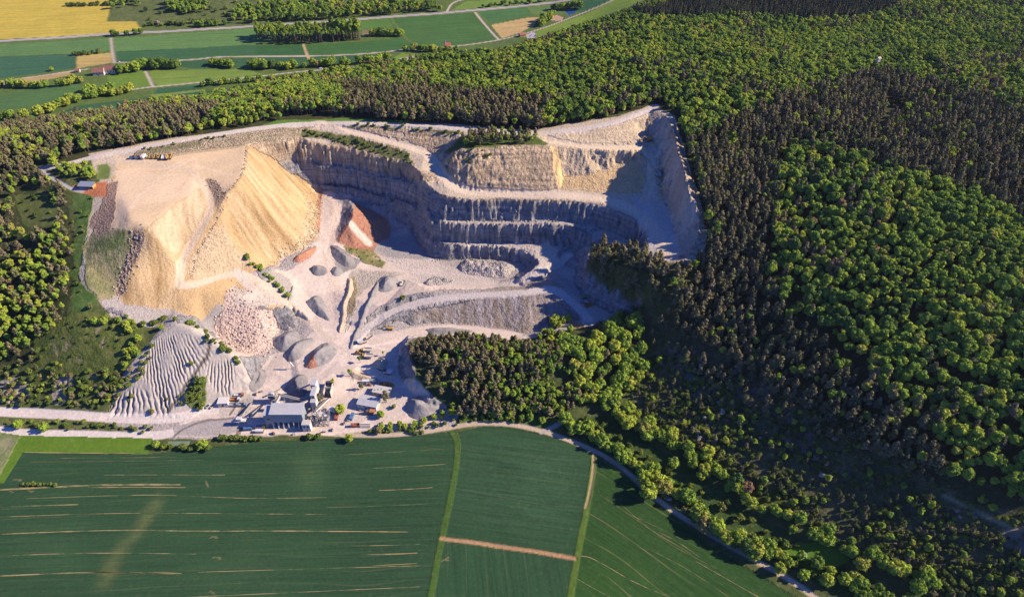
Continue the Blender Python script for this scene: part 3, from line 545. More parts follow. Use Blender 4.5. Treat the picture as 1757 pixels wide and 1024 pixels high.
WHEEL = [([(0, 840), (110, 834), (200, 831), (310, 831)], 2.6, .85), ([(150, 836), (240, 835), (318, 836)], 1.4, .7), ([(42, 775.5), (150, 777), (258, 777)], 1.5, .7), ([(75, 786), (180, 785), (300, 784)], 1.0, .45), ([(50, 792), (200, 791), (350, 789)], .9, .3),
    ([(178, 814.5), (280, 814), (386, 814.5)], 1.0, .6), ([(45, 855), (150, 851), (267, 848), (350, 852), (440, 855), (560, 853)], 1.1, .6), ([(0, 869.5), (70, 867), (134, 865)], 1.3, .85), ([(0, 886.5), (178, 880), (330, 880), (560, 882)], 1.1, .6), ([(0, 916), (120, 911), (232, 908.5), (330, 911), (470, 910), (700, 912)], 1.4, .85),
    ([(0, 953), (110, 949), (208, 948), (336, 950)], 1.1, .7), ([(0, 987.5), (100, 983), (178, 981), (312, 983)], 1.4, .9), ([(150, 981), (230, 982), (300, 984)], 1.2, .6), ([(340, 981), (500, 976), (720, 970)], 1.0, .6), ([(320, 1024), (500, 1016), (720, 1006)], 1.0, .6), ([(640, 803), (700, 800), (764, 796)], 1.0, .55), ([(650, 841), (700, 839), (742, 836)], 1.1, .7),
    ([(600, 936), (680, 935), (720, 933)], 1.0, .6), ([(620, 951), (680, 950), (716, 948)], 1.3, .85), ([(640, 970), (715, 966)], 1.0, .6), ([(590, 780), (680, 775), (760, 770)], .9, .35), ([(560, 870), (650, 868), (735, 864)], .9, .3),
    ([(995, 953), (1012, 955), (1040, 970), (1090, 1000), (1150, 1024)], 1.4, .5), ([(990, 992), (1020, 1010), (1060, 1030)], 1.0, .5), ([(1130, 912), (1165, 930), (1200, 955)], 1.3, .5), ([(1060, 860), (1100, 895), (1150, 935), (1230, 975)], .9, .35), ([(1075, 880), (1120, 900), (1200, 940)], .8, .3), ([(1190, 960), (1260, 1000), (1330, 1040)], 1.2, .6), ([(1110, 940), (1180, 975), (1260, 1030)], .9, .35)]
def soft_area(pts, col, n, a):
    m_ = inpoly(X + 6 * _jx, Y + 6 * _jy, GP(*(pts + [pts[0]]), sub=25)[:-1]).astype(float)
    for q_ in n: m_ = blur(m_, q_)
    m_ = (m_ * a * np.clip(1 + 0.9 * fbm(X, Y * 2.5, 9, 95, 4), 0, 1.4))[..., None]; C[:] = C * (1 - m_) + np.array(col) * m_
soft_area([(268, 848), (286, 850), (250, 895), (215, 950), (190, 1000), (168, 1000), (185, 950), (225, 900)], (0.13, 0.15, 0.055), (6, 4), 0.5)
soft_area([(515, 770), (550, 770), (545, 860), (515, 850)], (0.07, 0.12, 0.05), (10, 6), 0.4)
soft_area([(560, 850), (740, 830), (720, 1000), (600, 1000)], (0.020, 0.055, 0.026), (16, 10), 0.6)
soft_area([(60, 900), (160, 890), (120, 980), (20, 1000)], (0.034, 0.08, 0.034), (14, 8), 0.6)
soft_area([(300, 940), (460, 930), (520, 1010), (330, 1024)], (0.034, 0.078, 0.034), (14, 8), 0.6)
for c_ in ((25, 821), (365, 955), (365, 1008), (366, 915), (770, 965), (352, 828), (1188, 882), (8, 845), (60, 841)):
    area(None, [(c_[0] - 8, c_[1] - 1), (c_[0] + 7, c_[1] - 2), (c_[0] + 9, c_[1] + 1), (c_[0] - 6, c_[1] + 2)], (0.32, 0.24, 0.12), (0, 0, 0.1), 9, a=0.4)
soft_area([(800, 745), (1000, 780), (990, 860), (940, 920), (790, 880)], (0.038, 0.090, 0.044), (14, 8), 0.6)
soft_area([(1030, 800), (1090, 850), (1180, 920), (1150, 940), (1060, 880)], (0.022, 0.058, 0.014), (10, 6), 0.7)
soft_area([(1000, 960), (1080, 980), (1120, 1024), (990, 1024)], (0.034, 0.095, 0.020), (10, 6), 0.6)
lane('verge', [(775, 739), (787, 762), (778, 830), (757, 925), (738, 1024), (715, 1150)], 4.2, (0.062, 0.118, 0.022), (0, 0.5, 0), 0.3)
g1 = lane('verge', [(1018, 774), (1019, 800), (1009, 860), (990, 956), (975, 1040), (958, 1150)], 4.2, (0.09, 0.15, 0.025), (0, 0.5, 0), 0.3)
lane('path', [(757, 923.5), (800, 929), (900, 943), (987, 957)], 2.6, (0.40, 0.24, 0.13), (0, 0, 0.2), 0.6)
lane('path', [(1018, 774), (1019, 800), (1011, 850), (1005, 870)], 1.8, (0.36, 0.27, 0.15))
pth = lane('path', [(590, 746), (660, 747), (720, 742), (770, 734), (805, 727), (850, 725), (900, 731), (950, 745), (1000, 764), (1040, 783), (1080, 812), (1110, 843), (1160, 880), (1230, 925), (1290, 958), (1340, 985), (1400, 1024), (1470, 1075), (1540, 1150)], 3.8, (0.47, 0.38, 0.28), (0, 0, 0.1), 0.3)
lane('path', [(930, 741), (950, 733), (965, 724), (972, 712)], 4, (0.40, 0.35, 0.30), (0, 0, 0.1), 0.3)
lane('path', [(1620, 850), (1700, 890), (1757, 912), (1850, 930)], 2.5, (0.34, 0.26, 0.15))

area('settling_pond', [(288, 757), (328, 756), (324, 764), (290, 764)], (0.16, 0.22, 0.16), (0, 0, 0), 0.3)
# --- north valley: fields, roads, tracks ---
area('meadow', [(-300, 215), (0, 217), (130, 195), (260, 178), (430, 148), (600, 125), (760, 98), (870, 80), (960, 52), (1060, 20), (1120, 0), (1100, -40), (-300, -60)], (0.10, 0.15, 0.035), (0, 0.6, 0), 1)
def fld(pts, col, k=(0, 0.25, 0)): area('field', pts, col, k, 0.5, True, sub=30)
fld([(-200, -30), (192, -30), (188, 20), (184, 37), (232, 37), (243, 50), (200, 57), (120, 62), (0, 68), (-200, 76)], (0.46, 0.36, 0.06))
area('meadow', [(195, -30), (800, -30), (745, 16), (400, 43), (250, 49), (235, 37), (187, 37)], (0.11, 0.135, 0.045), (0, 0.8, 0), 0.5)
fld([(-200, 84), (0, 76), (188, 66), (191, 87), (130, 92), (-200, 104)], (0.095, 0.19, 0.06))
fld([(-200, 105), (130, 93), (128, 118), (90, 123), (0, 135), (-200, 150)], (0.04, 0.115, 0.06))
fld([(132, 97), (190, 91), (193, 108), (132, 118)], (0.42, 0.31, 0.11))
fld([(196, 66), (330, 57), (438, 48), (520, 43), (520, 60), (440, 75), (330, 84), (198, 88)], (0.10, 0.20, 0.06))
fld([(198, 89), (440, 77), (440, 95), (370, 97), (330, 102), (240, 106), (203, 107)], (0.04, 0.115, 0.045))
fld([(255, 108), (330, 105), (440, 99), (640, 94), (680, 90), (600, 108), (440, 116), (330, 118)], (0.035, 0.10, 0.04))
fld([(0, 139), (60, 133), (125, 123), (125, 128), (60, 142), (0, 152)], (0.40, 0.28, 0.12))
fld([(-200, 190), (0, 163), (60, 150), (135, 142), (142, 150), (110, 168), (60, 182), (0, 190), (-200, 215)], (0.07, 0.15, 0.045))
fld([(185, 130), (248, 122), (254, 135), (260, 148), (215, 154), (190, 150)], (0.12, 0.21, 0.03))
fld([(256, 122), (430, 118), (445, 128), (400, 136), (272, 148), (262, 140)], (0.15, 0.23, 0.04))
fld([(80, 202), (130, 182), (210, 172), (300, 160), (355, 157), (450, 146), (440, 154), (360, 172), (280, 182), (200, 188), (150, 198)], (0.04, 0.11, 0.05))
fld([(270, 152), (340, 146), (350, 152), (300, 158), (262, 162)], (0.035, 0.105, 0.045))
fld([(258, 163), (300, 159), (355, 153), (352, 156), (300, 163), (265, 167)], (0.17, 0.24, 0.045))
fld([(672, 31), (810, 23), (832, 46), (854, 67), (780, 79), (725, 82), (700, 68)], (0.055, 0.135, 0.035))
fld([(620, 36), (667, 32), (676, 48), (622, 52)], (0.08, 0.175, 0.035))
fld([(622, 52), (670, 49), (668, 57), (622, 63)], (0.20, 0.155, 0.10))
fld([(440, 78), (521, 76), (528, 96), (440, 96)], (0.035, 0.11, 0.035))
fld([(524, 76), (620, 72), (690, 65), (720, 83), (620, 91), (531, 96)], (0.045, 0.125, 0.035))
fld([(819, 21), (900, 11), (915, 26), (842, 42)], (0.06, 0.15, 0.045))
fld([(843, 43), (905, 31), (925, 30), (915, 45), (890, 58), (862, 66)], (0.45, 0.32, 0.14))
fld([(905, 12), (980, 5), (985, 20), (935, 28), (912, 25)], (0.10, 0.17, 0.045))
fld([(975, -6), (1066, -8), (1000, 20), (984, 22)], (0.035, 0.12, 0.05))
fld([(890, 64), (1003, 25), (1070, -8), (1130, -12), (1080, 12), (1000, 40), (925, 64)], (0.17, 0.26, 0.035))
fld([(776, 18), (800, 3), (880, -2), (960, -6), (930, 3), (860, 12)], (0.14, 0.23, 0.04))
fld([(664, 105), (690, 92), (718, 92), (712, 106), (690, 114), (668, 114)], (0.16, 0.25, 0.04))
area('sports_ground', [(684, 100), (712, 97), (706, 103), (690, 106)], (0.45, 0.33, 0.27), (0, 0, 0), 0.3)
area('yard', [(903, 60), (915, 55), (922, 60), (917, 66), (905, 66)], (0.42, 0.38, 0.40), (0, 0, 0), 0.3)
area('yard', [(940, 30), (950, 24), (968, 30), (965, 36), (948, 36)], (0.40, 0.28, 0.2), (0, 0, 0), 0.3)
RC = (0.36, 0.33, 0.34)
lane('road', [(-200, 82), (-60, 74), (0, 71), (120, 64), (200, 58), (330, 52), (440, 45), (520, 40), (620, 33), (700, 27), (780, 21), (860, 14), (940, 5), (1000, -4), (1100, -20)], 7, RC, (0, 0, 0), 0.2, edge=(0.2, 0.2, 0.1))
for q in ([(191, 66), (193, 90), (197, 108)], [(198, 108), (250, 107), (330, 103), (370, 98), (440, 97), (540, 97), (640, 92), (690, 86), (735, 83), (800, 78), (858, 69), (930, 50), (1000, 22), (1050, 2), (1070, -10)],
          [(-60, 150), (0, 140), (60, 132), (125, 122), (150, 119)], [(250, 122), (256, 135), (263, 149)], [(215, 156), (240, 152), (265, 149), (330, 143), (440, 132), (520, 122), (600, 116), (660, 113)],
          [(816, 22), (832, 42), (856, 68)], [(768, 19), (776, 5), (800, -2), (830, -12)]):
    lane('path', q, 3.8, (0.44, 0.37, 0.32), (0, 0, 0), 0.2)
lane('path', [(521, 77), (528, 97), (536, 112)], 4, (0.42, 0.30, 0.16), (0, 0, 0), 0.2)
pond = area('pond', [(970, 22), (975, 17), (990, 18), (985, 24), (975, 27)], (0.05, 0.12, 0.3), (0, 0, 0), 0.3)

# ------------------------------------------------------------------ materials
def newmat(name):
    m = bpy.data.materials.new(name); m.use_nodes = True; t = m.node_tree; t.nodes.clear()
    o = t.nodes.new("ShaderNodeOutputMaterial"); b = t.nodes.new("ShaderNodeBsdfPrincipled")
    t.links.new(b.outputs[0], o.inputs[0]); b.inputs['Roughness'].default_value = 0.9
    b.inputs['Specular IOR Level'].default_value = 0.15
    return m, t, b
def N(t, typ, **kw):
    n = t.nodes.new(typ)
    for k, v in kw.items(): setattr(n, k, v)
    return n
def mth(t, op, a, b=None, c=None, clamp=False):
    n = t.nodes.new("ShaderNodeMath"); n.operation = op; n.use_clamp = clamp
    for i, x in enumerate((a, b, c)):
        if x is None: continue
        if isinstance(x, (int, float)): n.inputs[i].default_value = x
        else: t.links.new(x, n.inputs[i])
    return n.outputs[0]
def noise(t, vec, scale, detail=4, rough=0.6, out=0):
    n = t.nodes.new("ShaderNodeTexNoise"); n.inputs['Scale'].default_value = scale; n.inputs['Detail'].default_value = detail
    n.inputs['Roughness'].default_value = rough; t.links.new(vec, n.inputs['Vector']); return n.outputs[out]
def mixc(t, f, a, b, mode='MIX'):
    n = t.nodes.new("ShaderNodeMix"); n.data_type = 'RGBA'; n.blend_type = mode; n.clamp_factor = True
    for s, x in ((n.inputs[0], f), (n.inputs[6], a), (n.inputs[7], b)):
        if isinstance(x, (int, float)): s.default_value = x
        elif isinstance(x, tuple): s.default_value = (*x, 1)
        else: t.links.new(x, s)
    return n.outputs[2]
def mapr(t, v, a, b, c, d):
    n = t.nodes.new("ShaderNodeMapRange"); n.inputs[1].default_value = a; n.inputs[2].default_value = b; n.inputs[3].default_value = c; n.inputs[4].default_value = d
    t.links.new(v, n.inputs[0]); return n.outputs[0]
def vscale(t, vec, s):
    n = t.nodes.new("ShaderNodeVectorMath"); n.operation = 'MULTIPLY'; n.inputs[1].default_value = s; t.links.new(vec, n.inputs[0]); return n.outputs[0]

GM, t, b = newmat('ground_cover')
pos = N(t, "ShaderNodeNewGeometry").outputs['Position']
col = N(t, "ShaderNodeAttribute", attribute_name='Col').outputs['Color']
kk = N(t, "ShaderNodeSeparateColor"); t.links.new(N(t, "ShaderNodeAttribute", attribute_name='Mix').outputs['Color'], kk.inputs[0])
kr, kg, kb = kk.outputs[0], kk.outputs[1], kk.outputs[2]
n1 = noise(t, pos, 0.03, 5); n2 = noise(t, pos, 0.45, 4); n3 = noise(t, pos, 0.12, 5, 0.65)
# strata: thin beds by height, broken by noise, and dark vertical weathering streaks
sv = vscale(t, pos, (0.02, 0.02, 0.55)); st = noise(t, sv, 1.0, 5, 0.7)
vv = vscale(t, pos, (0.42, 0.42, 0.03)); vt = noise(t, vv, 1.0, 4, 0.65)
base = mixc(t, 1.0, col, mixc(t, n1, (0.80, 0.80, 0.82), (1.16, 1.15, 1.12)), 'MULTIPLY')
base = mixc(t, 1.0, base, mixc(t, mapr(t, n2, .3, .7, 0, 1), (0.88, 0.88, 0.88), (1.12, 1.12, 1.12)), 'MULTIPLY')
sf = mixc(t, mapr(t, st, .32, .68, 0, 1), (0.62, 0.60, 0.60), (1.38, 1.36, 1.32))
base = mixc(t, kr, base, mixc(t, 1.0, base, sf, 'MULTIPLY'))
vf = mixc(t, mapr(t, vt, .35, .65, 0, 1), (0.60, 0.58, 0.58), (1.25, 1.25, 1.25))
base = mixc(t, mth(t, 'MULTIPLY', kr, 0.8), base, mixc(t, 1.0, base, vf, 'MULTIPLY'))
# plant patches
pf = mapr(t, n3, .42, .60, 0, 1)
pl = mixc(t, 1.0, base, (0.55, 0.72, 0.55), 'MULTIPLY')
base = mixc(t, mth(t, 'MULTIPLY', kg, pf), base, pl)
pf2 = mapr(t, noise(t, pos, 0.3, 4, 0.7), .55, .68, 0, 0.55)
base = mixc(t, mth(t, 'MULTIPLY', kg, pf2), base, (0.26, 0.23, 0.12))
# stones
vo = N(t, "ShaderNodeTexVoronoi"); vo.inputs['Scale'].default_value = 0.62; t.links.new(pos, vo.inputs['Vector'])
sn = mapr(t, vo.outputs['Distance'], 0.1, 0.75, 1.35, 0.5); stn = N(t, "ShaderNodeCombineColor")
for i in range(3): t.links.new(sn, stn.inputs[i])
base = mixc(t, mth(t, 'MULTIPLY', kb, mapr(t, n3, .4, .6, 0.15, 1.0)), base, mixc(t, 1.0, base, stn.outputs[0], 'MULTIPLY'))
t.links.new(base, b.inputs['Base Color'])
bp = N(t, "ShaderNodeBump"); bp.inputs['Distance'].default_value = 1.0
hgt = mth(t, 'ADD', mth(t, 'MULTIPLY', n2, mth(t, 'ADD', mth(t, 'MULTIPLY', kb, 1.7), 0.12)), mth(t, 'MULTIPLY', mth(t, 'MULTIPLY', vt, kr), 2.6))
hgt = mth(t, 'ADD', hgt, mth(t, 'MULTIPLY', mth(t, 'MULTIPLY', st, kr), 1.2))
hgt = mth(t, 'SUBTRACT', hgt, mth(t, 'MULTIPLY', mth(t, 'MULTIPLY', vo.outputs['Distance'], kb), 0.9))
hgt = mth(t, 'ADD', hgt, mth(t, 'MULTIPLY', mth(t, 'MULTIPLY', n3, kg), 2.0))
t.links.new(hgt, bp.inputs['Height']); bp.inputs['Strength'].default_value = 0.8
t.links.new(bp.outputs[0], b.inputs['Normal'])

# crops: the same cover with drilled rows and bare wheelings
def crop_mat(name, ang, gap, amt, bare=(0.34, 0.25, 0.12)):
    m = GM.copy(); m.name = name; t = m.node_tree
    b = [n for n in t.nodes if n.type == 'BSDF_PRINCIPLED'][0]; src = b.inputs['Base Color'].links[0].from_socket
    pos = [n for n in t.nodes if n.type == 'NEW_GEOMETRY'][0].outputs['Position']
    mp = N(t, "ShaderNodeMapping"); mp.inputs['Rotation'].default_value = (0, 0, ang); t.links.new(pos, mp.inputs[0])
    sp = N(t, "ShaderNodeSeparateXYZ"); t.links.new(mp.outputs[0], sp.inputs[0])
    yy = mth(t, 'ADD', sp.outputs[1], mth(t, 'MULTIPLY', noise(t, pos, 0.006, 2), 26.0))
    row = mth(t, 'PINGPONG', yy, gap / 2)
    ln = mapr(t, row, 0.12, 0.55, 1, 0)
    st = noise(t, vscale(t, mp.outputs[0], (0.012, 0.5, 0.1)), 1.0, 4, 0.75)
    f = mth(t, 'MULTIPLY', ln, mapr(t, noise(t, pos, 0.018, 4, 0.7), .42, .62, 0.0, 1.0))
    f = mth(t, 'MULTIPLY', f, amt, clamp=True)
    c2 = mixc(t, 1.0, src, mixc(t, mapr(t, st, .3, .7, 0, 1), (0.72, 0.76, 0.80), (1.30, 1.24, 1.2)), 'MULTIPLY')
    wear = mapr(t, noise(t, pos, 0.045, 6, 0.75), .66, .76, 0, 0.30)
    c2 = mixc(t, wear, c2, (0.10, 0.15, 0.06))
    t.links.new(mixc(t, f, c2, bare), b.inputs['Base Color'])
    return m
CROPS = [crop_mat('crop_rows', R(-2), 9, 0.10), crop_mat('crop_rows_fine', R(9), 18, 0.12), crop_mat('crop_rows_upright', R(-98), 12, 0.10),
         crop_mat('crop_rows_slanting', R(38), 15, 0.40), crop_mat('crop_rows_far', R(-8), 30, 0.25)]
PW, t, b = newmat('pond_water'); b.inputs['Base Color'].default_value = (0.03, 0.09, 0.22, 1); b.inputs['Roughness'].default_value = 0.08

def sheet(name, Xg, Yg, Zg, F, mat):
    """one object from the quads F of the survey grid"""
    u, inv = np.unique(F.ravel(), return_inverse=True)
    me = bpy.data.meshes.new(name); me.vertices.add(len(u))
    me.vertices.foreach_set('co', np.stack([Xg.ravel()[u], Yg.ravel()[u], Zg.ravel()[u]], -1).ravel().astype(np.float32))
    me.loops.add(F.size); me.loops.foreach_set('vertex_index', inv.astype(np.int32).ravel())
    me.polygons.add(len(F)); me.polygons.foreach_set('loop_start', (np.arange(len(F)) * 4).astype(np.int32))
    me.update(calc_edges=True); me.shade_smooth()
    for nm, A in (('Col', C), ('Mix', K)):
        at = me.color_attributes.new(nm, 'FLOAT_COLOR', 'POINT')
        d = np.ones((len(u), 4), np.float32); d[:, :3] = A.reshape(-1, 3)[u]; at.data.foreach_set('color', d.ravel())
    me.materials.append(mat); o = bpy.data.objects.new(name, me); COL.objects.link(o); o['kind'] = 'structure'
    return o
ny, nx = X.shape; idx = np.arange(ny * nx).reshape(ny, nx)
Q = np.stack([idx[:-1, :-1], idx[:-1, 1:], idx[1:, 1:], idx[1:, :-1]], -1).reshape(-1, 4)
fz = ZID.ravel()[Q[:, 0]]
nf = 0
for i, nm in enumerate(ZN):
    F = Q[fz == i]
    if not len(F): continue
    mat = GM
    if nm == 'field': mat = CROPS[min(nf, 4)]; nf += 1
    if nm == 'pond': mat = PW
    sheet(nm, X, Y, Z, F, mat)

# bare wheelings drawn through the crops, thin ribbons lying on the field
WM, t, bb = newmat('bare_wheeling'); pos_ = N(t, "ShaderNodeNewGeometry").outputs['Position']
t.links.new(mixc(t, mapr(t, noise(t, vscale(t, pos_, (0.05, 0.2, 0.1)), 1.0, 5, .7), .40, .56, 0, 1), (0.035, 0.08, 0.032), (0.31, 0.235, 0.11)), bb.inputs['Base Color'])
for ln_, w_, a_ in WHEEL:
    P_ = smooth_line(GP(*ln_), 2); V_, F_ = [], []; q_ = [P_[0]]
    for p1 in P_[1:]:
        n_ = max(1, int(math.hypot(p1[0] - q_[-1][0], p1[1] - q_[-1][1]) / 3)); p0 = q_[-1]; q_ += [(p0[0] + (p1[0] - p0[0]) * k / n_, p0[1] + (p1[1] - p0[1]) * k / n_) for k in range(1, n_ + 1)]
    for i, (x_, y_) in enumerate(q_):
        c0, c1 = q_[max(i - 1, 0)], q_[min(i + 1, len(q_) - 1)]; dx, dy = c1[0] - c0[0], c1[1] - c0[1]; l_ = math.hypot(dx, dy) + 1e-9; h_ = w_ * a_ * 0.27 * (0.75 + 0.5 * abs(math.sin(i * .37)))
        for s_ in (-1, 1):
            xx, yy = x_ - s_ * dy / l_ * h_, y_ + s_ * dx / l_ * h_; V_.append((xx, yy, float(gh(xx, yy)) + 0.05))
        if i: k = 2 * i; F_.append([k - 2, k - 1, k + 1, k])
    me = bpy.data.meshes.new('wheel_track'); me.from_pydata(V_, [], F_); me.materials.append(WM); o_ = bpy.data.objects.new('wheel_track', me); COL.objects.link(o_); o_['kind'] = 'structure'
# ------------------------------------------------------------------ plants
rng = np.random.default_rng(7); random.seed(7)
def leafmat(name, stops, dark, rough=0.75, trans=0.25):
    """foliage; the tint of every tree comes from its own value, of every spray from the mesh"""
    m, t, b = newmat(name)
    at = N(t, "ShaderNodeAttribute", attribute_name='tint'); at.attribute_type = 'INSTANCER'
    rp = N(t, "ShaderNodeValToRGB"); e = rp.color_ramp.elements
    e[0].position = stops[0][0]; e[0].color = (*stops[0][1], 1); e[1].position = stops[-1][0]; e[1].color = (*stops[-1][1], 1)
    for p, c in stops[1:-1]:
        q = e.new(p); q.color = (*c, 1)
    t.links.new(at.outputs['Fac'], rp.inputs[0])
    lf = N(t, "ShaderNodeAttribute", attribute_name='spray').outputs['Fac']
    cc = N(t, "ShaderNodeCombineColor")
    f = mapr(t, lf, 0, 1, 0.45, 1.6)
    for i in range(3): t.links.new(f, cc.inputs[i])
    c = mixc(t, 1.0, rp.outputs[0], cc.outputs[0], 'MULTIPLY')
    t.links.new(c, b.inputs['Base Color']); b.inputs['Roughness'].default_value = rough; b.inputs['Specular IOR Level'].default_value = 0.1
    if trans:
        tr = N(t, "ShaderNodeBsdfTranslucent"); t.links.new(c, tr.inputs[0]); mx = N(t, "ShaderNodeMixShader"); mx.inputs[0].default_value = trans
        o = [n for n in t.nodes if n.type == 'OUTPUT_MATERIAL'][0]
        t.links.new(b.outputs[0], mx.inputs[1]); t.links.new(tr.outputs[0], mx.inputs[2]); t.links.new(mx.outputs[0], o.inputs[0])
    return m
LEAF = leafmat('broad_leaves', [(0.0, (0.100, 0.177, 0.047)), (0.35, (0.212, 0.330, 0.053)), (0.6, (0.319, 0.437, 0.059)), (0.8, (0.437, 0.484, 0.065)), (0.93, (0.330, 0.283, 0.106)), (1.0, (0.354, 0.224, 0.118))], 0)
NEEDLE = leafmat('pine_needles', [(0.0, (0.071, 0.085, 0.053)), (0.4, (0.147, 0.147, 0.071)), (0.7, (0.254, 0.212, 0.118)), (1.0, (0.212, 0.236, 0.083))], 0, 0.8, 0.12)
BUSH = leafmat('bush_leaves', [(0.0, (0.07, 0.11, 0.035)), (0.4, (0.14, 0.20, 0.045)), (0.7, (0.23, 0.29, 0.05)), (0.9, (0.22, 0.18, 0.10)), (1.0, (0.50, 0.47, 0.40))], 0)
BARK, t, b = newmat('bark')
t.links.new(mixc(t, noise(t, N(t, "ShaderNodeNewGeometry").outputs['Position'], 1.2), (0.08, 0.06, 0.045), (0.20, 0.16, 0.12)), b.inputs['Base Color'])

def mesh_from(name, V, F, mat, spray=None, smooth=False):
    me = bpy.data.meshes.new(name); me.vertices.add(len(V)); me.vertices.foreach_set('co', np.asarray(V, np.float32).ravel())
    n = np.array([len(f) for f in F]); me.loops.add(int(n.sum())); me.loops.foreach_set('vertex_index', np.concatenate([np.asarray(f, np.int32) for f in F]))
    me.polygons.add(len(F)); me.polygons.foreach_set('loop_start', (np.cumsum(n) - n).astype(np.int32)); me.update(calc_edges=True)
    if spray is not None:
        a = me.attributes.new('spray', 'FLOAT', 'FACE'); a.data.foreach_set('value', np.asarray(spray, np.float32))
    if smooth: me.shade_smooth()
    else: me.shade_flat()
    me.materials.append(mat); return me
def ico(sub):
    bm = bmesh.new(); bmesh.ops.create_icosphere(bm, subdivisions=sub, radius=1)
    V = np.array([v.co[:] for v in bm.verts]); F = [[v.index for v in f.verts] for f in bm.faces]; bm.free(); return V, F
ICO1, ICO2 = ico(1), ico(2)
def sprays(centres, radii, per, size, flat=0.0, up=0.3):
    """leaf sprays on the outside of clumps; returns verts, quads, brightness"""
    V, F, S = [], [], []
    for c, r in zip(centres, radii):
        d = rng.normal(size=(per, 3)); d[:, 2] = np.abs(d[:, 2]) * (1 - flat) + d[:, 2] * flat + up
        d /= np.linalg.norm(d, axis=1)[:, None]
        p = c + d * r * rng.uniform(0.75, 1.12, (per, 1)); cb = rng.uniform(-0.22, 0.22)
        nn = d + rng.normal(size=d.shape) * 0.55; nn /= np.linalg.norm(nn, axis=1)[:, None]
        a = np.cross(nn, rng.normal(size=d.shape)); a /= np.linalg.norm(a, axis=1)[:, None]; b_ = np.cross(nn, a)
        s = size * rng.uniform(0.6, 1.3, (per, 1)); k = len(V) * 4
        for j in range(per):
            k = len(F) * 4
            V += [p[j] - a[j] * s[j] - b_[j] * s[j] * .7, p[j] + a[j] * s[j] - b_[j] * s[j] * .5, p[j] + a[j] * s[j] * .8 + b_[j] * s[j] * .7, p[j] - a[j] * s[j] * .6 + b_[j] * s[j]]
            F.append([k, k + 1, k + 2, k + 3]); S.append(np.clip(0.5 + cb + rng.normal() * 0.22, 0, 1))
    return V, F, S
def add_lumps(V, F, S, centres, radii, k=0.8):
    iv, fi = ICO1
    for c, r in zip(centres, radii):
        b0 = len(V); w_ = iv * (1 + rng.normal(size=(len(iv), 1)) * 0.12) * r * k + c
        V += list(w_); F += [[q + b0 for q in f] for f in fi]; S += [0.35] * len(fi)
def crown_broad(h, r, n=15, per=52, size=0.5):
    C_, R_ = [], []
    for i in range(n):
        a = i * 2.4 + rng.uniform(-.4, .4); q = (i + .5) / n; rr = r * 0.66 * math.sqrt(q) * rng.uniform(0.85, 1.1)
        C_.append((math.cos(a) * rr, math.sin(a) * rr, h - r * 0.42 - (rr / r) ** 2 * r * 0.95 + rng.uniform(-.09, .09) * h)); R_.append(r * rng.uniform(0.22, 0.42))
    C_ = np.array(C_) * (rng.uniform(.72, 1.3), rng.uniform(.72, 1.3), 1); C_[:, 2] += rng.uniform(-.07, .07, len(C_)) * h; V, F, S = sprays(C_, R_, per, size); add_lumps(V, F, S, C_, R_, 0.8)
    add_lumps(V, F, S, [np.array((0, 0, h - r * 1.15))], [r * 0.78], 1.0)
    return V, F, S
def crown_round(h, r, n=16, per=46, size=0.40):
    C_, R_ = [], []
    for i in range(n):
        q = (i + .5) / n; z = h * (0.86 - 0.62 * q); rr = r * 0.66 * math.sin(math.pi * min(1, .12 + q * .75)) ** .7 * rng.uniform(.85, 1.1); a = i * 2.4 + rng.uniform(-.4, .4)
        C_.append((math.cos(a) * rr, math.sin(a) * rr, z)); R_.append(r * rng.uniform(.30, .42))
    C_ = np.array(C_); V, F, S = sprays(C_, R_, per, size, .35, .15); add_lumps(V, F, S, C_, R_, .84); add_lumps(V, F, S, [np.array((0, 0, h * .5))], [r * .7], 1.0); return V, F, S
def crown_pine(h, r, n=12, per=30, size=0.34, base=0.35):
    C_, R_ = [], []
    for i in range(n):
        q = i / (n - 1); z = h * (base + (0.95 - base) * q); rr = r * (1 - q ** 1.6) * 0.62; a = i * 2.4 + rng.uniform(-.5, .5)
        C_.append((math.cos(a) * rr, math.sin(a) * rr, z)); R_.append(r * (0.62 - 0.34 * q) * rng.uniform(0.85, 1.15))
    C_ = np.array(C_); V, F, S = sprays(C_, R_, per, size, 0.4, 0.15); add_lumps(V, F, S, C_, R_, 0.75); return V, F, S
def crown_spruce(h, r):
    V, F, S = [], [], []
    for k in range(11):
        q = k / 10; z = h * (0.12 + 0.86 * q); rr = r * (1 - q) ** 0.85 + 0.12; n = 9
        b0 = len(V); V.append(np.array((0, 0, z + h * 0.11)))
        for j in range(n * 2):
            a = math.pi * j / n + k; q2 = rr * (1 if j % 2 else 0.62) * rng.uniform(.85, 1.15)
            V.append(np.array((math.cos(a) * q2, math.sin(a) * q2, z - rr * .25 * (j % 2))))
        for j in range(n * 2): F.append([b0, b0 + 1 + j, b0 + 1 + (j + 1) % (2 * n)]); S.append(np.clip(.5 + rng.normal() * .25, 0, 1))
    return V, F, S
def crown_bush(h, r, n=6, per=34, size=0.26):
    C_, R_ = [], []
    for i in range(n):
        a = i * 2.4; rr = r * 0.55 * math.sqrt(i / n); C_.append((math.cos(a) * rr, math.sin(a) * rr, h * 0.55 + rng.uniform(-.1, .2) * h - rr * .2)); R_.append(r * rng.uniform(.38, .6))
    C_ = np.array(C_); V, F, S = sprays(C_, R_, per, size); add_lumps(V, F, S, C_, R_, 0.85); return V, F, S
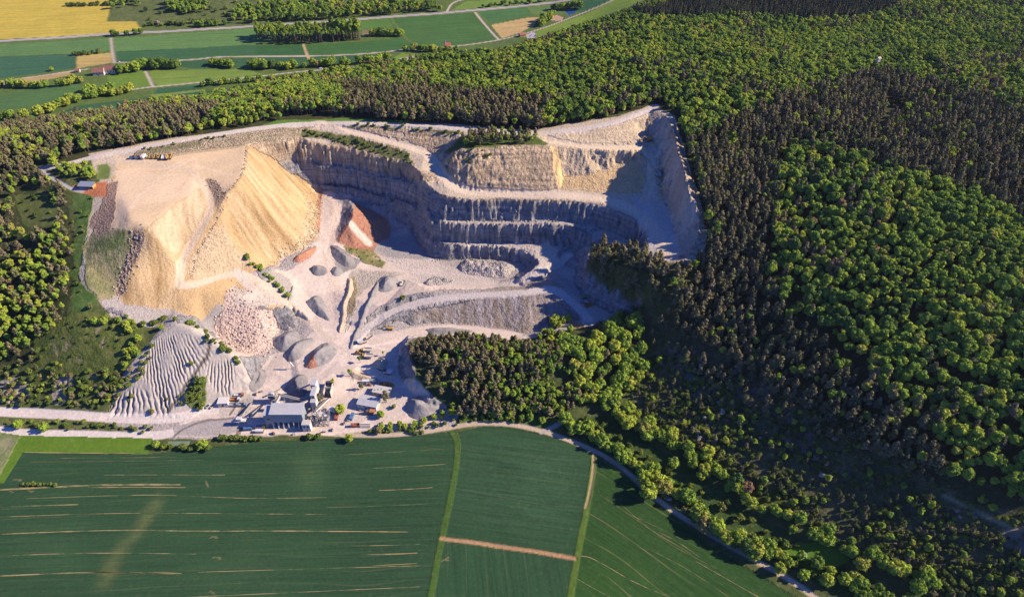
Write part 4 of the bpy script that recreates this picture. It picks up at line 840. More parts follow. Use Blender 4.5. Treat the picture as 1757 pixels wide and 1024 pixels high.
def tube(V, F, pts, rad, n=6):
    b0 = len(V)
    for i, (p, r_) in enumerate(zip(pts, rad)):
        p = np.array(p, float); d = np.array(pts[min(i + 1, len(pts) - 1)], float) - np.array(pts[max(i - 1, 0)], float); d /= np.linalg.norm(d) + 1e-9
        a = np.cross(d, (0.3, 1, 0.2)); a /= np.linalg.norm(a); b_ = np.cross(d, a)
        for j in range(n):
            t_ = 2 * math.pi * j / n; V.append(p + (a * math.cos(t_) + b_ * math.sin(t_)) * r_)
    for i in range(len(pts) - 1):
        for j in range(n):
            F.append([b0 + i * n + j, b0 + i * n + (j + 1) % n, b0 + (i + 1) * n + (j + 1) % n, b0 + (i + 1) * n + j])
def trunk(h, r, limbs=5, top=0.8):
    V, F = [], []
    tube(V, F, [(0, 0, -1.2), (0.05 * r, 0, h * .3), (-.05 * r, .04 * r, h * .6), (0, 0, h * top)], [0.03 * h, 0.024 * h, 0.016 * h, 0.006 * h])
    for k in range(limbs):
        a = k * 2.4; z = h * (.38 + .08 * k); tube(V, F, [(0, 0, z), (math.cos(a) * r * .35, math.sin(a) * r * .35, z + h * .08), (math.cos(a) * r * .62, math.sin(a) * r * .62, z + h * .16)], [.012 * h, .008 * h, .003 * h], 5)
    return V, F
KIND = {}
def kind(key, n, cf, h, r, mat, name, trunk_kw={}):
    KIND[key] = []
    for i in range(n):
        hh = h * rng.uniform(.92, 1.08); V, F, S = cf(hh, r); cm = mesh_from('crown', V, F, mat, S)
        tv, tf = trunk(hh, r, **trunk_kw); tm = mesh_from('trunk', tv, tf, BARK, smooth=True)
        jm = mesh_from('tree', list(V) + list(tv), F + [[q + len(V) for q in f] for f in tf], mat, list(S) + [0.3] * len(tf))
        jm.materials.append(BARK); mi = np.zeros(len(F) + len(tf), np.int32); mi[len(F):] = 1; jm.polygons.foreach_set('material_index', mi)
        jo = bpy.data.objects.new(name, jm)        # read only by the forest's scatter, never placed itself
        KIND[key].append((cm, tm, jo, name))
kind('broad', 9, crown_broad, 15, 5.4, LEAF, 'broadleaf_tree')
kind('young', 4, lambda h, r: crown_broad(h, r, 9, 44, 0.36), 12, 3.0, LEAF, 'young_tree')
kind('pine', 5, crown_pine, 13.5, 3.1, NEEDLE, 'pine_tree', dict(limbs=2))
kind('spruce', 3, crown_spruce, 21, 2.9, NEEDLE, 'spruce_tree', dict(limbs=0))
kind('bush', 5, crown_bush, 2.6, 1.9, BUSH, 'bush', dict(limbs=3, top=.6))
kind('round', 5, crown_round, 9.5, 4.6, LEAF, 'broadleaf_tree', dict(limbs=3, top=.55))
kind('tall', 3, lambda h, r: crown_broad(h, r, 14, 50, 0.4), 20, 3.6, LEAF, 'poplar_tree')

def scatter(poly, gap, jit=0.42, thin=0.0, seedn=0, sub=40, pix=True):
    P = GP(*(list(poly) + [poly[0]]), sub=sub)[:-1] if pix else poly
    xs = [p[0] for p in P]; ys = [p[1] for p in P]
    gx_, gy_ = np.meshgrid(np.arange(min(xs), max(xs), gap), np.arange(min(ys), max(ys), gap * .87))
    gx_ = gx_ + (np.arange(gx_.shape[0]) % 2)[:, None] * gap / 2
    px = (gx_ + rng.uniform(-jit, jit, gx_.shape) * gap).ravel(); py = (gy_ + rng.uniform(-jit, jit, gy_.shape) * gap).ravel()
    m = inpoly(px, py, P)
    if thin: m &= (rng.random(px.shape) + 0.6 * fbm(px, py, 30, 90 + seedn, 3)) > thin
    return px[m], py[m]
def mask_out(px, py, polys):
    m = np.zeros(px.shape, bool); px, py = px + 16 * fbm(px, py, 40, 201, 3), py + 16 * fbm(px, py, 40, 205, 3)
    for q in polys: m |= inpoly(px, py, q)
    return ~m
TREES = []     # (kind, x, y, z, scale, tint, place)
def near_lane(px, py):
    i = np.clip(np.searchsorted(GX, px) , 0, len(GX) - 1); j = np.clip(np.searchsorted(GY, py), 0, len(GY) - 1)
    z_ = ZID[j, i]; bad = np.array([k for k, n_ in enumerate(ZN) if n_ in ('road', 'path', 'quarry_floor', 'quarry_wall', 'field', 'spoil_plateau', 'sports_ground', 'yard', 'pond')])
    return np.isin(z_, bad)
def plant(k, px, py, place, tint=(0.5, 0.2), sc=(0.8, 1.15), free=False, patch=30):
    px = np.atleast_1d(px); py = np.atleast_1d(py)
    if not free:
        m = ~near_lane(px, py); px, py = px[m], py[m]
    z = gh(px, py); s = rng.uniform(sc[0], sc[1], px.shape)
    t_ = np.clip(tint[0] + tint[1] * (1.1 * fbm(px, py, patch, 33, 3) + 0.65 * rng.normal(size=px.shape)), 0, 1)
    t_ = np.where((t_ > .88) & (rng.random(px.shape) > .25), .55 + .3 * rng.random(px.shape), t_) if k in ('broad', 'young', 'round') and tint[0] < .7 else t_
    for a in zip(px, py, z, s, t_): TREES.append((k, *a, place))
def pick(arr, m): return arr[0][m], arr[1][m]

# outlines of the stands (traced where the stems meet the ground)
SP = GP((1090, 35), (1180, 2), (1300, -22), (1560, -22), (1570, 8), (1480, 36), (1400, 42), (1300, 34), (1200, 38), (1090, 35))
PC = GP((1172, 250), (1240, 215), (1300, 192), (1390, 158), (1500, 130), (1620, 155), (1757, 215), (1900, 260), (1900, 460), (1757, 395), (1680, 345), (1600, 325), (1500, 285), (1400, 262), (1330, 268), (1338, 330), (1312, 430), (1332, 530), (1400, 592), (1480, 655), (1560, 735), (1620, 805), (1590, 830), (1530, 800), (1440, 735), (1350, 690), (1260, 640), (1200, 590), (1150, 560), (1150, 470), (1190, 470), (1218, 400), (1200, 330), (1185, 280), sub=40)
RIDE = [GP((1490, 290), (1505, 225), (1520, 160), (1530, 160), (1518, 225), (1500, 290))]
PL = GP((-120, 222), (0, 226), (150, 208), (260, 190), (350, 185), (400, 190), (330, 232), (230, 250), (150, 262), (60, 290), (-120, 300), sub=40)
PB = GP((590, 160), (720, 160), (860, 172), (945, 186), (925, 222), (760, 214), (640, 206), (590, 195), sub=40)
BIG = [(1090, 22), (1180, -5), (1300, -30), (1800, -40), (2000, 0), (2050, 400), (2050, 780), (1800, 862), (1700, 858), (1610, 820), (1560, 735), (1480, 655), (1400, 592), (1332, 530), (1240, 560), (1180, 470), (1218, 400), (1200, 330), (1180, 255), (1160, 200), (1135, 178), (1115, 180), (1080, 190), (1050, 201), (1000, 213), (925, 221), (760, 210), (640, 203), (560, 196), (470, 200), (400, 214), (300, 230), (150, 262), (60, 285), (-120, 290), (-120, 222), (0, 224), (150, 203), (260, 185), (350, 175), (430, 152), (560, 132), (700, 112), (760, 104), (870, 92), (960, 62), (1040, 38)]
p = scatter(BIG, 5.2, thin=0.03)
m = mask_out(*p, [SP, PC, PL, PB]); q = pick(p, m)
g_ = fbm(q[0], q[1], 90, 44, 3)
near_ = q[1] < 640
plant('broad', *pick(q, (g_ > -0.18) & near_), 'plateau wood', (0.46, 0.34), (0.40, 0.92))
plant('broad', *pick(q, (g_ > -0.18) & ~near_), 'plateau wood', (0.46, 0.34), (0.36, 0.78))
p2 = scatter(BIG, 4.6, thin=0.03); m2 = mask_out(*p2, [SP, PC, PL, PB]) & (fbm(p2[0], p2[1], 90, 44, 3) <= -0.18)
plant('young', *pick(p2, m2), 'plateau wood', (0.50, 0.36), (0.8, 1.15))
p = scatter(BIG, 9.0, thin=0.5); m = mask_out(*p, [SP, PC, PL, PB]) & (fbm(p[0], p[1], 60, 77, 3) > 0.1); plant('pine', *pick(p, m), 'plateau wood', (0.6, 0.2), (0.9, 1.2))
p = scatter([(1100, 90), (1400, 60), (1757, 40), (2000, 60), (1900, 160), (1600, 110), (1300, 110)], 5.0, thin=0.1, seedn=5)
plant('young', *pick(p, mask_out(*p, [SP])), 'plateau wood', (0.52, 0.2), (0.6, 0.85))
p = scatter(SP, 5.2, pix=False); plant('spruce', *p, 'spruce block', (0.12, 0.12), (0.75, 1.05))
p = scatter(PC, 5.0, pix=False, thin=0.05); m = mask_out(*p, RIDE); r_ = rng.random(p[0].shape) + 0.5 * fbm(p[0], p[1], 40, 12, 3)
plant('pine', *pick(p, m & (r_ > .12)), 'dark pine belt', (0.48, 0.34), (0.6, 1.22)); plant('broad', *pick(p, m & (r_ <= .12) & (r_ > -.1)), 'dark pine belt', (0.55, 0.3), (0.35, 0.75))
p = scatter(PL, 5.2, pix=False, thin=0.05); r_ = rng.random(p[0].shape) + 0.7 * fbm(p[0], p[1], 40, 13, 3)
plant('pine', *pick(p, r_ > .28), 'north west pine wood', (0.72, 0.22), (0.8, 1.1)); plant('broad', *pick(p, r_ <= .05), 'north west pine wood', (0.55, 0.3), (0.5, 0.8))
p = scatter(PB, 5.4, pix=False); r_ = rng.random(p[0].shape)
plant('pine', *pick(p, r_ > .25), 'pines behind the quarry', (0.58, 0.25), (0.9, 1.25)); plant('broad', *pick(p, r_ <= .12), 'pines behind the quarry', (0.5, 0.3), (0.5, 0.8))
p = scatter([(380, 216), (470, 200), (500, 203), (450, 212), (300, 236), (150, 263), (130, 262), (300, 226)], 6, thin=0.1); plant('broad', *p, 'rim hedge', (0.55, 0.3), (0.4, 0.65))
# island of pines on the hillock
p = scatter([(790, 246), (800, 234), (830, 226), (920, 234), (935, 246), (880, 250), (820, 252)], 5.2); r_ = rng.random(p[0].shape)
plant('pine', *pick(p, r_ > .4), 'hillock in the quarry', (0.6, 0.25), (0.6, 0.95)); plant('young', *pick(p, r_ <= .4), 'hillock in the quarry', (0.55, 0.3), (0.5, 0.8))
# pine knoll at the east foot of the pit
p = scatter([(1012, 432), (1040, 422), (1090, 436), (1140, 452), (1150, 470), (1120, 500), (1090, 512), (1060, 492), (1030, 474), (1012, 460)], 5.6, thin=0.12); plant('pine', *p, 'pine knoll', (0.62, 0.25), (0.8, 1.15))
p = scatter([(1060, 505), (1150, 470), (1200, 560), (1260, 640), (1220, 660), (1140, 620), (1090, 560)], 7, thin=0.30); plant('pine', *p, 'pine knoll', (0.4, 0.3), (0.6, 1.0))
# woods below the quarry
p = scatter([(1040, 535), (1090, 545), (1115, 600), (1100, 650), (1060, 690), (1000, 705), (985, 640), (950, 600), (960, 575), (1000, 590), (1040, 580)], 6.6); r_ = rng.random(p[0].shape)
plant('round', *pick(p, r_ > .25), 'green copse east of the yard', (0.62, 0.22), (0.8, 1.25)); plant('pine', *pick(p, r_ < .12), 'green copse east of the yard', (0.6, 0.25), (0.6, 0.9))
p = scatter([(930, 560), (960, 545), (990, 555), (985, 580), (940, 590), (915, 580)], 6, thin=.15); plant('round', *p, 'green copse east of the yard', (0.62, 0.15), (0.6, 0.9))
KN = [(702, 602), (740, 586), (800, 582), (880, 592), (950, 600), (985, 640), (1000, 705), (940, 716), (860, 718), (790, 716), (752, 690), (728, 655), (712, 625)]
p = scatter(KN, 4.2, thin=.03); r_ = rng.random(p[0].shape) + (p[0] + 20) * 0.006 + 0.35 * fbm(p[0], p[1], 25, 14, 2)
plant('pine', *pick(p, r_ < .62), 'wooded knoll east of the plant', (0.66, 0.25), (0.65, 1.0)); plant('broad', *pick(p, (r_ > .72)), 'wooded knoll east of the plant', (0.52, 0.28), (0.4, 0.62))
# slope of juniper and thorn
SHR = [(1075, 640), (1130, 605), (1200, 612), (1300, 665), (1450, 715), (1570, 800), (1650, 842), (1757, 885), (1900, 960), (1900, 1150), (1650, 1050), (1480, 960), (1350, 880), (1230, 810), (1120, 735)]
p = scatter(SHR, 3.4, thin=0.22, seedn=2); plant('bush', *p, 'thorn slope', (0.48, 0.32), (0.55, 1.45))
p = scatter(SHR, 7, thin=0.5, seedn=3); plant('pine', *p, 'thorn slope', (0.5, 0.4), (0.3, 0.6)); p = scatter([(1180, 610), (1300, 655), (1440, 705), (1560, 785), (1650, 835), (1560, 820), (1440, 760), (1300, 710), (1200, 650)], 5.5, thin=.35, seedn=31); plant('pine', *p, 'thorn slope', (0.6, 0.3), (0.4, 0.85)); p = scatter(SHR, 11, thin=0.6, seedn=4); plant('broad', *p, 'thorn slope', (0.62, 0.2), (0.3, 0.55))
# two lines of trees along the stream meadow
def row(line, gap, k, place, tint, sc, wid=3.0, free=True):
    if k == 'broad': k = 'round'; gap *= .72; sc = (sc[0] * 1.25, sc[1] * 1.25)
    P = smooth_line(GP(*line), 1); d = 0; out = []
    for a, b in zip(P[:-1], P[1:]):
        l = math.hypot(b[0] - a[0], b[1] - a[1])
        while d < l:
            out.append((a[0] + (b[0] - a[0]) * d / l + rng.normal() * wid * .4, a[1] + (b[1] - a[1]) * d / l + rng.normal() * wid * .4)); d += gap * rng.uniform(.7, 1.3)
        d -= l
    o = np.array(out); plant(k, o[:, 0], o[:, 1], place, tint, sc, free, 12)
row([(962, 730), (1000, 742), (1040, 765), (1080, 795), (1110, 822)], 6.2, 'broad', 'tree line beside the field track', (0.52, 0.14), (0.65, 1.0), 5)
row([(1105, 808), (1150, 848), (1200, 890), (1250, 925), (1310, 955)], 6.2, 'broad', 'tree line beside the field track', (0.6, 0.26), (0.55, 1.05), 6)
row([(1120, 838), (1190, 892), (1260, 938), (1300, 962)], 4.5, 'bush', 'tree line beside the field track', (0.55, 0.35), (1.0, 1.7), 3)
row([(1050, 708), (1090, 735), (1140, 765), (1200, 805), (1270, 848), (1350, 890), (1430, 935), (1520, 975), (1620, 1015)], 6.0, 'broad', 'lower tree line under the thorn slope', (0.6, 0.22), (0.5, 1.0), 7)
row([(1040, 690), (1075, 710), (1110, 740), (1180, 775), (1260, 825)], 6, 'broad', 'lower tree line under the thorn slope', (0.55, 0.25), (0.5, 0.9), 7)
row([(1000, 730), (1060, 745), (1130, 800), (1200, 850), (1300, 910), (1380, 950)], 4.5, 'bush', 'stream meadow', (0.5, 0.2), (0.8, 1.8), 9)
row([(1290, 945), (1350, 965), (1450, 1000), (1560, 1050)], 6.5, 'broad', 'lower tree line under the thorn slope', (0.6, 0.25), (0.5, 0.8), 8)
row([(1360, 955), (1420, 985), (1500, 1030)], 3.5, 'bush', 'lower tree line under the thorn slope', (0.55, 0.2), (0.9, 1.5), 8)
row([(1440, 1000), (1500, 1024), (1620, 1060)], 5, 'broad', 'lower tree line under the thorn slope', (0.62, 0.25), (0.4, 0.6), 8)
# north edge of the plant and the verge of the track
row([(650, 738), (690, 733), (730, 725), (765, 716)], 6, 'broad', 'green fringe north of the field track', (0.66, 0.16), (0.28, 0.48), 3)
row([(765, 716), (820, 714), (880, 716), (930, 722)], 5, 'broad', 'green fringe north of the field track', (0.5, 0.3), (0.3, 0.55), 4)
row([(640, 741), (700, 737), (760, 726), (830, 718), (900, 722)], 3.2, 'bush', 'green fringe north of the field track', (0.55, 0.15), (0.7, 1.2), 3)
row([(705, 744), (732, 744)], 2.2, 'bush', 'green fringe north of the field track', (0.5, 0.05), (0.8, 1.0), 1)
row([(380, 753), (455, 754)], 3.6, 'bush', 'hedge in front of the plant', (0.45, 0.1), (1.2, 1.7), 1)
row([(530, 752), (552, 751)], 3.2, 'bush', 'hedge in front of the plant', (0.45, 0.1), (1.2, 1.7), 1)
row([(262, 768), (300, 771), (330, 771), (365, 771)], 4, 'bush', 'hedge beside the pond', (0.55, 0.1), (1.2, 1.9), 3)
row([(42, 831), (80, 832), (98, 833)], 2.2, 'bush', 'bank in the dark field', (0.5, 0.06), (0.6, 1.0), 1)
# strip between the two valley roads
row([(20, 727), (60, 728), (130, 732), (200, 734), (270, 736)], 4.0, 'bush', 'strip between the two roads', (0.45, 0.15), (0.7, 1.4), 5)
# slope west of the badlands
WS = [(0, 640), (60, 600), (120, 640), (190, 640), (230, 610), (232, 660), (180, 700), (0, 696), (-100, 690), (-100, 640)]
p = scatter(WS, 5.2, thin=0.30, seedn=6); plant('bush', *p, 'slope above the road', (0.5, 0.3), (0.8, 1.8)); p = scatter(WS, 9, thin=0.5, seedn=7); plant('young', *p, 'slope above the road', (0.75, 0.2), (0.35, 0.55))
p = scatter(WS, 9, thin=0.45, seedn=8); plant('pine', *p, 'slope above the road', (0.7, 0.2), (0.35, 0.6))
p = scatter([(60, 560), (150, 535), (240, 560), (230, 620), (120, 660), (50, 640)], 8, thin=0.66, seedn=9); plant('bush', *p, 'slope above the road', (0.3, 0.3), (0.4, 0.9))
row([(170, 555), (215, 560), (230, 575), (262, 572)], 5, 'broad', 'bushes at the head of the badlands', (0.66, 0.12), (0.35, 0.6), 9)
row([(150, 545), (200, 550), (260, 555), (310, 545), (340, 560)], 4.5, 'bush', 'bushes at the head of the badlands', (0.6, 0.15), (1.0, 1.8), 7)
row([(225, 600), (222, 640), (235, 580)], 5, 'broad', 'bushes at the head of the badlands', (0.62, 0.15), (0.3, 0.5), 6)
row([(330, 560), (365, 580), (400, 605)], 3.6, 'bush', 'bushes at the head of the badlands', (0.5, 0.2), (0.8, 1.3), 4)
row([(425, 445), (450, 465), (475, 490), (500, 512)], 3.8, 'broad', 'green strip beside the haul ramp', (0.5, 0.15), (0.25, 0.42), 3)
row([(335, 660), (348, 680), (338, 700)], 3.0, 'bush', 'bushes at the head of the badlands', (0.55, 0.1), (1.2, 2.0), 4)
p = scatter([(520, 224), (600, 234), (700, 262), (716, 285), (690, 276), (620, 256), (560, 240), (520, 234)], 4.2, thin=.45, seedn=21); plant('bush', *p, 'green shelf above the north wall', (0.4, 0.25), (0.5, 1.1), True)
p = scatter([(600, 213), (700, 217), (800, 228), (790, 234), (700, 225), (620, 220)], 4.2, thin=.4, seedn=22); plant('bush', *p, 'green shelf above the north wall', (0.45, 0.25), (0.6, 1.3), True)
p = scatter([(240, 262), (300, 250), (390, 236), (390, 231), (300, 246), (240, 257)], 5, thin=.5, seedn=23); plant('bush', *p, 'green shelf above the north wall', (0.45, 0.2), (0.5, 1.0), True)
p = scatter([(190, 700), (200, 650), (240, 610), (262, 590), (262, 620), (240, 660), (215, 700)], 4.2, thin=.45, seedn=24); plant('bush', *p, 'scrub edge of the gullied tip', (0.55, 0.25), (0.7, 1.7), True)
p = scatter([(185, 712), (300, 660), (360, 580), (420, 640), (350, 700), (290, 716)], 9, thin=.68, seedn=25); plant('bush', *p, 'scrub edge of the gullied tip', (0.6, 0.2), (0.5, 1.3), True)
p = scatter([(590, 422), (640, 432), (662, 452), (640, 455), (615, 445)], 3.5, thin=.6, seedn=26); plant('bush', *p, 'green patch below the red heap', (0.6, 0.15), (0.25, 0.5), True)
p = scatter([(790, 262), (850, 258), (840, 275), (800, 280)], 4, thin=.6, seedn=27); plant('bush', *p, 'face of the hillock', (0.5, 0.2), (0.5, 1.0), True)
p = scatter([(130, 335), (165, 335), (150, 400), (148, 470), (150, 530), (125, 530), (120, 430)], 6, thin=.6, seedn=28); plant('bush', *p, 'grass slope west of the spoil tip', (0.5, 0.2), (0.4, 1.0))
p = scatter([(330, 655), (352, 640), (354, 690), (335, 705), (318, 690)], 3.2, thin=.15, seedn=29); plant('bush', *p, 'bushes between the gullied cones', (0.55, 0.2), (0.8, 1.9), True)
p = scatter([(350, 580), (385, 592), (420, 625), (405, 625), (370, 605)], 4.0, thin=.35, seedn=30); plant('bush', *p, 'bushes between the gullied cones', (0.5, 0.25), (0.6, 1.5), True)
# west hill wood
WH = [(-120, 300), (60, 292), (75, 305), (115, 330), (118, 380), (125, 440), (120, 500), (105, 560), (60, 590), (0, 640), (-120, 640)]
CLR = [GP((20, 335), (75, 330), (108, 350), (104, 388), (60, 398), (30, 385), sub=20)]
p = scatter(WH, 5.6, thin=0.12, seedn=10); m = mask_out(*p, CLR); r_ = rng.random(p[0].shape) - (p[1] - 480) * 0.004 + 0.3 * fbm(p[0], p[1], 35, 15, 2)
plant('pine', *pick(p, m & (r_ < .45)), 'west hill wood', (0.62, 0.28), (0.6, 1.0)); plant('broad', *pick(p, m & (r_ >= .45)), 'west hill wood', (0.60, 0.25), (0.4, 0.66))
p = scatter([(100, 290), (130, 285), (162, 286), (165, 308), (150, 312), (112, 306)], 5.5); plant('broad', *p, 'garden copse above the shelter', (0.62, 0.12), (0.35, 0.55))
p = scatter([(20, 335), (75, 330), (108, 350), (104, 388), (60, 398), (30, 385)], 12, thin=.4); plant('bush', *p, 'west hill wood', (0.4, 0.3), (0.6, 1.3))
# north valley hedges and copses
for ln, gp, kd, pl_, ti, sc_, wd in [
    ([(0, 148), (60, 152), (110, 146), (140, 142)], 9, 'broad', 'valley hedge', (0.5, 0.3), (0.5, 0.8), 6),
    ([(0, 208), (60, 200), (90, 190), (120, 178), (170, 165), (210, 160), (230, 155)], 8, 'broad', 'valley hedge', (0.62, 0.3), (0.6, 0.9), 9),
    ([(130, 95), (170, 92)], 7, 'bush', 'valley hedge', (0.4, 0.2), (1.3, 2.0), 4), ([(248, 45), (330, 42), (375, 40)], 7, 'bush', 'valley hedge', (0.5, 0.2), (1.3, 2.2), 6),
    ([(115, 11), (185, 9)], 6, 'bush', 'valley hedge', (0.3, 0.1), (1.2, 1.8), 3),
    ([(205, 125), (230, 124), (250, 118)], 7, 'broad', 'farm trees', (0.4, 0.2), (0.7, 1.0), 6), ([(255, 116), (285, 117), (312, 117)], 6, 'broad', 'farm trees', (0.32, 0.15), (0.7, 0.95), 6),
    ([(360, 112), (385, 114), (405, 117)], 7, 'broad', 'valley hedge', (0.42, 0.2), (0.5, 0.8), 4), ([(432, 116), (480, 118), (540, 115), (600, 112), (640, 108), (665, 104)], 7.5, 'broad', 'valley hedge', (0.42, 0.25), (0.55, 0.85), 8),
    ([(345, 148), (380, 145), (430, 140), (500, 138)], 9, 'broad', 'valley hedge', (0.5, 0.35), (0.4, 0.7), 6),
    ([(150, 158), (185, 160), (215, 163)], 8, 'broad', 'farm trees', (0.55, 0.3), (0.5, 0.8), 9), ([(285, 176), (305, 177), (330, 173), (370, 165), (390, 163)], 12, 'broad', 'valley hedge', (0.7, 0.3), (0.4, 0.7), 5),
    ([(195, 62), (235, 60), (250, 58)], 16, 'broad', 'valley hedge', (0.2, 0.1), (0.5, 0.7), 2), ([(335, 46), (365, 45), (395, 42)], 12, 'broad', 'valley hedge', (0.35, 0.2), (0.5, 0.7), 4),
    ([(640, 62), (665, 62), (690, 62)], 7, 'broad', 'valley hedge', (0.45, 0.2), (0.6, 0.9), 4), ([(690, 88), (725, 88), (780, 90)], 8, 'broad', 'valley hedge', (0.5, 0.4), (0.5, 0.7), 6),
    ([(925, 46), (935, 38), (950, 30)], 8, 'broad', 'pond trees', (0.6, 0.3), (0.6, 0.9), 8), ([(952, 18), (975, 14), (1000, 16)], 8, 'broad', 'pond trees', (0.35, 0.3), (0.6, 0.9), 5),
    ([(830, 12), (870, 8), (930, 4)], 9, 'bush', 'valley hedge', (0.4, 0.2), (1.3, 2.0), 5)]:
    row(ln, gp * .85, kd, pl_, ti, (sc_[0] * 1.2, sc_[1] * 1.25), wd)
p = scatter([(440, 72), (440, 60), (520, 58), (600, 58), (620, 62), (620, 70), (560, 74), (500, 77)], 6.5); plant('tall', *p, 'poplar wood in the fields', (0.42, 0.2), (0.75, 1.0), True)
p = scatter([(570, 66), (575, 60), (615, 60), (620, 68), (600, 72)], 6); plant('tall', *p, 'poplar wood in the fields', (0.42, 0.2), (1.1, 1.35), True)
p = scatter([(290, 22), (290, 5), (360, 2), (356, 22), (320, 26)], 7.5); plant('broad', *p, 'copse in the rough pasture', (0.35, 0.2), (0.6, 0.9), True)
p = scatter([(190, 16), (195, -5), (260, -8), (240, 14)], 8, thin=.35); plant('broad', *p, 'copse in the rough pasture', (0.4, 0.25), (0.5, 0.8), True)
p = scatter([(400, 42), (400, 20), (470, 10), (560, 8), (650, 8), (740, 12), (760, 20), (640, 28), (520, 37)], 7.5, thin=.12); plant('broad', *p, 'wood along the valley road', (0.42, 0.3), (0.55, 0.9))
p = scatter([(380, 40), (260, 40), (240, 20), (560, -10), (760, -10), (740, 8), (480, 8), (400, 30)], 16, thin=.55); plant('bush', *p, 'copse in the rough pasture', (0.4, 0.3), (1.2, 2.6))
# single trees set by eye
ONE = [('broad', 1110, 852, 1.15, 0.70, 'big olive tree with a long shadow at the bend of the field track', 'broad crowned solitary tree'),
       ('broad', 1207, 908, 1.05, 0.92, 'rust brown tree crown in the line beside the field track', ''), ('broad', 1295, 952, 0.9, 0.82, 'golden yellow tree at the lower end of the field track line', ''),
       ('broad', 1207, 812, 0.85, 0.80, 'yellow green tree standing out in the lower tree line', ''), ('pine', 663, 690, 1.0, 0.5, 'dark pine leaning over the workshop roof', ''),
       ('broad', 585, 708, 0.75, 0.72, 'olive tree beside the screening plant conveyor', ''), ('pine', 551, 690, 0.8, 0.45, 'narrow dark tree between feed tower and hopper', ''),
       ('broad', 600, 756, 0.6, 0.72, 'grey green tree on the field edge below the plant', ''), ('bush', 676, 700, 1.2, 0.6, 'small round bush on the gravel bend', ''),
       ('broad', 654, 715, 0.55, 0.6, 'bushy tree at the front corner of the workshop', ''), ('young', 601, 645, 0.65, 0.5, 'slim tree on the bank above the hopper', ''),
       ('young', 618, 622, 0.5, 0.3, 'small dark tree beside the parked dump trucks', ''), ('young', 573, 662, 0.7, 0.7, 'thin tree hugging the hopper wall', ''),
       ('pine', 620, 668, 0.6, 0.45, 'dark tree group behind the workshop', ''), ('broad', 350, 768, 0.75, 0.62, 'large round willow beside the settling pond', ''),
       ('broad', 270, 766, 0.5, 0.6, 'round willow at the west end of the settling pond', ''), ('broad', 850, 580, 0.35, 0.6, 'round bush alone at the foot of the grey flank', ''),
       ('broad', 862, 584, 0.22, 0.6, 'smaller bush right beside the round bush under the grey flank', ''), ('bush', 691, 514, 1.7, 0.5, 'lone bush on the dam beside the haul road', ''),
       ('broad', 35, 733, 0.65, 0.6, 'round tree at the west end of the strip between the roads', ''), ('broad', 78, 738, 0.65, 0.5, 'wide tree in the strip between the roads', ''),
       ('broad', 196, 62, 0.85, 0.15, 'dark round tree at the junction on the valley road', ''), ('broad', 380, 166, 0.85, 0.85, 'bright yellow tree on the edge of the pine wood', ''),
       ('broad', 298, 180, 0.8, 0.95, 'wide brown bush crown in the green strip field', ''), ('broad', 180, 190, 0.55, 0.9, 'small brown round tree in the green strip field', ''),
       ('broad', 244, 182, 0.5, 0.62, 'small olive tree in the hedge of the strip field', ''), ('broad', 90, 122, 0.5, 0.6, 'lone tree with a shadow in the blue green field', ''),
       ('broad', 95, 285, 0.7, 0.7, 'bright tree beside the forest track', ''), ('broad', 800, 248, 0.6, 0.66, 'bright green tree at the tip of the hillock', ''),
       ('young', 658, 610, 0.4, 0.4, 'sapling beside the wheel loader', '')]
for k, u, v, s_, t_, lab, _x in ONE:
    if k == 'broad': k = 'round'; s_ *= 1.25
    g0 = G(u, v)[0]; TREES.append((k, g0[0], g0[1], float(gh(g0[0], g0[1])), s_, t_, '=' + lab))

def proj(x, y, z):
    dz = z - CAM_H; f = y * _c - dz * _s; up_ = y * _s + dz * _c
    return 878.5 + x / f * FPX, 512 - up_ / f * FPX, f
def tagit(o, label=None, cat=None, group=None, kind=None):
    if label: o['label'] = label
    if cat: o['category'] = cat
    if group: o['group'] = group
    if kind: o['kind'] = kind
PLACE = {
 'plateau wood': ('broadleaf tree', 'in the closed canopy of the plateau wood east of the quarry', 'broadleaf trees of the plateau wood'),
 'spruce block': ('spruce', 'in the dark spruce block on the far plateau', 'spruces of the far block'),
 'dark pine belt': ('pine', 'in the dark pine belt between quarry rim and plateau wood', 'trees of the dark pine belt'),
 'north west pine wood': ('pine', 'in the brownish pine wood north west of the quarry', 'trees of the north west pine wood'),
 'pines behind the quarry': ('pine', 'directly behind the north rim of the quarry', 'trees behind the quarry rim'),
}
CATN = dict(round='broadleaf tree', broad='broadleaf tree', young='young tree', pine='pine tree', spruce='spruce', bush='bush', tall='poplar')
LOOK = {'broad': lambda t_: 'dark green' if t_ < .25 else 'fresh green' if t_ < .62 else 'yellow green' if t_ < .86 else 'rusty brown',
        'pine': lambda t_: 'nearly black' if t_ < .25 else 'dark olive' if t_ < .6 else 'brownish'}
LOOK['round'] = LOOK['young'] = LOOK['tall'] = LOOK['bush'] = LOOK['broad']; LOOK['spruce'] = LOOK['pine']
SIZEW = {'broad': ('small', 'mid sized', 'large'), }
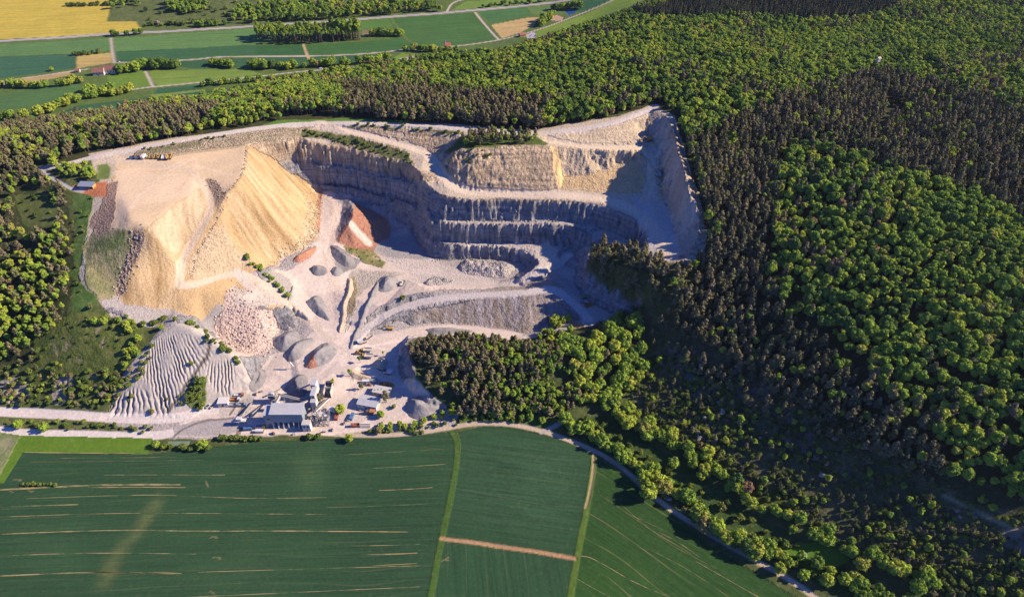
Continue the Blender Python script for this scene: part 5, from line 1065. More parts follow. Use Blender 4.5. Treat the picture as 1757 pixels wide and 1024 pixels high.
def add_tree(k, x, y, z, s_, t_, place, i):
    cm, tm, jo, name = KIND[k][i % len(KIND[k])]
    e = bpy.data.objects.new(name, None); COL.objects.link(e); e.empty_display_size = 1
    e.location = (x, y, z); e.rotation_euler = (0, 0, (i * 2.399) % 6.283); e.scale = (s_, s_, s_ * (0.92 + 0.16 * ((i * 7) % 10) / 10))
    for nm, me in (('crown', cm), ('trunk', tm)):
        c = bpy.data.objects.new(nm, me); COL.objects.link(c); c.parent = e; c['tint'] = float(t_)
    if place[0] == '=': tagit(e, place[1:], CATN[k])
    else:
        pw = {'plateau wood': 'in the closed canopy east of the quarry'}.get(place, ('in the ' if not place.startswith('bushes') and not place.startswith('pines') else 'among the ') + place)
        sw = ('small', 'mid sized', 'tall')[0 if s_ < .6 else 1 if s_ < .9 else 2]
        tagit(e, f"{sw} {LOOK[k](t_)} {CATN[k]} {pw}", CATN[k], f"{CATN[k]}s, {place}")
def build_trees():
    by = {}
    for T in TREES:
        u, v, f = proj(T[1], T[2], T[3] + 6 * T[4])
        vis = -30 < u < 1790 and -30 < v < 1060
        cat = T[0]; by.setdefault(cat, []).append((0 if T[6][0] == '=' else 1 if vis else 3, f / (T[4] + .2), T))
    rest = {}; n = 0
    for cat, L_ in by.items():
        L_.sort(key=lambda a: (a[0], a[1]))
        lim = {'broad': 130, 'round': 165, 'pine': 290, 'spruce': 60}.get(cat, 295)
        for i, (pr, f, T) in enumerate(L_):
            if i < lim and pr < 3: add_tree(*T, n); n += 1
            else: rest.setdefault(cat, []).append(T)
    for cat, L_ in rest.items():
        A = np.array([t_[1:6] for t_ in L_]); n_ = len(A)
        protos = KIND[cat]
        me = bpy.data.meshes.new('stems'); me.vertices.add(n_); me.vertices.foreach_set('co', A[:, :3].astype(np.float32).ravel())
        for nm, dt, val in (('sz', 'FLOAT', A[:, 3]), ('tint', 'FLOAT', A[:, 4]), ('rot', 'FLOAT', rng.uniform(0, 6.283, n_)), ('pick', 'INT', rng.integers(0, len(protos), n_))):
            a = me.attributes.new(nm, dt, 'POINT'); a.data.foreach_set('value', val.astype(np.int32 if dt == 'INT' else np.float32))
        nm = {'round': 'bushy_woodland', 'broad': 'broadleaf_forest', 'young': 'young_forest', 'pine': 'pine_forest', 'spruce': 'spruce_forest', 'bush': 'scrub', 'tall': 'poplar_grove'}[cat]
        o = bpy.data.objects.new(nm, me); COL.objects.link(o)
        tagit(o, {'round': 'bushy round trees of copses, hedges and tree lines', 'broad': 'closed canopy of broadleaf trees covering the plateau and valley edges', 'young': 'fine textured stands of young broadleaf trees on the plateau', 'pine': 'dark and brownish pine stands around the quarry', 'spruce': 'dark spruce block on the far plateau', 'bush': 'thorn and juniper scrub over the shaded slope', 'tall': 'poplars beyond those counted'}[cat], 'forest' if cat != 'bush' else 'scrub', None, 'stuff')
        ng = bpy.data.node_groups.new(nm, 'GeometryNodeTree'); ng.interface.new_socket('Geometry', in_out='INPUT', socket_type='NodeSocketGeometry'); ng.interface.new_socket('Geometry', in_out='OUTPUT', socket_type='NodeSocketGeometry')
        gi = ng.nodes.new('NodeGroupInput'); go = ng.nodes.new('NodeGroupOutput'); jn = ng.nodes.new('GeometryNodeJoinGeometry')
        def att(n2, dt):
            q = ng.nodes.new('GeometryNodeInputNamedAttribute'); q.data_type = dt; q.inputs[0].default_value = n2; return q.outputs[0]
        cx_ = ng.nodes.new('ShaderNodeCombineXYZ'); ng.links.new(att('rot', 'FLOAT'), cx_.inputs[2])
        for i, pr in enumerate(protos):
            ob = ng.nodes.new('GeometryNodeObjectInfo'); ob.inputs[0].default_value = pr[2]; ob.inputs['As Instance'].default_value = True
            eq = ng.nodes.new('FunctionNodeCompare'); eq.data_type = 'INT'; eq.operation = 'EQUAL'; ng.links.new(att('pick', 'INT'), eq.inputs[2]); eq.inputs[3].default_value = i
            ip = ng.nodes.new('GeometryNodeInstanceOnPoints'); ng.links.new(gi.outputs[0], ip.inputs['Points']); ng.links.new(eq.outputs[0], ip.inputs['Selection'])
            ng.links.new(ob.outputs['Geometry'], ip.inputs['Instance']); ng.links.new(cx_.outputs[0], ip.inputs['Rotation']); ng.links.new(att('sz', 'FLOAT'), ip.inputs['Scale'])
            ng.links.new(ip.outputs[0], jn.inputs[0])
        ng.links.new(jn.outputs[0], go.inputs[0])
        md = o.modifiers.new('scatter', 'NODES'); md.node_group = ng
    return {k: len(v) for k, v in by.items()}
TC = build_trees()
# ------------------------------------------------------------------ heaps of stone and soil
def heapmat(name, c1, c2, c3, stone=0.0, split=None):
    m, t, b = newmat(name); pos = N(t, "ShaderNodeNewGeometry").outputs['Position']
    n1 = noise(t, pos, 0.11, 4); c = mixc(t, mapr(t, n1, .38, .62, 0, 1), c1, c2)
    c = mixc(t, mapr(t, noise(t, vscale(t, pos, (0.5, 0.5, 0.15)), 1.0, 5, .7), .45, .75, 0, .7), c, c3)
    vo = N(t, "ShaderNodeTexVoronoi"); vo.inputs['Scale'].default_value = 0.8; t.links.new(pos, vo.inputs['Vector'])
    cc = N(t, "ShaderNodeCombineColor"); f = mapr(t, vo.outputs['Distance'], .1, .8, 1 + .35 * stone, 1 - .5 * stone)
    for i in range(3): t.links.new(f, cc.inputs[i])
    t.links.new(mixc(t, 1.0, c, cc.outputs[0], 'MULTIPLY'), b.inputs['Base Color'])
    bp = N(t, "ShaderNodeBump"); bp.inputs['Strength'].default_value = 0.7; bp.inputs['Distance'].default_value = 0.6 + stone
    t.links.new(mth(t, 'SUBTRACT', noise(t, pos, 0.7, 4), mth(t, 'MULTIPLY', vo.outputs['Distance'], stone)), bp.inputs['Height']); t.links.new(bp.outputs[0], b.inputs['Normal'])
    return m
HG = heapmat('grey_gravel', (0.21, 0.205, 0.21), (0.29, 0.275, 0.27), (0.38, 0.35, 0.32))
HD = heapmat('dark_gravel', (0.16, 0.155, 0.165), (0.23, 0.22, 0.22), (0.31, 0.29, 0.27))
HR = heapmat('red_earth', (0.44, 0.19, 0.11), (0.52, 0.26, 0.16), (0.36, 0.24, 0.18), 0.3)
HS = heapmat('blasted_stone', (0.40, 0.37, 0.35), (0.50, 0.45, 0.41), (0.30, 0.28, 0.28), 1.0)
HP = heapmat('pink_stone', (0.50, 0.40, 0.36), (0.60, 0.49, 0.43), (0.42, 0.33, 0.29), 0.5)
HT = heapmat('tan_soil', (0.50, 0.40, 0.29), (0.56, 0.46, 0.34), (0.42, 0.34, 0.26), 0.4)
def heap(name, label, cat, outline, mat, slope=34, cap=99, rough=0.35, group=None, seed=0, mat2=None, split=None):
    P = GP(*(list(outline) + [outline[0]]))[:-1]; P = smooth_line(P + [P[0]], 1)[:-1]
    xs = [q[0] for q in P]; ys = [q[1] for q in P]; st = 0.8
    x, y = np.meshgrid(np.arange(min(xs) - 1, max(xs) + 1, st), np.arange(min(ys) - 1, max(ys) + 1, st))
    qx = x + 0.9 * fbm(x, y, 7, seed + 3, 3); qy = y + 0.9 * fbm(x, y, 7, seed + 5, 3)
    ins = inpoly(qx, qy, P); D = polydist(qx, qy, P + [P[0]], 60)
    h = np.where(ins, D * math.tan(R(slope)), -0.6); h = np.where(h > cap, cap + (h - cap) * 0.12, h)
    h = h + np.where(ins, np.clip(D / 3, 0, 1) * rough * (fbm(x, y, 3.5, seed + 7, 3) * 1.3 + fbm(x, y, 12, seed + 9, 2) * 1.6), 0)
    z = gh(x, y) + h
    keep = blur(ins.astype(float), 1) > 0.01
    F = []; ny_, nx_ = x.shape; id_ = np.arange(nx_ * ny_).reshape(ny_, nx_); k4 = keep[:-1, :-1] & keep[:-1, 1:] & keep[1:, 1:] & keep[1:, :-1]
    Fq = np.stack([id_[:-1, :-1], id_[:-1, 1:], id_[1:, 1:], id_[1:, :-1]], -1)[k4]
    if not len(Fq): return None
    u, inv = np.unique(Fq.ravel(), return_inverse=True); V = np.stack([x.ravel()[u], y.ravel()[u], z.ravel()[u]], -1)
    o0 = V.mean(0); o0[2] = float(gh(o0[0], o0[1])); me = mesh_from(name, V - o0, inv.reshape(-1, 4).tolist(), mat, smooth=True)
    if mat2 is not None:
        me.materials.append(mat2); mi = np.zeros(len(Fq), np.int32); cen = V[inv.reshape(-1, 4)].mean(1); s0, s1 = G(*split[0])[0], G(*split[1])[0]
        side = (s1[0] - s0[0]) * (cen[:, 1] - s0[1]) - (s1[1] - s0[1]) * (cen[:, 0] - s0[0]); mi[side < 0] = 1; me.polygons.foreach_set('material_index', mi)
    o = bpy.data.objects.new(name, me); COL.objects.link(o); o.location = o0; tagit(o, label, cat, group); return o
def ridge(line, w):
    """outline of a long narrow heap from its crest, in pixels"""
    a = [(u - w, v - w * .5) for u, v in line]; b = [(u + w, v + w * .5) for u, v in line][::-1]; return a + b
heap('gravel_heap', 'smooth blue grey gravel heap, upper of the twin heaps beside the pink rock', 'gravel heap', [(467, 578), (490, 567), (507, 566), (517, 578), (513, 593), (487, 607), (469, 596)], HG, 33, 9, .2, 'twin gravel heaps', 1)
heap('gravel_heap', 'smooth blue grey gravel heap, lower of the twin heaps, cut by a wheel loader', 'gravel heap', [(484, 612), (500, 590), (518, 581), (541, 579), (530, 594), (520, 612), (497, 624)], HG, 33, 8, .2, 'twin gravel heaps', 2)
heap('mixed_heap', 'striped heap with an orange red west end and grey gullied top', 'spoil heap', [(522, 630), (528, 614), (538, 598), (556, 586), (571, 590), (581, 603), (568, 621), (551, 628), (533, 632)], HG, 36, 8, .8, None, 3, HR, ((534, 596), (546, 634)))
heap('gravel_heap', 'dark rounded gravel heap at the foot of the gullied tip', 'gravel heap', [(425, 661), (432, 645), (443, 630), (456, 633), (459, 648), (450, 663), (438, 673), (428, 669)], HD, 32, 7, .6, None, 4)
heap('gravel_heap', 'large grey heap with a bitten west face near the wooded knoll', 'gravel heap', [(694, 702), (700, 685), (716, 674), (742, 683), (768, 692), (768, 697), (748, 713), (736, 722), (716, 722), (702, 716)], HG, 38, 6.5, .7, None, 5)
heap('gravel_heap', 'long grey heap pointing down to the fan of tracks in the yard', 'gravel heap', [(524, 518), (536, 506), (551, 506), (559, 519), (572, 552), (553, 548), (533, 532)], HG, 34, 7, .5, None, 6)
heap('gravel_heap', 'small dark heap on the pale upper yard', 'gravel heap', [(529, 462), (542, 453), (559, 457), (562, 471), (540, 475)], HD, 34, 4, .6, None, 7)
heap('gravel_heap', 'low grey heap below the red heap with steep dark west side', 'gravel heap', [(567, 421), (585, 423), (615, 448), (596, 462), (577, 449), (567, 434)], HD, 32, 4.5, .6, None, 8)
heap('earth_heap', 'narrow rust brown heap beside the pit track', 'earth heap', [(500, 449), (510, 436), (538, 424), (546, 428), (533, 441), (515, 451)], HR, 40, 4, .4, None, 9)
heap('rubble_heap', 'broad heap of blasted grey boulders on the pit floor', 'rubble heap', [(785, 459), (792, 447), (817, 442), (858, 447), (886, 456), (878, 469), (864, 479), (832, 475), (792, 469)], HS, 36, 5.5, 1.5, None, 10)
heap('rubble_heap', 'low stony heap between haul road and pit floor', 'rubble heap', [(724, 486), (740, 474), (765, 476), (785, 484), (760, 488), (735, 491)], HS, 30, 2.5, 1.2, None, 11)
heap('gravel_heap', 'grey heap beside the parked white truck in the middle yard', 'gravel heap', [(645, 484), (655, 474), (672, 471), (686, 479), (682, 494), (662, 503), (648, 500)], HG, 35, 6, .6, None, 12)
heap('gravel_bank', 'long curved gravel bank casting the blue shadow through the yard', 'gravel bank', [(646, 482), (655, 484), (648, 505), (634, 532), (622, 562), (606, 598), (598, 600), (606, 570), (622, 535), (634, 505)], HG, 40, 6.5, .7, None, 13)
heap('gravel_bank', 'thin gravel ridge west of the long curved bank', 'gravel bank', [(596, 476), (606, 478), (606, 505), (594, 524), (596, 545), (586, 572), (579, 570), (585, 545), (584, 524), (594, 505)], HT, 40, 5, .7, None, 14)
heap('gravel_heap', 'low flat grey heap by the track above the wooded knoll', 'gravel heap', [(728, 566), (746, 560), (787, 562), (822, 568), (787, 573), (746, 575)], HG, 32, 3, .3, None, 15)
heap('earth_heap', 'pale tan soil heap by the shaded cliff of the knoll', 'earth heap', [(638, 628), (645, 616), (660, 612), (668, 622), (662, 634), (648, 636)], HT, 34, 4, .8, None, 16)
heap('earth_heap', 'striped brown bank below the white ramp behind the workshop', 'earth heap', [(596, 634), (612, 634), (640, 646), (645, 652), (610, 652), (600, 645)], HT, 40, 4, .3, None, 17)
heap('gravel_heap', 'dark sand heap in the shade of the feed towers', 'gravel heap', [(485, 668), (500, 648), (518, 640), (529, 644), (529, 672), (520, 684), (500, 682)], HD, 36, 7, .4, None, 18)
heap('gravel_heap', 'small grey heap at the dark end of the pit road', 'gravel heap', [(566, 466), (575, 455), (590, 463), (586, 473), (572, 475)], HG, 34, 3.5, .5, None, 19)

# boulders shed along the tips and the ramp: nobody could count them
def boulders(name, label, lines, mat, per=0.9, wid=3.0, size=(0.35, 1.0)):
    V, F = [], []; iv, fi = ICO1; iv = iv[:]
    for ln in lines:
        P = smooth_line(GP(*ln), 1)
        for a, b in zip(P[:-1], P[1:]):
            l = math.hypot(b[0] - a[0], b[1] - a[1])
            for _ in range(int(l * per) + 1):
                q = rng.random(); x = a[0] + (b[0] - a[0]) * q + rng.normal() * wid * .5; y = a[1] + (b[1] - a[1]) * q + rng.normal() * wid * .5
                s = rng.uniform(*size); w_ = iv * (1 + rng.normal(size=(len(iv), 1)) * .2) * s * rng.uniform(.7, 1.2, 3) + (x, y, float(gh(x, y)) + s * .3); b0 = len(V); V += list(w_); F += [[k + b0 for k in f] for f in fi]
    o = bpy.data.objects.new(name, mesh_from(name, V, F, mat)); COL.objects.link(o); tagit(o, label, 'boulders', None, 'stuff')
BD = heapmat('boulder_stone', (0.34, 0.28, 0.23), (0.45, 0.37, 0.30), (0.26, 0.21, 0.18), 0.2)
boulders('boulders', 'rows of dumped boulders along the spoil tip and its ramp', [[(384, 352), (374, 378), (358, 404), (341, 432), (332, 458), (327, 480)], [(388, 331), (406, 316), (417, 298), (422, 278), (424, 252)]], BD, 1.0, 1.2, (.3, .9))
boulders('rubble', 'blocks rolled to the foot of the spoil tip', [[(538, 330), (544, 350), (540, 375), (543, 398), (530, 418), (500, 433), (470, 450)], [(530, 340), (535, 380), (530, 405), (500, 428)], [(366, 310), (378, 330), (384, 345)]], BD, 1.6, 6, (.25, .8))
boulders('rubble', 'dark band of dumped rock between grass and spoil tip', [[(238, 400), (236, 425), (224, 455), (212, 480), (201, 508)], [(232, 410), (228, 440), (215, 470), (204, 500)]], BD, 2.4, 6, (.3, 1.0))
boulders('rubble', 'pink blocks over the blasted rock pile', [[(400, 530), (420, 560), (430, 590)], [(380, 550), (395, 580), (420, 600)], [(440, 535), (455, 570), (450, 595)], [(405, 495), (412, 510), (400, 520)]], HP, 2.5, 13, (.3, 1.1))
boulders('rubble', 'blocks on the pit benches and floor', [[(770, 376), (860, 380), (960, 379)], [(790, 418), (860, 424), (910, 432)], [(740, 444), (800, 440)], [(1000, 425), (1012, 405)], [(850, 466), (870, 476)]], HS, .8, 3, (.3, .9))

# ------------------------------------------------------------------ buildings and plant
def pmat(name, c, rough=0.6, metal=0.0, dirt=0.25, sc=0.5):
    m, t, b = newmat(name); pos = N(t, "ShaderNodeTexCoord").outputs['Object']
    n = mapr(t, noise(t, pos, sc, 5, .7), .4, .7, 0, dirt)
    t.links.new(mixc(t, n, c, (0.36, 0.31, 0.26)), b.inputs['Base Color']); b.inputs['Roughness'].default_value = rough; b.inputs['Metallic'].default_value = metal; b.inputs['Specular IOR Level'].default_value = 0.4
    return m
def ribbed(name, c, gap=1.2, axis=0):
    m = pmat(name, c, 0.5); t = m.node_tree; b = [n for n in t.nodes if n.type == 'BSDF_PRINCIPLED'][0]; src = b.inputs['Base Color'].links[0].from_socket
    sp = N(t, "ShaderNodeSeparateXYZ"); t.links.new([n for n in t.nodes if n.type == 'TEX_COORD'][0].outputs['Object'], sp.inputs[0])
    f = mapr(t, mth(t, 'PINGPONG', sp.outputs[axis], gap / 2), 0, .25, .35, 0)
    t.links.new(mixc(t, f, src, (c[0] * .5, c[1] * .5, c[2] * .5)), b.inputs['Base Color']); return m
WHITE = pmat('white_paint', (0.62, 0.60, 0.58)); LGREY = ribbed('light_sheet_metal', (0.58, 0.58, 0.58)); GREY = ribbed('grey_sheet_metal', (0.24, 0.30, 0.34), 1.6); DGREY = pmat('dark_steel', (0.09, 0.09, 0.10)); STEEL = pmat('galvanised_steel', (0.45, 0.45, 0.46), .45, .3)
YEL = pmat('machine_yellow', (0.42, 0.24, 0.04), .55, 0, .4); ORG = pmat('machine_orange', (0.42, 0.15, 0.05), .55, 0, .4); REDP = pmat('red_paint', (0.28, 0.07, 0.05), .6, 0, .4); BLUEP = pmat('blue_paint', (0.05, 0.14, 0.30)); RUB = pmat('rubber', (0.025, 0.025, 0.027), .9, 0, .3); GLASS = pmat('dark_glass', (0.03, 0.04, 0.05), .12, 0, .02)
TILE = ribbed('red_tiles', (0.28, 0.12, 0.09), .8); TARP = pmat('blue_grey_roof', (0.20, 0.24, 0.33)); WOOD = pmat('yellow_wood', (0.55, 0.33, 0.07)); CONC = pmat('concrete', (0.50, 0.47, 0.44)); BELT = pmat('conveyor_belt', (0.07, 0.065, 0.06), .8, 0, .5); REDW = pmat('red_render', (0.45, 0.13, 0.09)); SILV = pmat('silver_roof', (0.47, 0.48, 0.50), .5, .1, .4)

class MB:
    def __init__(s): s.V = []; s.F = []
    def hexa(s, pts):
        b = len(s.V); s.V += [np.array(p, float) for p in pts]; s.F += [[b + i for i in f] for f in ([0, 3, 2, 1], [4, 5, 6, 7], [0, 1, 5, 4], [1, 2, 6, 5], [2, 3, 7, 6], [3, 0, 4, 7])]; return s
    def box(s, x0, x1, y0, y1, z0, z1): return s.hexa([(x0, y0, z0), (x1, y0, z0), (x1, y1, z0), (x0, y1, z0), (x0, y0, z1), (x1, y0, z1), (x1, y1, z1), (x0, y1, z1)])
    def taper(s, x0, x1, y0, y1, z0, z1, k, dx=0, dy=0):
        cx_, cy_ = (x0 + x1) / 2 + dx, (y0 + y1) / 2 + dy; a, b = (x1 - x0) / 2 * k, (y1 - y0) / 2 * k
        return s.hexa([(x0, y0, z0), (x1, y0, z0), (x1, y1, z0), (x0, y1, z0), (cx_ - a, cy_ - b, z1), (cx_ + a, cy_ - b, z1), (cx_ + a, cy_ + b, z1), (cx_ - a, cy_ + b, z1)])
    def tube(s, p, q, r, n=8, r2=None):
        tube(s.V, s.F, [p, q], [r, r if r2 is None else r2], n); b = len(s.V) - 2 * n
        s.F.append([b + i for i in range(n)][::-1]); s.F.append([b + n + i for i in range(n)]); return s
    def beam(s, p, q, w_, h=None):
        p = np.array(p, float); q = np.array(q, float); d = q - p; d /= np.linalg.norm(d); a = np.cross(d, (0, 0, 1.0)); n_ = np.linalg.norm(a)
        a = a / n_ if n_ > 1e-6 else np.array((1.0, 0, 0)); b = np.cross(a, d); h = w_ if h is None else h; a = a * w_ / 2; b = b * h / 2
        return s.hexa([p - a - b, p + a - b, q + a - b, q - a - b, p - a + b, p + a + b, q + a + b, q - a + b])
    def out(s, name, mat, parent, smooth=False):
        o = bpy.data.objects.new(name, mesh_from(name, s.V, s.F, mat, smooth=smooth)); COL.objects.link(o); o.parent = parent; return o
def root(name, label, cat, loc, rz=0, group=None, sc=1):
    e = bpy.data.objects.new(name, None); COL.objects.link(e); e.location = loc; e.rotation_euler = (0, 0, rz); e.scale = (sc,) * 3; tagit(e, label, cat, group); return e
def gpt(u, v): p = G(u, v)[0]; return (float(p[0]), float(p[1]), float(gh(p[0], p[1])))
def roofpt(u, v, z):
    x, y, _ = W(u, v, z); return x, y
def zroof(u, vtop, vbot):
    """roof height whose front edge shows at vtop while the wall foot shows at vbot"""
    x, y, z = gpt(u, vbot)
    lo, hi = z, z + 60
    for _ in range(40):
        m = (lo + hi) / 2
        if W(u, vtop, m)[1] > y: lo = m
        else: hi = m
    return x, y, z, lo

# processing hall with its bunkers
x, y, z0, zt = zroof(497, 710, 733); hw, hd = 11.8, 9.5
hall = root('processing_hall', 'long grey corrugated processing hall with pale roof and white bunker posts', 'industrial hall', (x, y, z0)); H_ = zt - z0
MB().box(-hw, hw, 0.6, hd, H_ * .34, H_ - .9).box(-hw, hw, 3.5, hd, -1, H_ * .34).out('wall', GREY, hall)
m = MB(); m.hexa([(-hw - .6, -.2, H_ - .9), (hw + .6, -.2, H_ - .9), (hw + .6, hd + .6, H_ - .1), (-hw - .6, hd + .6, H_ - .1), (-hw - .6, -.2, H_ - .5), (hw + .6, -.2, H_ - .5), (hw + .6, hd + .6, H_ + .5), (-hw - .6, hd + .6, H_ + .5)]); m.out('roof', SILV, hall)
for k in range(7): MB().hexa([(-hw + .2 + k * 3.85 - .3, -1.6, -.5), (-hw + .2 + k * 3.85 + .3, -1.6, -.5), (-hw + .2 + k * 3.85 + .3, 3.4, -.5), (-hw + .2 + k * 3.85 - .3, 3.4, -.5), (-hw + .2 + k * 3.85 - .3, .3, H_ * .36), (-hw + .2 + k * 3.85 + .3, .3, H_ * .36), (-hw + .2 + k * 3.85 + .3, 3.4, H_ * .36), (-hw + .2 + k * 3.85 - .3, 3.4, H_ * .36)]).out('bunker_post', WHITE, hall)
x, y, z0, zt = zroof(465, 713, 733); an = root('hall_annex', 'narrow annex with silver roof at the west end of the processing hall', 'industrial building', (x, y, z0)); H_ = zt - z0
MB().box(-3.0, 2.6, .5, 10, -1, H_ - .5).out('wall', GREY, an); MB().box(-3.4, 2.8, .1, 10.6, H_ - .5, H_).out('roof', SILV, an)
MB().box(-1.6, 1.4, .35, .5, -.4, 3.6).out('gate', DGREY, an); MB().box(-1.0, 1.0, .38, .5, H_ * .6, H_ * .72).out('window', GLASS, an)
x, y, z0, zt = zroof(527.5, 729, 740); of = root('control_house', 'small white block with flat roof at the front corner of the hall', 'building', (x, y, z0)); H_ = zt - z0
wl = MB().box(-3, 3, 0, 4.6, -1, H_).out('wall', WHITE, of); MB().box(-3.15, 3.15, -.15, 4.75, H_, H_ + .35).out('roof', CONC, of)
for a in (-1.4, 1.2): MB().box(a - .6, a + .6, -.08, .02, H_ * .6, H_ * .8).out('window', GLASS, of)
MB().box(-.6, .5, -.08, .02, 0, 2.3).out('door', DGREY, of)
# feed towers: three stepped blocks
x, y, z0 = gpt(538, 697); tw = root('feed_tower', 'stepped tower of three pale sheet metal blocks beside the dark sand heap', 'crusher tower', (x, y, z0))
for i, (v0, v1, zz) in enumerate(((649, 660, 19.5), (662, 678, 17.5), (680, 690, 13.5))):
    ax, ay = roofpt(532, v1, zz); bx_, by_ = roofpt(543.5, v0, zz)
    MB().box(ax - x, bx_ - x, ay - y, by_ - y, (1 if i < 2 else 5.0), zz - z0 - .35).out('tower_block', LGREY, tw); MB().box(ax - x - .25, bx_ - x + .25, ay - y - .25, by_ - y + .25, zz - z0 - .35, zz - z0).out('roof', SILV, tw)
    if i < 2: MB().box(ax - x + .6, bx_ - x - .6, ay - y - .06, ay - y, zz - z0 - 3.4, zz - z0 - 1.4).out('window', GLASS, tw)
    else:
        for px_ in (ax - x + .3, bx_ - x - .3):
            for py_ in (ay - y + .3, by_ - y - .3): MB().box(px_ - .25, px_ + .25, py_ - .25, py_ + .25, -1, 5).out('leg', STEEL, tw)
# feed hopper cut in the bank
x, y, z0 = gpt(562.5, 682); hp = root('feed_hopper', 'white walled feed hopper set in the bank above the screens', 'hopper', (x, y, z0))
MB().box(-2.9, -2.5, 0, 11, -1, 6).box(2.5, 2.9, 0, 11, -1, 6).box(-2.9, 2.9, 11, 11.4, -1, 7).out('side_wall', CONC, hp); MB().hexa([(-2.5, .2, .5), (2.5, .2, .5), (2.5, 10.9, 4.5), (-2.5, 10.9, 4.5), (-2.5, .2, .9), (2.5, .2, .9), (2.5, 10.9, 4.9), (-2.5, 10.9, 4.9)]).out('feeder', BELT, hp); MB().box(-2.9, 2.9, 5, 5.5, 4.5, 6.3).out('cross_beam', STEEL, hp)
def conveyor(label, a, za, b, zb, w_=1.6, legs=3, group='belt conveyors of the plant', hood=True):
    pa = np.array((*roofpt(a[0], a[1], za), za)); pb = np.array((*roofpt(b[0], b[1], zb), zb)); c_ = root('belt_conveyor', label, 'conveyor', (pa[0], pa[1], float(gh(pa[0], pa[1]))), 0, group); o_ = np.array(c_.location)
    MB().beam(pa - o_, pb - o_, w_, .9).out('gallery' if hood else 'frame', WHITE if hood else STEEL, c_); d_ = (pb - pa) / np.linalg.norm(pb - pa)
    MB().beam(pa - o_ + (0, 0, .55) - d_ * .6, pb - o_ + (0, 0, .55) + d_ * .6, w_ * .55, .2).out('belt', BELT, c_)
    MB().tube(pb - o_ + d_ * .7 + np.cross(d_, (0, 0, 1)) * .7, pb - o_ + d_ * .7 - np.cross(d_, (0, 0, 1)) * .7, .45, 10).out('drum', DGREY, c_)
    for k in range(legs):
        q = pa + (pb - pa) * ((k + .6) / legs); g_ = float(gh(q[0], q[1]))
        if q[2] - g_ > 1: MB().beam((q - o_) * (1, 1, 0) + (-.6, 0, g_ - o_[2] - .3), q - o_ + (-.3, 0, -.4), .22).beam((q - o_) * (1, 1, 0) + (.6, 0, g_ - o_[2] - .3), q - o_ + (.3, 0, -.4), .22).out('leg', STEEL, c_)
    return c_
conveyor('long white covered conveyor from the crusher down toward the feed tower', (478, 676.5), 12, (522, 687), 11, 1.8, 4)
conveyor('short conveyor rising from hall roof to the feed tower', (504, 697), 17, (529, 687), 11.5, 1.5, 2)
conveyor('pair of pale conveyors climbing from the screens to the hopper', (541, 705), 13, (563, 684), 5, 2.0, 3)
conveyor('thin lower conveyor under the long covered one', (497, 686), 8, (522, 691), 8, .9, 3, hood=False)
conveyor('short conveyor between crusher and hall annex', (479, 679), 12, (471, 694), 15, 1.6, 1)
conveyor('low stacking conveyor on the sunny yard west of the hall', (449, 695), 2.6, (428, 713), 6.0, 1.0, 3, hood=False)
conveyor('short stacking conveyor beside the twin gravel heaps', (503, 628), 9, (497, 621), 13, 1.0, 1, hood=False)
conveyor('thin conveyor behind the dark sand heap', (480, 668), 4, (462, 676), 5.5, .8, 2, hood=False)
conveyor('long dark ground conveyor crossing the yard toward the weigh office', (432, 690), 3.4, (412, 716), 5.5, 1.0, 3, hood=False)
conveyor('pale conveyor from the dark sand heap up to the upper feed tower block', (512, 668), 9, (531, 660), 17, 1.2, 1)
conveyor('steep conveyor at the back of the screening frames', (548, 716), 11, (541, 704), 14, 1.2, 1)
for (u, v, lab, mm, rz_) in ((628, 656, 'white container on the upper shed yard', WHITE, 0), (641, 655, 'grey container tight behind the flat roofed shed', GREY, 0), (578, 716, 'rust red container below the grey lean-to shed', REDP, 90), (446, 741, 'white container at the field edge of the yard', WHITE, 0), (426, 737, 'blue container at the field edge of the yard', BLUEP, 5), (604, 716, 'blue container on the open gravel west of the workshop', BLUEP, 80)):
    x, y, z0 = gpt(u, v); e = root('container', lab, 'container', (x, y, z0), R(rz_), 'containers'); MB().box(-3, 3, -1.2, 1.2, .1, 2.6).out('body', mm, e); MB().box(3.0, 3.05, -1.1, -.05, .2, 2.5).box(3.0, 3.05, .05, 1.1, .2, 2.5).out('door', DGREY, e)
for (u, v, lab) in ((474, 703, 'west tank of the pair behind the hall annex'), (481, 703, 'east tank of the pair behind the hall annex')):
    x, y, z0 = gpt(u, v); e = root('silo', lab, 'silo', (x, y, z0), 0, 'tanks behind the annex'); MB().tube((0, 0, 2), (0, 0, 9), 1.5, 16).out('shell', LGREY, e, True); MB().tube((0, 0, 9), (0, 0, 10.2), 1.5, 16, .3).out('roof', SILV, e); MB().tube((0, 0, 2), (0, 0, .6), 1.5, 16, .3).out('outlet', STEEL, e)
    for a in range(4): MB().tube((1.2 * math.cos(a * 1.57 + .78), 1.2 * math.sin(a * 1.57 + .78), -.4), (1.2 * math.cos(a * 1.57 + .78), 1.2 * math.sin(a * 1.57 + .78), 2.4), .14, 6).out('leg', STEEL, e)
for i, (u, v) in enumerate(((598, 722), (590, 727), (571, 738), (556, 741), (648, 731), (470, 744), (505, 745), (655, 727), (440, 677), (448, 672))):
    x, y, z0 = gpt(u, v); e = root('pallet_stack', 'low stack of dusty pallets and spare parts in the plant yard', 'pallet stack', (x, y, z0), i * 1.1, 'pallet stacks in the plant yard'); MB().box(-1.2, 1.2, -.6, .6, 0, .9 + (i % 3) * .4).out('pallets', BARK if i % 2 else CONC, e); MB().box(-.9, .7, -.5, .45, .9 + (i % 3) * .4, 1.3 + (i % 3) * .4).out('load', (STEEL, DGREY, REDP)[i % 3], e)
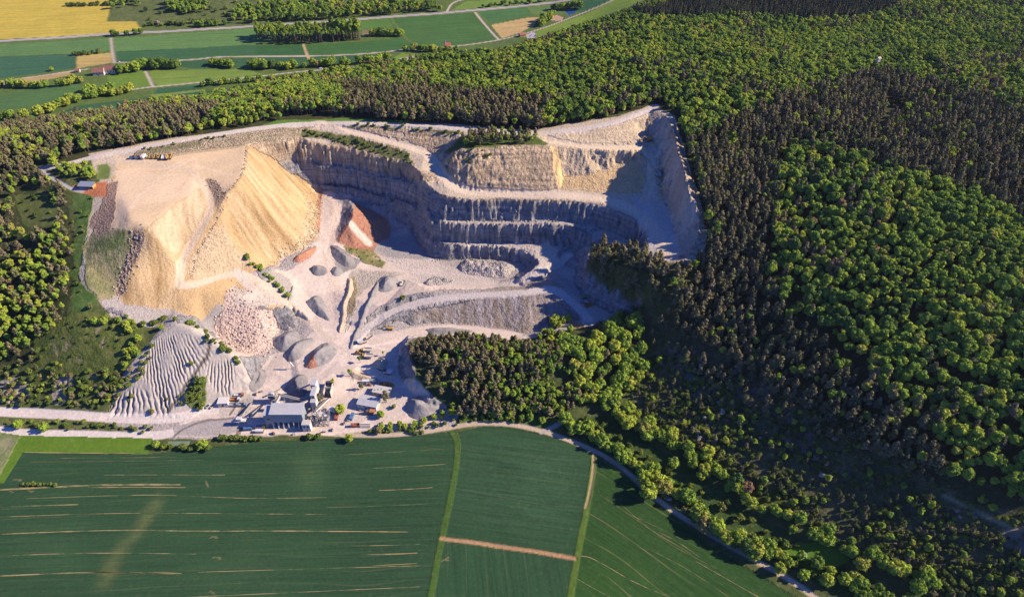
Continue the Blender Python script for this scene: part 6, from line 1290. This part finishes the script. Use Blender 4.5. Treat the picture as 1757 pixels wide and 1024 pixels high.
# crusher, screens and silos
x, y, z0 = gpt(469, 692); cr = root('crusher_station', 'open steel crusher station at the west end of the long covered conveyor', 'crusher', (x, y, z0))
f_ = MB()
for a in (-2.4, 2.4):
    for b in (0, 4): f_.box(a - .15, a + .15, b - .15, b + .15, -.5, 9)
for zz in (3, 6, 9): f_.box(-2.7, 2.7, -.3, 4.3, zz, zz + .25)
f_.out('frame', STEEL, cr); MB().taper(-1.9, 1.9, .3, 3.7, 6.3, 8.9, 1.25).out('funnel', DGREY, cr); MB().tube((-1.2, 2, 4.4), (1.6, 2, 4.4), 1.1, 14).out('rotor_drum', DGREY, cr); MB().box(.4, 2.2, .5, 2.2, 9.25, 11).out('cabin', WHITE, cr)
for (u, v, lab, w_, n_) in ((541, 730, 'tall screening frame with walkways beside the white control block', 2.6, 4), (551, 731, 'middle screening frame with round tanks on stilts', 2.6, 3), (560, 731, 'open stilt frame at the east end of the screening plant', 2.4, 2)):
    x, y, z0 = gpt(u, v); s_ = root('screening_tower', lab, 'screening plant', (x, y, z0), 0, 'screening towers east of the hall'); f_ = MB()
    for a in (-w_, 0, w_):
        for b in (0, 4.5, 9): f_.box(a * .72 - .13, a * .72 + .13, b - .13, b + .13, -.5, 8.5 + n_ * .5)
    for zz in (2.6, 5.4, 8.2): f_.box(-w_ * .76, w_ * .76, -.2, .0, zz, zz + .2).box(-w_ * .76, w_ * .76, 9, 9.2, zz, zz + .2).box(-w_ * .76, -w_ * .7, -.2, 9.2, zz, zz + .2).box(w_ * .7, w_ * .76, -.2, 9.2, zz, zz + .2)
    f_.beam((-w_ * .7, 0, 0), (w_ * .7, 0, 5), .16).beam((-w_ * .7, 9, 5), (w_ * .7, 9, 0), .16); f_.out('frame', STEEL, s_)
    for k in range(n_):
        if k % 2: MB().tube((0, 1.6 + k * 2, 5.6), (0, 1.6 + k * 2, 8.6), 1.15, 14).tube((0, 1.6 + k * 2, 5.6), (0, 1.6 + k * 2, 4.2), 1.15, 14, .3).out('tank', LGREY, s_)
        else: MB().hexa([(-1.5, .6 + k * 2, 6), (1.5, .6 + k * 2, 6), (1.5, 3.0 + k * 2, 6.8), (-1.5, 3.0 + k * 2, 6.8), (-1.5, .6 + k * 2, 7.6), (1.5, .6 + k * 2, 7.6), (1.5, 3.0 + k * 2, 8.4), (-1.5, 3.0 + k * 2, 8.4)]).out('screen_deck', (DGREY, WHITE)[k // 2 % 2], s_)
    MB().beam((w_ * .8, 0, 0), (w_ * .8, 6, 5.4), .7, .15).out('stair', STEEL, s_)
def gable(name, label, cat, u, v, wx_, dy_, h, rh, wm, rm, rz=0, group=None, windows=3, along=0, door=True, chim=False):
    x, y, z0 = gpt(u, v); e = root(name, label, cat, (x, y, z0), rz, group); a, b = wx_ / 2, dy_ / 2; o_ = .45
    w_ = MB().box(-a, a, -b, b, -1.2, h)
    if rh > 0 and along == 0: w_.V += [np.array(q, float) for q in ((-a, -b, h), (-a, b, h), (-a, 0, h + rh), (a, -b, h), (a, b, h), (a, 0, h + rh))]; k = len(w_.V) - 6; w_.F += [[k, k + 2, k + 1], [k + 3, k + 4, k + 5]]
    w_.out('wall', wm, e)
    if rh > 0:
        r_ = MB()
        for sg in (-1, 1):
            yy = sg * (b + o_); dz_ = -rh * o_ / b
            r_.hexa([(-a - o_, yy, h + dz_), (a + o_, yy, h + dz_), (a + o_, 0, h + rh), (-a - o_, 0, h + rh), (-a - o_, yy, h + dz_ + .22), (a + o_, yy, h + dz_ + .22), (a + o_, 0, h + rh + .24), (-a - o_, 0, h + rh + .24)])
        rf = r_.out('roof', rm, e)
        if chim: MB().box(a * .3, a * .3 + .8, .3, 1.1, h + rh * .5, h + rh + 1.2).out('chimney', TILE, rf)
    else: MB().box(-a - .3, a + .3, -b - .3, b + .3, h, h + .35).out('roof', rm, e)
    for i in range(windows):
        xx = -a + (i + .5) * wx_ / windows; wd = MB().box(xx - .6, xx + .6, -b - .08, -b + .02, h * .45, h * .75).out('window', GLASS, e)
    if door: MB().box(-a * .1 - .9, -a * .1 + .9, -b - .07, -b + .03, -.1, min(2.6, h * .4)).out('door', DGREY, e)
    return e
gable('workshop', 'pale roofed workshop with a tree shadow across its roof', 'workshop', 634, 694, 15.5, 9.5, 4.6, .9, LGREY, SILV, R(-13), windows=4)
e = gable('flat_roofed_shed', 'flat patched roof of the low shed behind the workshop', 'shed', 656, 674, 13.5, 7, 3.6, 0, CONC, CONC, R(-13), windows=3)
for k in range(5): MB().box(-5.5 + k * 2.3, -4.4 + k * 2.3, -2 + (k % 3) * 1.2, -1 + (k % 3) * 1.2, 3.95, 4.25).out('roof_light', GREY, e)
gable('weigh_office', 'white flat roofed weigh office on the west side of the yard', 'office', 385, 692, 7.6, 6.0, 3.6, 0, WHITE, WHITE, R(4), windows=3)
gable('small_shed', 'little grey lean-to shed below the hopper trees', 'shed', 570, 705, 6.2, 4.4, 2.6, .4, CONC, LGREY, R(-4), windows=1)
# loading bridge west of the hall
x, y, z0 = gpt(414, 727); lb = root('loading_bridge', 'white loading bridge on posts at the dark shadow west of the hall', 'loading bridge', (x, y, z0))
MB().box(-4.8, 4.8, -1.6, 1.8, 4.4, 4.8).out('deck', WHITE, lb); f_ = MB()
for k in range(7): f_.box(-4.7 + k * 1.55, -4.6 + k * 1.55, -1.6, -1.5, 4.8, 5.9).box(-4.7 + k * 1.55, -4.6 + k * 1.55, 1.7, 1.8, 4.8, 5.9)
f_.box(-4.8, 4.8, -1.62, -1.52, 5.8, 5.95).box(-4.8, 4.8, 1.72, 1.82, 5.8, 5.95).out('railing', STEEL, lb)
for a in (-4.2, 0, 4.2): MB().box(a - .2, a + .2, -.2, .2, -.5, 4.4).out('leg', STEEL, lb)
MB().taper(-1.5, 1.5, -1.2, 1.2, 4.9, 7.2, 1.3).out('funnel', LGREY, lb)
# visitor shelter on the spoil tip, farm, chapel, far houses
x, y, z0 = gpt(149, 325); e = root('shelter', 'open shelter with blue grey roof and yellow end wall on red gravel', 'shelter', (x, y, z0), R(-4))
MB().box(-7, 7, 0, 5.5, -1, .35).out('plinth', WHITE, e); MB().hexa([(-7.6, -.6, 3.0), (6.4, -.6, 3.0), (6.4, 6.2, 4.2), (-7.6, 6.2, 4.2), (-7.6, -.6, 3.25), (6.4, -.6, 3.25), (6.4, 6.2, 4.45), (-7.6, 6.2, 4.45)]).out('roof', TARP, e)
MB().box(5.6, 6.3, .2, 5.3, .35, 3.1).out('end_wall', WOOD, e)
for a in (-6.8, -2.5, 2): MB().box(a - .12, a + .12, .1, .35, .35, 3.05).out('post', WOOD, e)
gable('farmhouse', 'white farmhouse wing with brown roof and dark windows beside the poplars', 'farmhouse', 191, 125, 15, 9, 6, 4.2, WHITE, TILE, R(5), 'farm buildings', 4, chim=True)
gable('farmhouse', 'lower white farmhouse wing to the west with brown roof', 'farmhouse', 172, 128, 14, 9.5, 5, 4.2, WHITE, TILE, R(8), 'farm buildings', 4, chim=True)
gable('barn', 'small pinkish barn at the west end of the farm', 'barn', 134, 124, 6, 5, 3, 1.8, CONC, TILE, R(10), 'farm buildings', 1)
e = gable('chapel', 'tiny red chapel by the field track', 'chapel', 769, 83, 8, 6.5, 5, 2.6, REDW, REDW, 0, None, 2)
t_ = MB().box(-5.6, -3.6, -1.2, .8, -1, 10.5).out('tower', WHITE, e); MB().taper(-5.7, -3.5, -1.3, .9, 10.5, 12, .3).out('tower_roof', TILE, t_)
for (u, v, lab, w_, mm) in ((545, 8, 'white gabled house among trees on the valley road', 9, WHITE), (525, 3, 'grey roofed house beyond the valley road wood', 9, CONC)):
    gable('house', lab, 'house', u, v, w_, 8, 5, 3.4, mm, TILE if mm is WHITE else GREY, .2, 'houses by the valley road', 2)
gable('wooden_hut', 'little red brown hut beside the car park at the wood edge', 'hut', 896, 62, 9, 6, 3, 1.6, REDW, TILE, R(25), None, 1)
gable('hut', 'single tiny pale hut in the canopy of the far plateau', 'hut', 1500, 122, 3.2, 3.2, 14.5, 1.2, CONC, TILE, R(25), None, 1)
x, y, z0 = gpt(1378, 958); e = root('hunting_stand', 'small grey hunting stand on posts in the meadow corner', 'hunting stand', (x, y, z0)); MB().box(-1, 1, -1, 1, 2.6, 4.6).out('cabin', CONC, e); MB().hexa([(-1.2, -1.2, 4.6), (1.2, -1.2, 4.6), (1.2, 1.2, 5), (-1.2, 1.2, 5), (-1.2, -1.2, 4.7), (1.2, -1.2, 4.7), (1.2, 1.2, 5.1), (-1.2, 1.2, 5.1)]).out('roof', GREY, e)
for a in (-.9, .9):
    for b in (-.9, .9): MB().beam((a * 1.4, b * 1.4, -.3), (a, b, 2.6), .14).out('leg', BARK, e)
MB().beam((0, -2.4, 0), (0, -1, 2.6), .5, .1).out('ladder', BARK, e)

# ------------------------------------------------------------------ machines
def wheels(e, xs, w_, r, mat=RUB, wd=.55):
    for x_ in xs:
        for s_ in (-1, 1):
            wh = MB().tube((x_, s_ * (w_ - wd / 2), r), (x_, s_ * (w_ + wd / 2), r), r, 14).out('wheel', mat, e); MB().tube((x_, s_ * (w_ - wd / 2 - .02), r), (x_, s_ * (w_ + wd / 2 + .03), r), r * .45, 10).out('rim', STEEL, wh)
def dump_truck(label, u, v, rz, body=YEL, bed=YEL, sc=1, group='dump trucks', loc=None):
    e = root('dump_truck', label, 'dump truck', loc or gpt(u, v), rz, group, sc); wheels(e, (-2.6, -1.0, 3.0), 1.5, .95)
    MB().box(-4.0, 4.4, -.6, .6, .9, 1.5).out('chassis', DGREY, e)
    m = MB(); m.hexa([(-4.9, -1.6, 2.0), (1.4, -1.6, 1.6), (1.4, 1.6, 1.6), (-4.9, 1.6, 2.0), (-5.2, -1.8, 2.2), (1.5, -1.8, 1.85), (1.5, 1.8, 1.85), (-5.2, 1.8, 2.2)])
    for s_ in (-1, 1): m.hexa([(-5.2, s_ * 1.8 - .1, 2.2), (1.5, s_ * 1.8 - .1, 1.85), (1.5, s_ * 1.8 + .1, 1.85), (-5.2, s_ * 1.8 + .1, 2.2), (-4.6, s_ * 1.9 - .1, 3.1), (1.9, s_ * 1.9 - .1, 3.4), (1.9, s_ * 1.9 + .1, 3.4), (-4.6, s_ * 1.9 + .1, 3.1)])
    m.box(1.4, 1.6, -1.8, 1.8, 1.85, 3.5); m.out('bed', bed, e); c_ = MB().box(2.0, 3.6, -1.3, 1.3, 1.5, 3.2).out('cab', body, e); MB().box(1.9, 3.7, -1.22, 1.22, 2.35, 2.95).out('window', GLASS, c_); MB().taper(3.6, 5.3, -1.2, 1.2, 1.2, 2.2, .8).out('bonnet', body, e); return e
def loader(label, u, v, rz, sc=1, body=YEL, group='wheel loaders'):
    e = root('wheel_loader', label, 'wheel loader', gpt(u, v), rz, group, sc); wheels(e, (-1.6, 1.6), 1.2, .85)
    MB().box(-3.0, -.6, -.95, .95, .9, 2.1).out('engine_cover', body, e); c_ = MB().box(-.6, .8, -.75, .75, 1.2, 3.3).out('cab', body, e); MB().box(-.66, .86, -.68, .68, 2.2, 3.0).out('window', GLASS, c_); MB().box(.8, 2.2, -.5, .5, .8, 1.4).out('front_frame', body, e)
    MB().beam((1.2, -.5, 1.6), (3.5, -.5, .7), .25).beam((1.2, .5, 1.6), (3.5, .5, .7), .25).out('lift_arm', body, e); MB().hexa([(3.4, -1.4, .2), (4.6, -1.4, .15), (4.6, 1.4, .15), (3.4, 1.4, .2), (3.2, -1.4, 1.4), (3.5, -1.4, 1.45), (3.5, 1.4, 1.45), (3.2, 1.4, 1.4)]).out('bucket', DGREY, e); return e
def excavator(label, u, v, rz, sc=1, body=YEL, reach=1.0, group='excavators'):
    e = root('excavator', label, 'excavator', gpt(u, v), rz, group, sc)
    for s_ in (-1, 1): MB().hexa([(-2, s_ * 1.2 - .3, 0), (2, s_ * 1.2 - .3, 0), (2, s_ * 1.2 + .3, 0), (-2, s_ * 1.2 + .3, 0), (-2.4, s_ * 1.2 - .3, .8), (2.4, s_ * 1.2 - .3, .8), (2.4, s_ * 1.2 + .3, .8), (-2.4, s_ * 1.2 + .3, .8)]).out('track', RUB, e)
    MB().tube((0, 0, .6), (0, 0, 1.1), .8, 12).out('slew_ring', DGREY, e); MB().box(-2.6, .6, -1.35, 1.35, 1.1, 2.3).out('engine_cover', body, e); c_ = MB().box(.4, 1.9, .35, 1.35, 1.1, 2.9).out('cab', body, e); MB().box(.5, 1.96, .3, 1.3, 1.9, 2.7).out('window', GLASS, c_)
    MB().beam((.8, -.3, 1.7), (3.2 * reach, -.3, 4.4), .5, .6).beam((3.2 * reach, -.3, 4.4), (5.6 * reach, -.3, 3.6), .4, .5).out('boom', body, e); MB().beam((5.6 * reach, -.3, 3.7), (6.4 * reach, -.3, 1.2), .35, .45).out('stick', body, e); MB().hexa([(5.7 * reach, -.9, .2), (6.9 * reach, -.9, .4), (6.9 * reach, .3, .4), (5.7 * reach, .3, .2), (6.0 * reach, -.9, 1.3), (6.7 * reach, -.9, 1.4), (6.7 * reach, .3, 1.4), (6.0 * reach, .3, 1.3)]).out('bucket', DGREY, e); return e
def truck(label, u, v, rz, cabm=WHITE, bedm=STEEL, L_=8, group='lorries', box=False):
    e = root('lorry', label, 'lorry', gpt(u, v), rz, group); wheels(e, (-L_ * .38, -L_ * .22, L_ * .30), 1.05, .5, RUB, .35)
    c_ = MB().taper(L_ * .26, L_ * .5, -1.2, 1.2, .7, 3.0, .94).out('cab', cabm, e); MB().box(L_ * .48, L_ * .5 + .04, -1.0, 1.0, 1.8, 2.6).out('windscreen', GLASS, c_); MB().box(-L_ * .5, L_ * .26, -.5, .5, .6, 1.0).out('chassis', DGREY, e)
    m = MB().box(-L_ * .5, L_ * .22, -1.25, 1.25, 1.0, 1.15)
    if box: m.box(-L_ * .5, L_ * .22, -1.25, 1.25, 1.15, 3.2)
    else: m.box(-L_ * .5, L_ * .22, -1.25, -1.15, 1.15, 2.3).box(-L_ * .5, L_ * .22, 1.15, 1.25, 1.15, 2.3).box(-L_ * .5, -L_ * .48, -1.15, 1.15, 1.15, 2.3).box(L_ * .2, L_ * .22, -1.15, 1.15, 1.15, 2.3)
    m.out('bed', bedm, e); return e
def car(label, u, v, rz, mat=WHITE, group='parked cars', van=False):
    e = root('car', label, 'van' if van else 'car', gpt(u, v), rz, group); wheels(e, (-1.3, 1.3), .78, .33, RUB, .22)
    bd = MB().taper(-2.2, 2.2, -.88, .88, .3, .95, .96).out('body', mat, e); MB().taper(-1.9 if van else -1.5, 1.5 if van else .9, -.8, .8, .95, 2.0 if van else 1.45, .82).out('cabin', mat if van else GLASS, e)
    if van: MB().box(1.0, 1.52, -.7, .7, 1.2, 1.7).out('windscreen', GLASS, e)
    for s_ in (-.6, .6): MB().box(2.1, 2.22, s_ - .18, s_ + .18, .6, .78).out('headlight', STEEL, e)
    return e
dump_truck('yellow dump truck, upper of the two parked side by side at the pale yard', 628, 603, R(178), YEL, CONC)
dump_truck('yellow dump truck, lower of the two parked side by side at the pale yard', 630, 613, R(176), YEL, CONC)
loader('yellow loader facing the parked dump trucks', 615, 607, R(0))
excavator('yellow excavator working at the foot of the dam road', 669, 565, R(180))
loader('grey white loader beside the grey heap in the middle yard', 690, 488, R(80), 1.2, WHITE)
excavator('excavator in the shade on the upper eastern bench', 1113, 242, R(200), 1.3)
dump_truck('dump truck in the shade on the eastern bench below the excavator', 1127, 300, R(95), YEL, CONC, 1.2)
dump_truck('dump truck with grey bed, second from the east end of the row on the tip', 283, 271, R(100), YEL, CONC, 0.95, 'machines parked in a row on the spoil tip')
dump_truck('dump truck with high orange sides at the east end of the row on the tip', 292, 271, R(95), YEL, YEL, 0.95, 'machines parked in a row on the spoil tip')
loader('yellow loader third from the east end of the row on the tip', 273, 271, R(95), 1.0, YEL, 'machines parked in a row on the spoil tip')
loader('yellow loader in the middle of the row on the tip', 265, 271, R(90), .95, YEL, 'machines parked in a row on the spoil tip')
loader('small yellow loader beside the white tanker on the tip', 257, 271, R(92), .9, YEL, 'machines parked in a row on the spoil tip')
truck('white tanker lorry in the row on the spoil tip', 247, 271, R(85), WHITE, WHITE, 6.5, 'machines parked in a row on the spoil tip', True)
truck('orange flat trailer at the west end of the row on the tip', 238, 272, R(20), ORG, BLUEP, 6, 'machines parked in a row on the spoil tip')
truck('low blue and orange lorry, westmost of the row on the tip', 229, 272, R(15), ORG, BLUEP, 6, 'machines parked in a row on the spoil tip')
loader('wheel loader parked behind the flat roofed shed', 660, 660, R(170), 1); loader('second wheel loader behind the flat roofed shed, nearer the ramp', 670, 661, R(160), 1)
truck('red cabbed lorry at the pallets below the workshop', 610, 731, R(185), REDP, REDP, 6.5)
truck('white tipper lorry north of the weigh office', 411, 679, R(5), ORG, WHITE, 7.5); truck('orange and white lorry beside the weigh office', 404, 687, R(2), WHITE, ORG, 8); truck('yellow machine carrier in the shadow west of the hall', 448, 734, R(0), YEL, STEEL, 7)
truck('dark lorry waiting at the weighbridge', 402, 696, R(0), GREY, STEEL, 8, 'lorries'); truck('green lorry behind the dark one at the weighbridge', 416, 696, R(0), GREY, GREY, 7, 'lorries')
car('white car west of the weigh office, nearer the hedge', 358, 697, R(60)); car('white car beside the weigh office wall', 365, 697, R(70)); car('small car on the upper shed yard', 627, 660, R(0), WHITE); car('red car on the upper shed yard', 633, 661, R(0), REDP)
car('white camper van on the track below the poplars', 551, 119, R(5), WHITE, 'valley vehicles', True); car('white car beside the camper van', 546, 119, R(5), WHITE, 'valley vehicles'); car('white car on the wood edge car park', 912, 62, R(30), WHITE, 'valley vehicles'); car('dark car at the end of the wood edge car park', 919, 62, R(60), DGREY, 'valley vehicles'); car('white car on the track by the farm', 203, 107, R(5), WHITE, 'valley vehicles')
excavator('green excavator under the pine knoll cliff', 1002, 511, R(10), 1, pmat('machine_green', (.06, .25, .12)), .8); truck('orange lorry at the bottom of the pine knoll', 1010, 525, R(15), ORG, ORG, 7)
loader('old tan machine beside the lorry under the knoll cliff', 1004, 520, R(170), .9, CONC)
def crusher(label, u, v, rz, sc=1, mat=WHITE):
    e = root('mobile_crusher', label, 'mobile crusher', gpt(u, v), rz, 'mobile crushers', sc)
    for s_ in (-1, 1): MB().box(-3, 2, s_ * 1.2 - .3, s_ * 1.2 + .3, 0, .9).out('track', RUB, e)
    MB().box(-3.5, 2.6, -1.2, 1.2, .9, 2.2).out('chassis', mat, e); MB().taper(-4.4, -.8, -1.3, 1.3, 2.2, 3.6, 1.2).out('feed_hopper', mat, e); MB().box(.2, 2.4, -1.1, 1.1, 2.2, 3.3).out('engine_cover', DGREY, e); MB().beam((2.2, 0, 1.2), (7.5, 0, 3.6), .9, .3).out('discharge_belt', BELT, e)
crusher('white mobile crusher at the foot of the dam road', 624, 587, R(28), 1.1, WHITE); crusher('white mobile crusher by the ramp under the knoll cliff', 664, 640, R(170), 1.1, WHITE)
crusher('orange brown mobile screen below the workshop', 634, 709, R(178), 1.0, ORG)
for i in range(3):
    x, y, z0 = gpt(627, 727.5 + i * 2.6); e = root('pipe_stack', ('northern', 'middle', 'southern')[i] + ' bundle of white pipes in the yard below the workshop', 'pipe bundle', (x, y, z0), 0, 'pipe bundles')
    for k in range(3): MB().tube((-4, (k % 2) * .5 - .2, .35 + (k > 1) * .6), (4, (k % 2) * .5 - .2, .35 + (k > 1) * .6), .32, 10).out('pipe', WHITE, e)
# ------------------------------------------------------------------ air
me = bpy.data.meshes.new('haze'); o = MB().box(-1900, 2600, -60, 2100, -12, 428); me = mesh_from('haze', o.V, o.F, BARK); me.materials.clear()
hm = bpy.data.materials.new('haze_air'); hm.use_nodes = True; t = hm.node_tree; t.nodes.clear(); oo = t.nodes.new('ShaderNodeOutputMaterial'); pv = t.nodes.new('ShaderNodeVolumePrincipled')
pv.inputs['Color'].default_value = (0.75, 0.83, 1.0, 1); pv.inputs['Density'].default_value = 0.00002; pv.inputs['Anisotropy'].default_value = 0.3; t.links.new(pv.outputs[0], oo.inputs['Volume'])
me.materials.append(hm); ho = bpy.data.objects.new('haze', me); COL.objects.link(ho); ho['kind'] = 'stuff'; ho['label'] = 'thin pale air over the whole valley'; SC.cycles.volume_bounces = 0
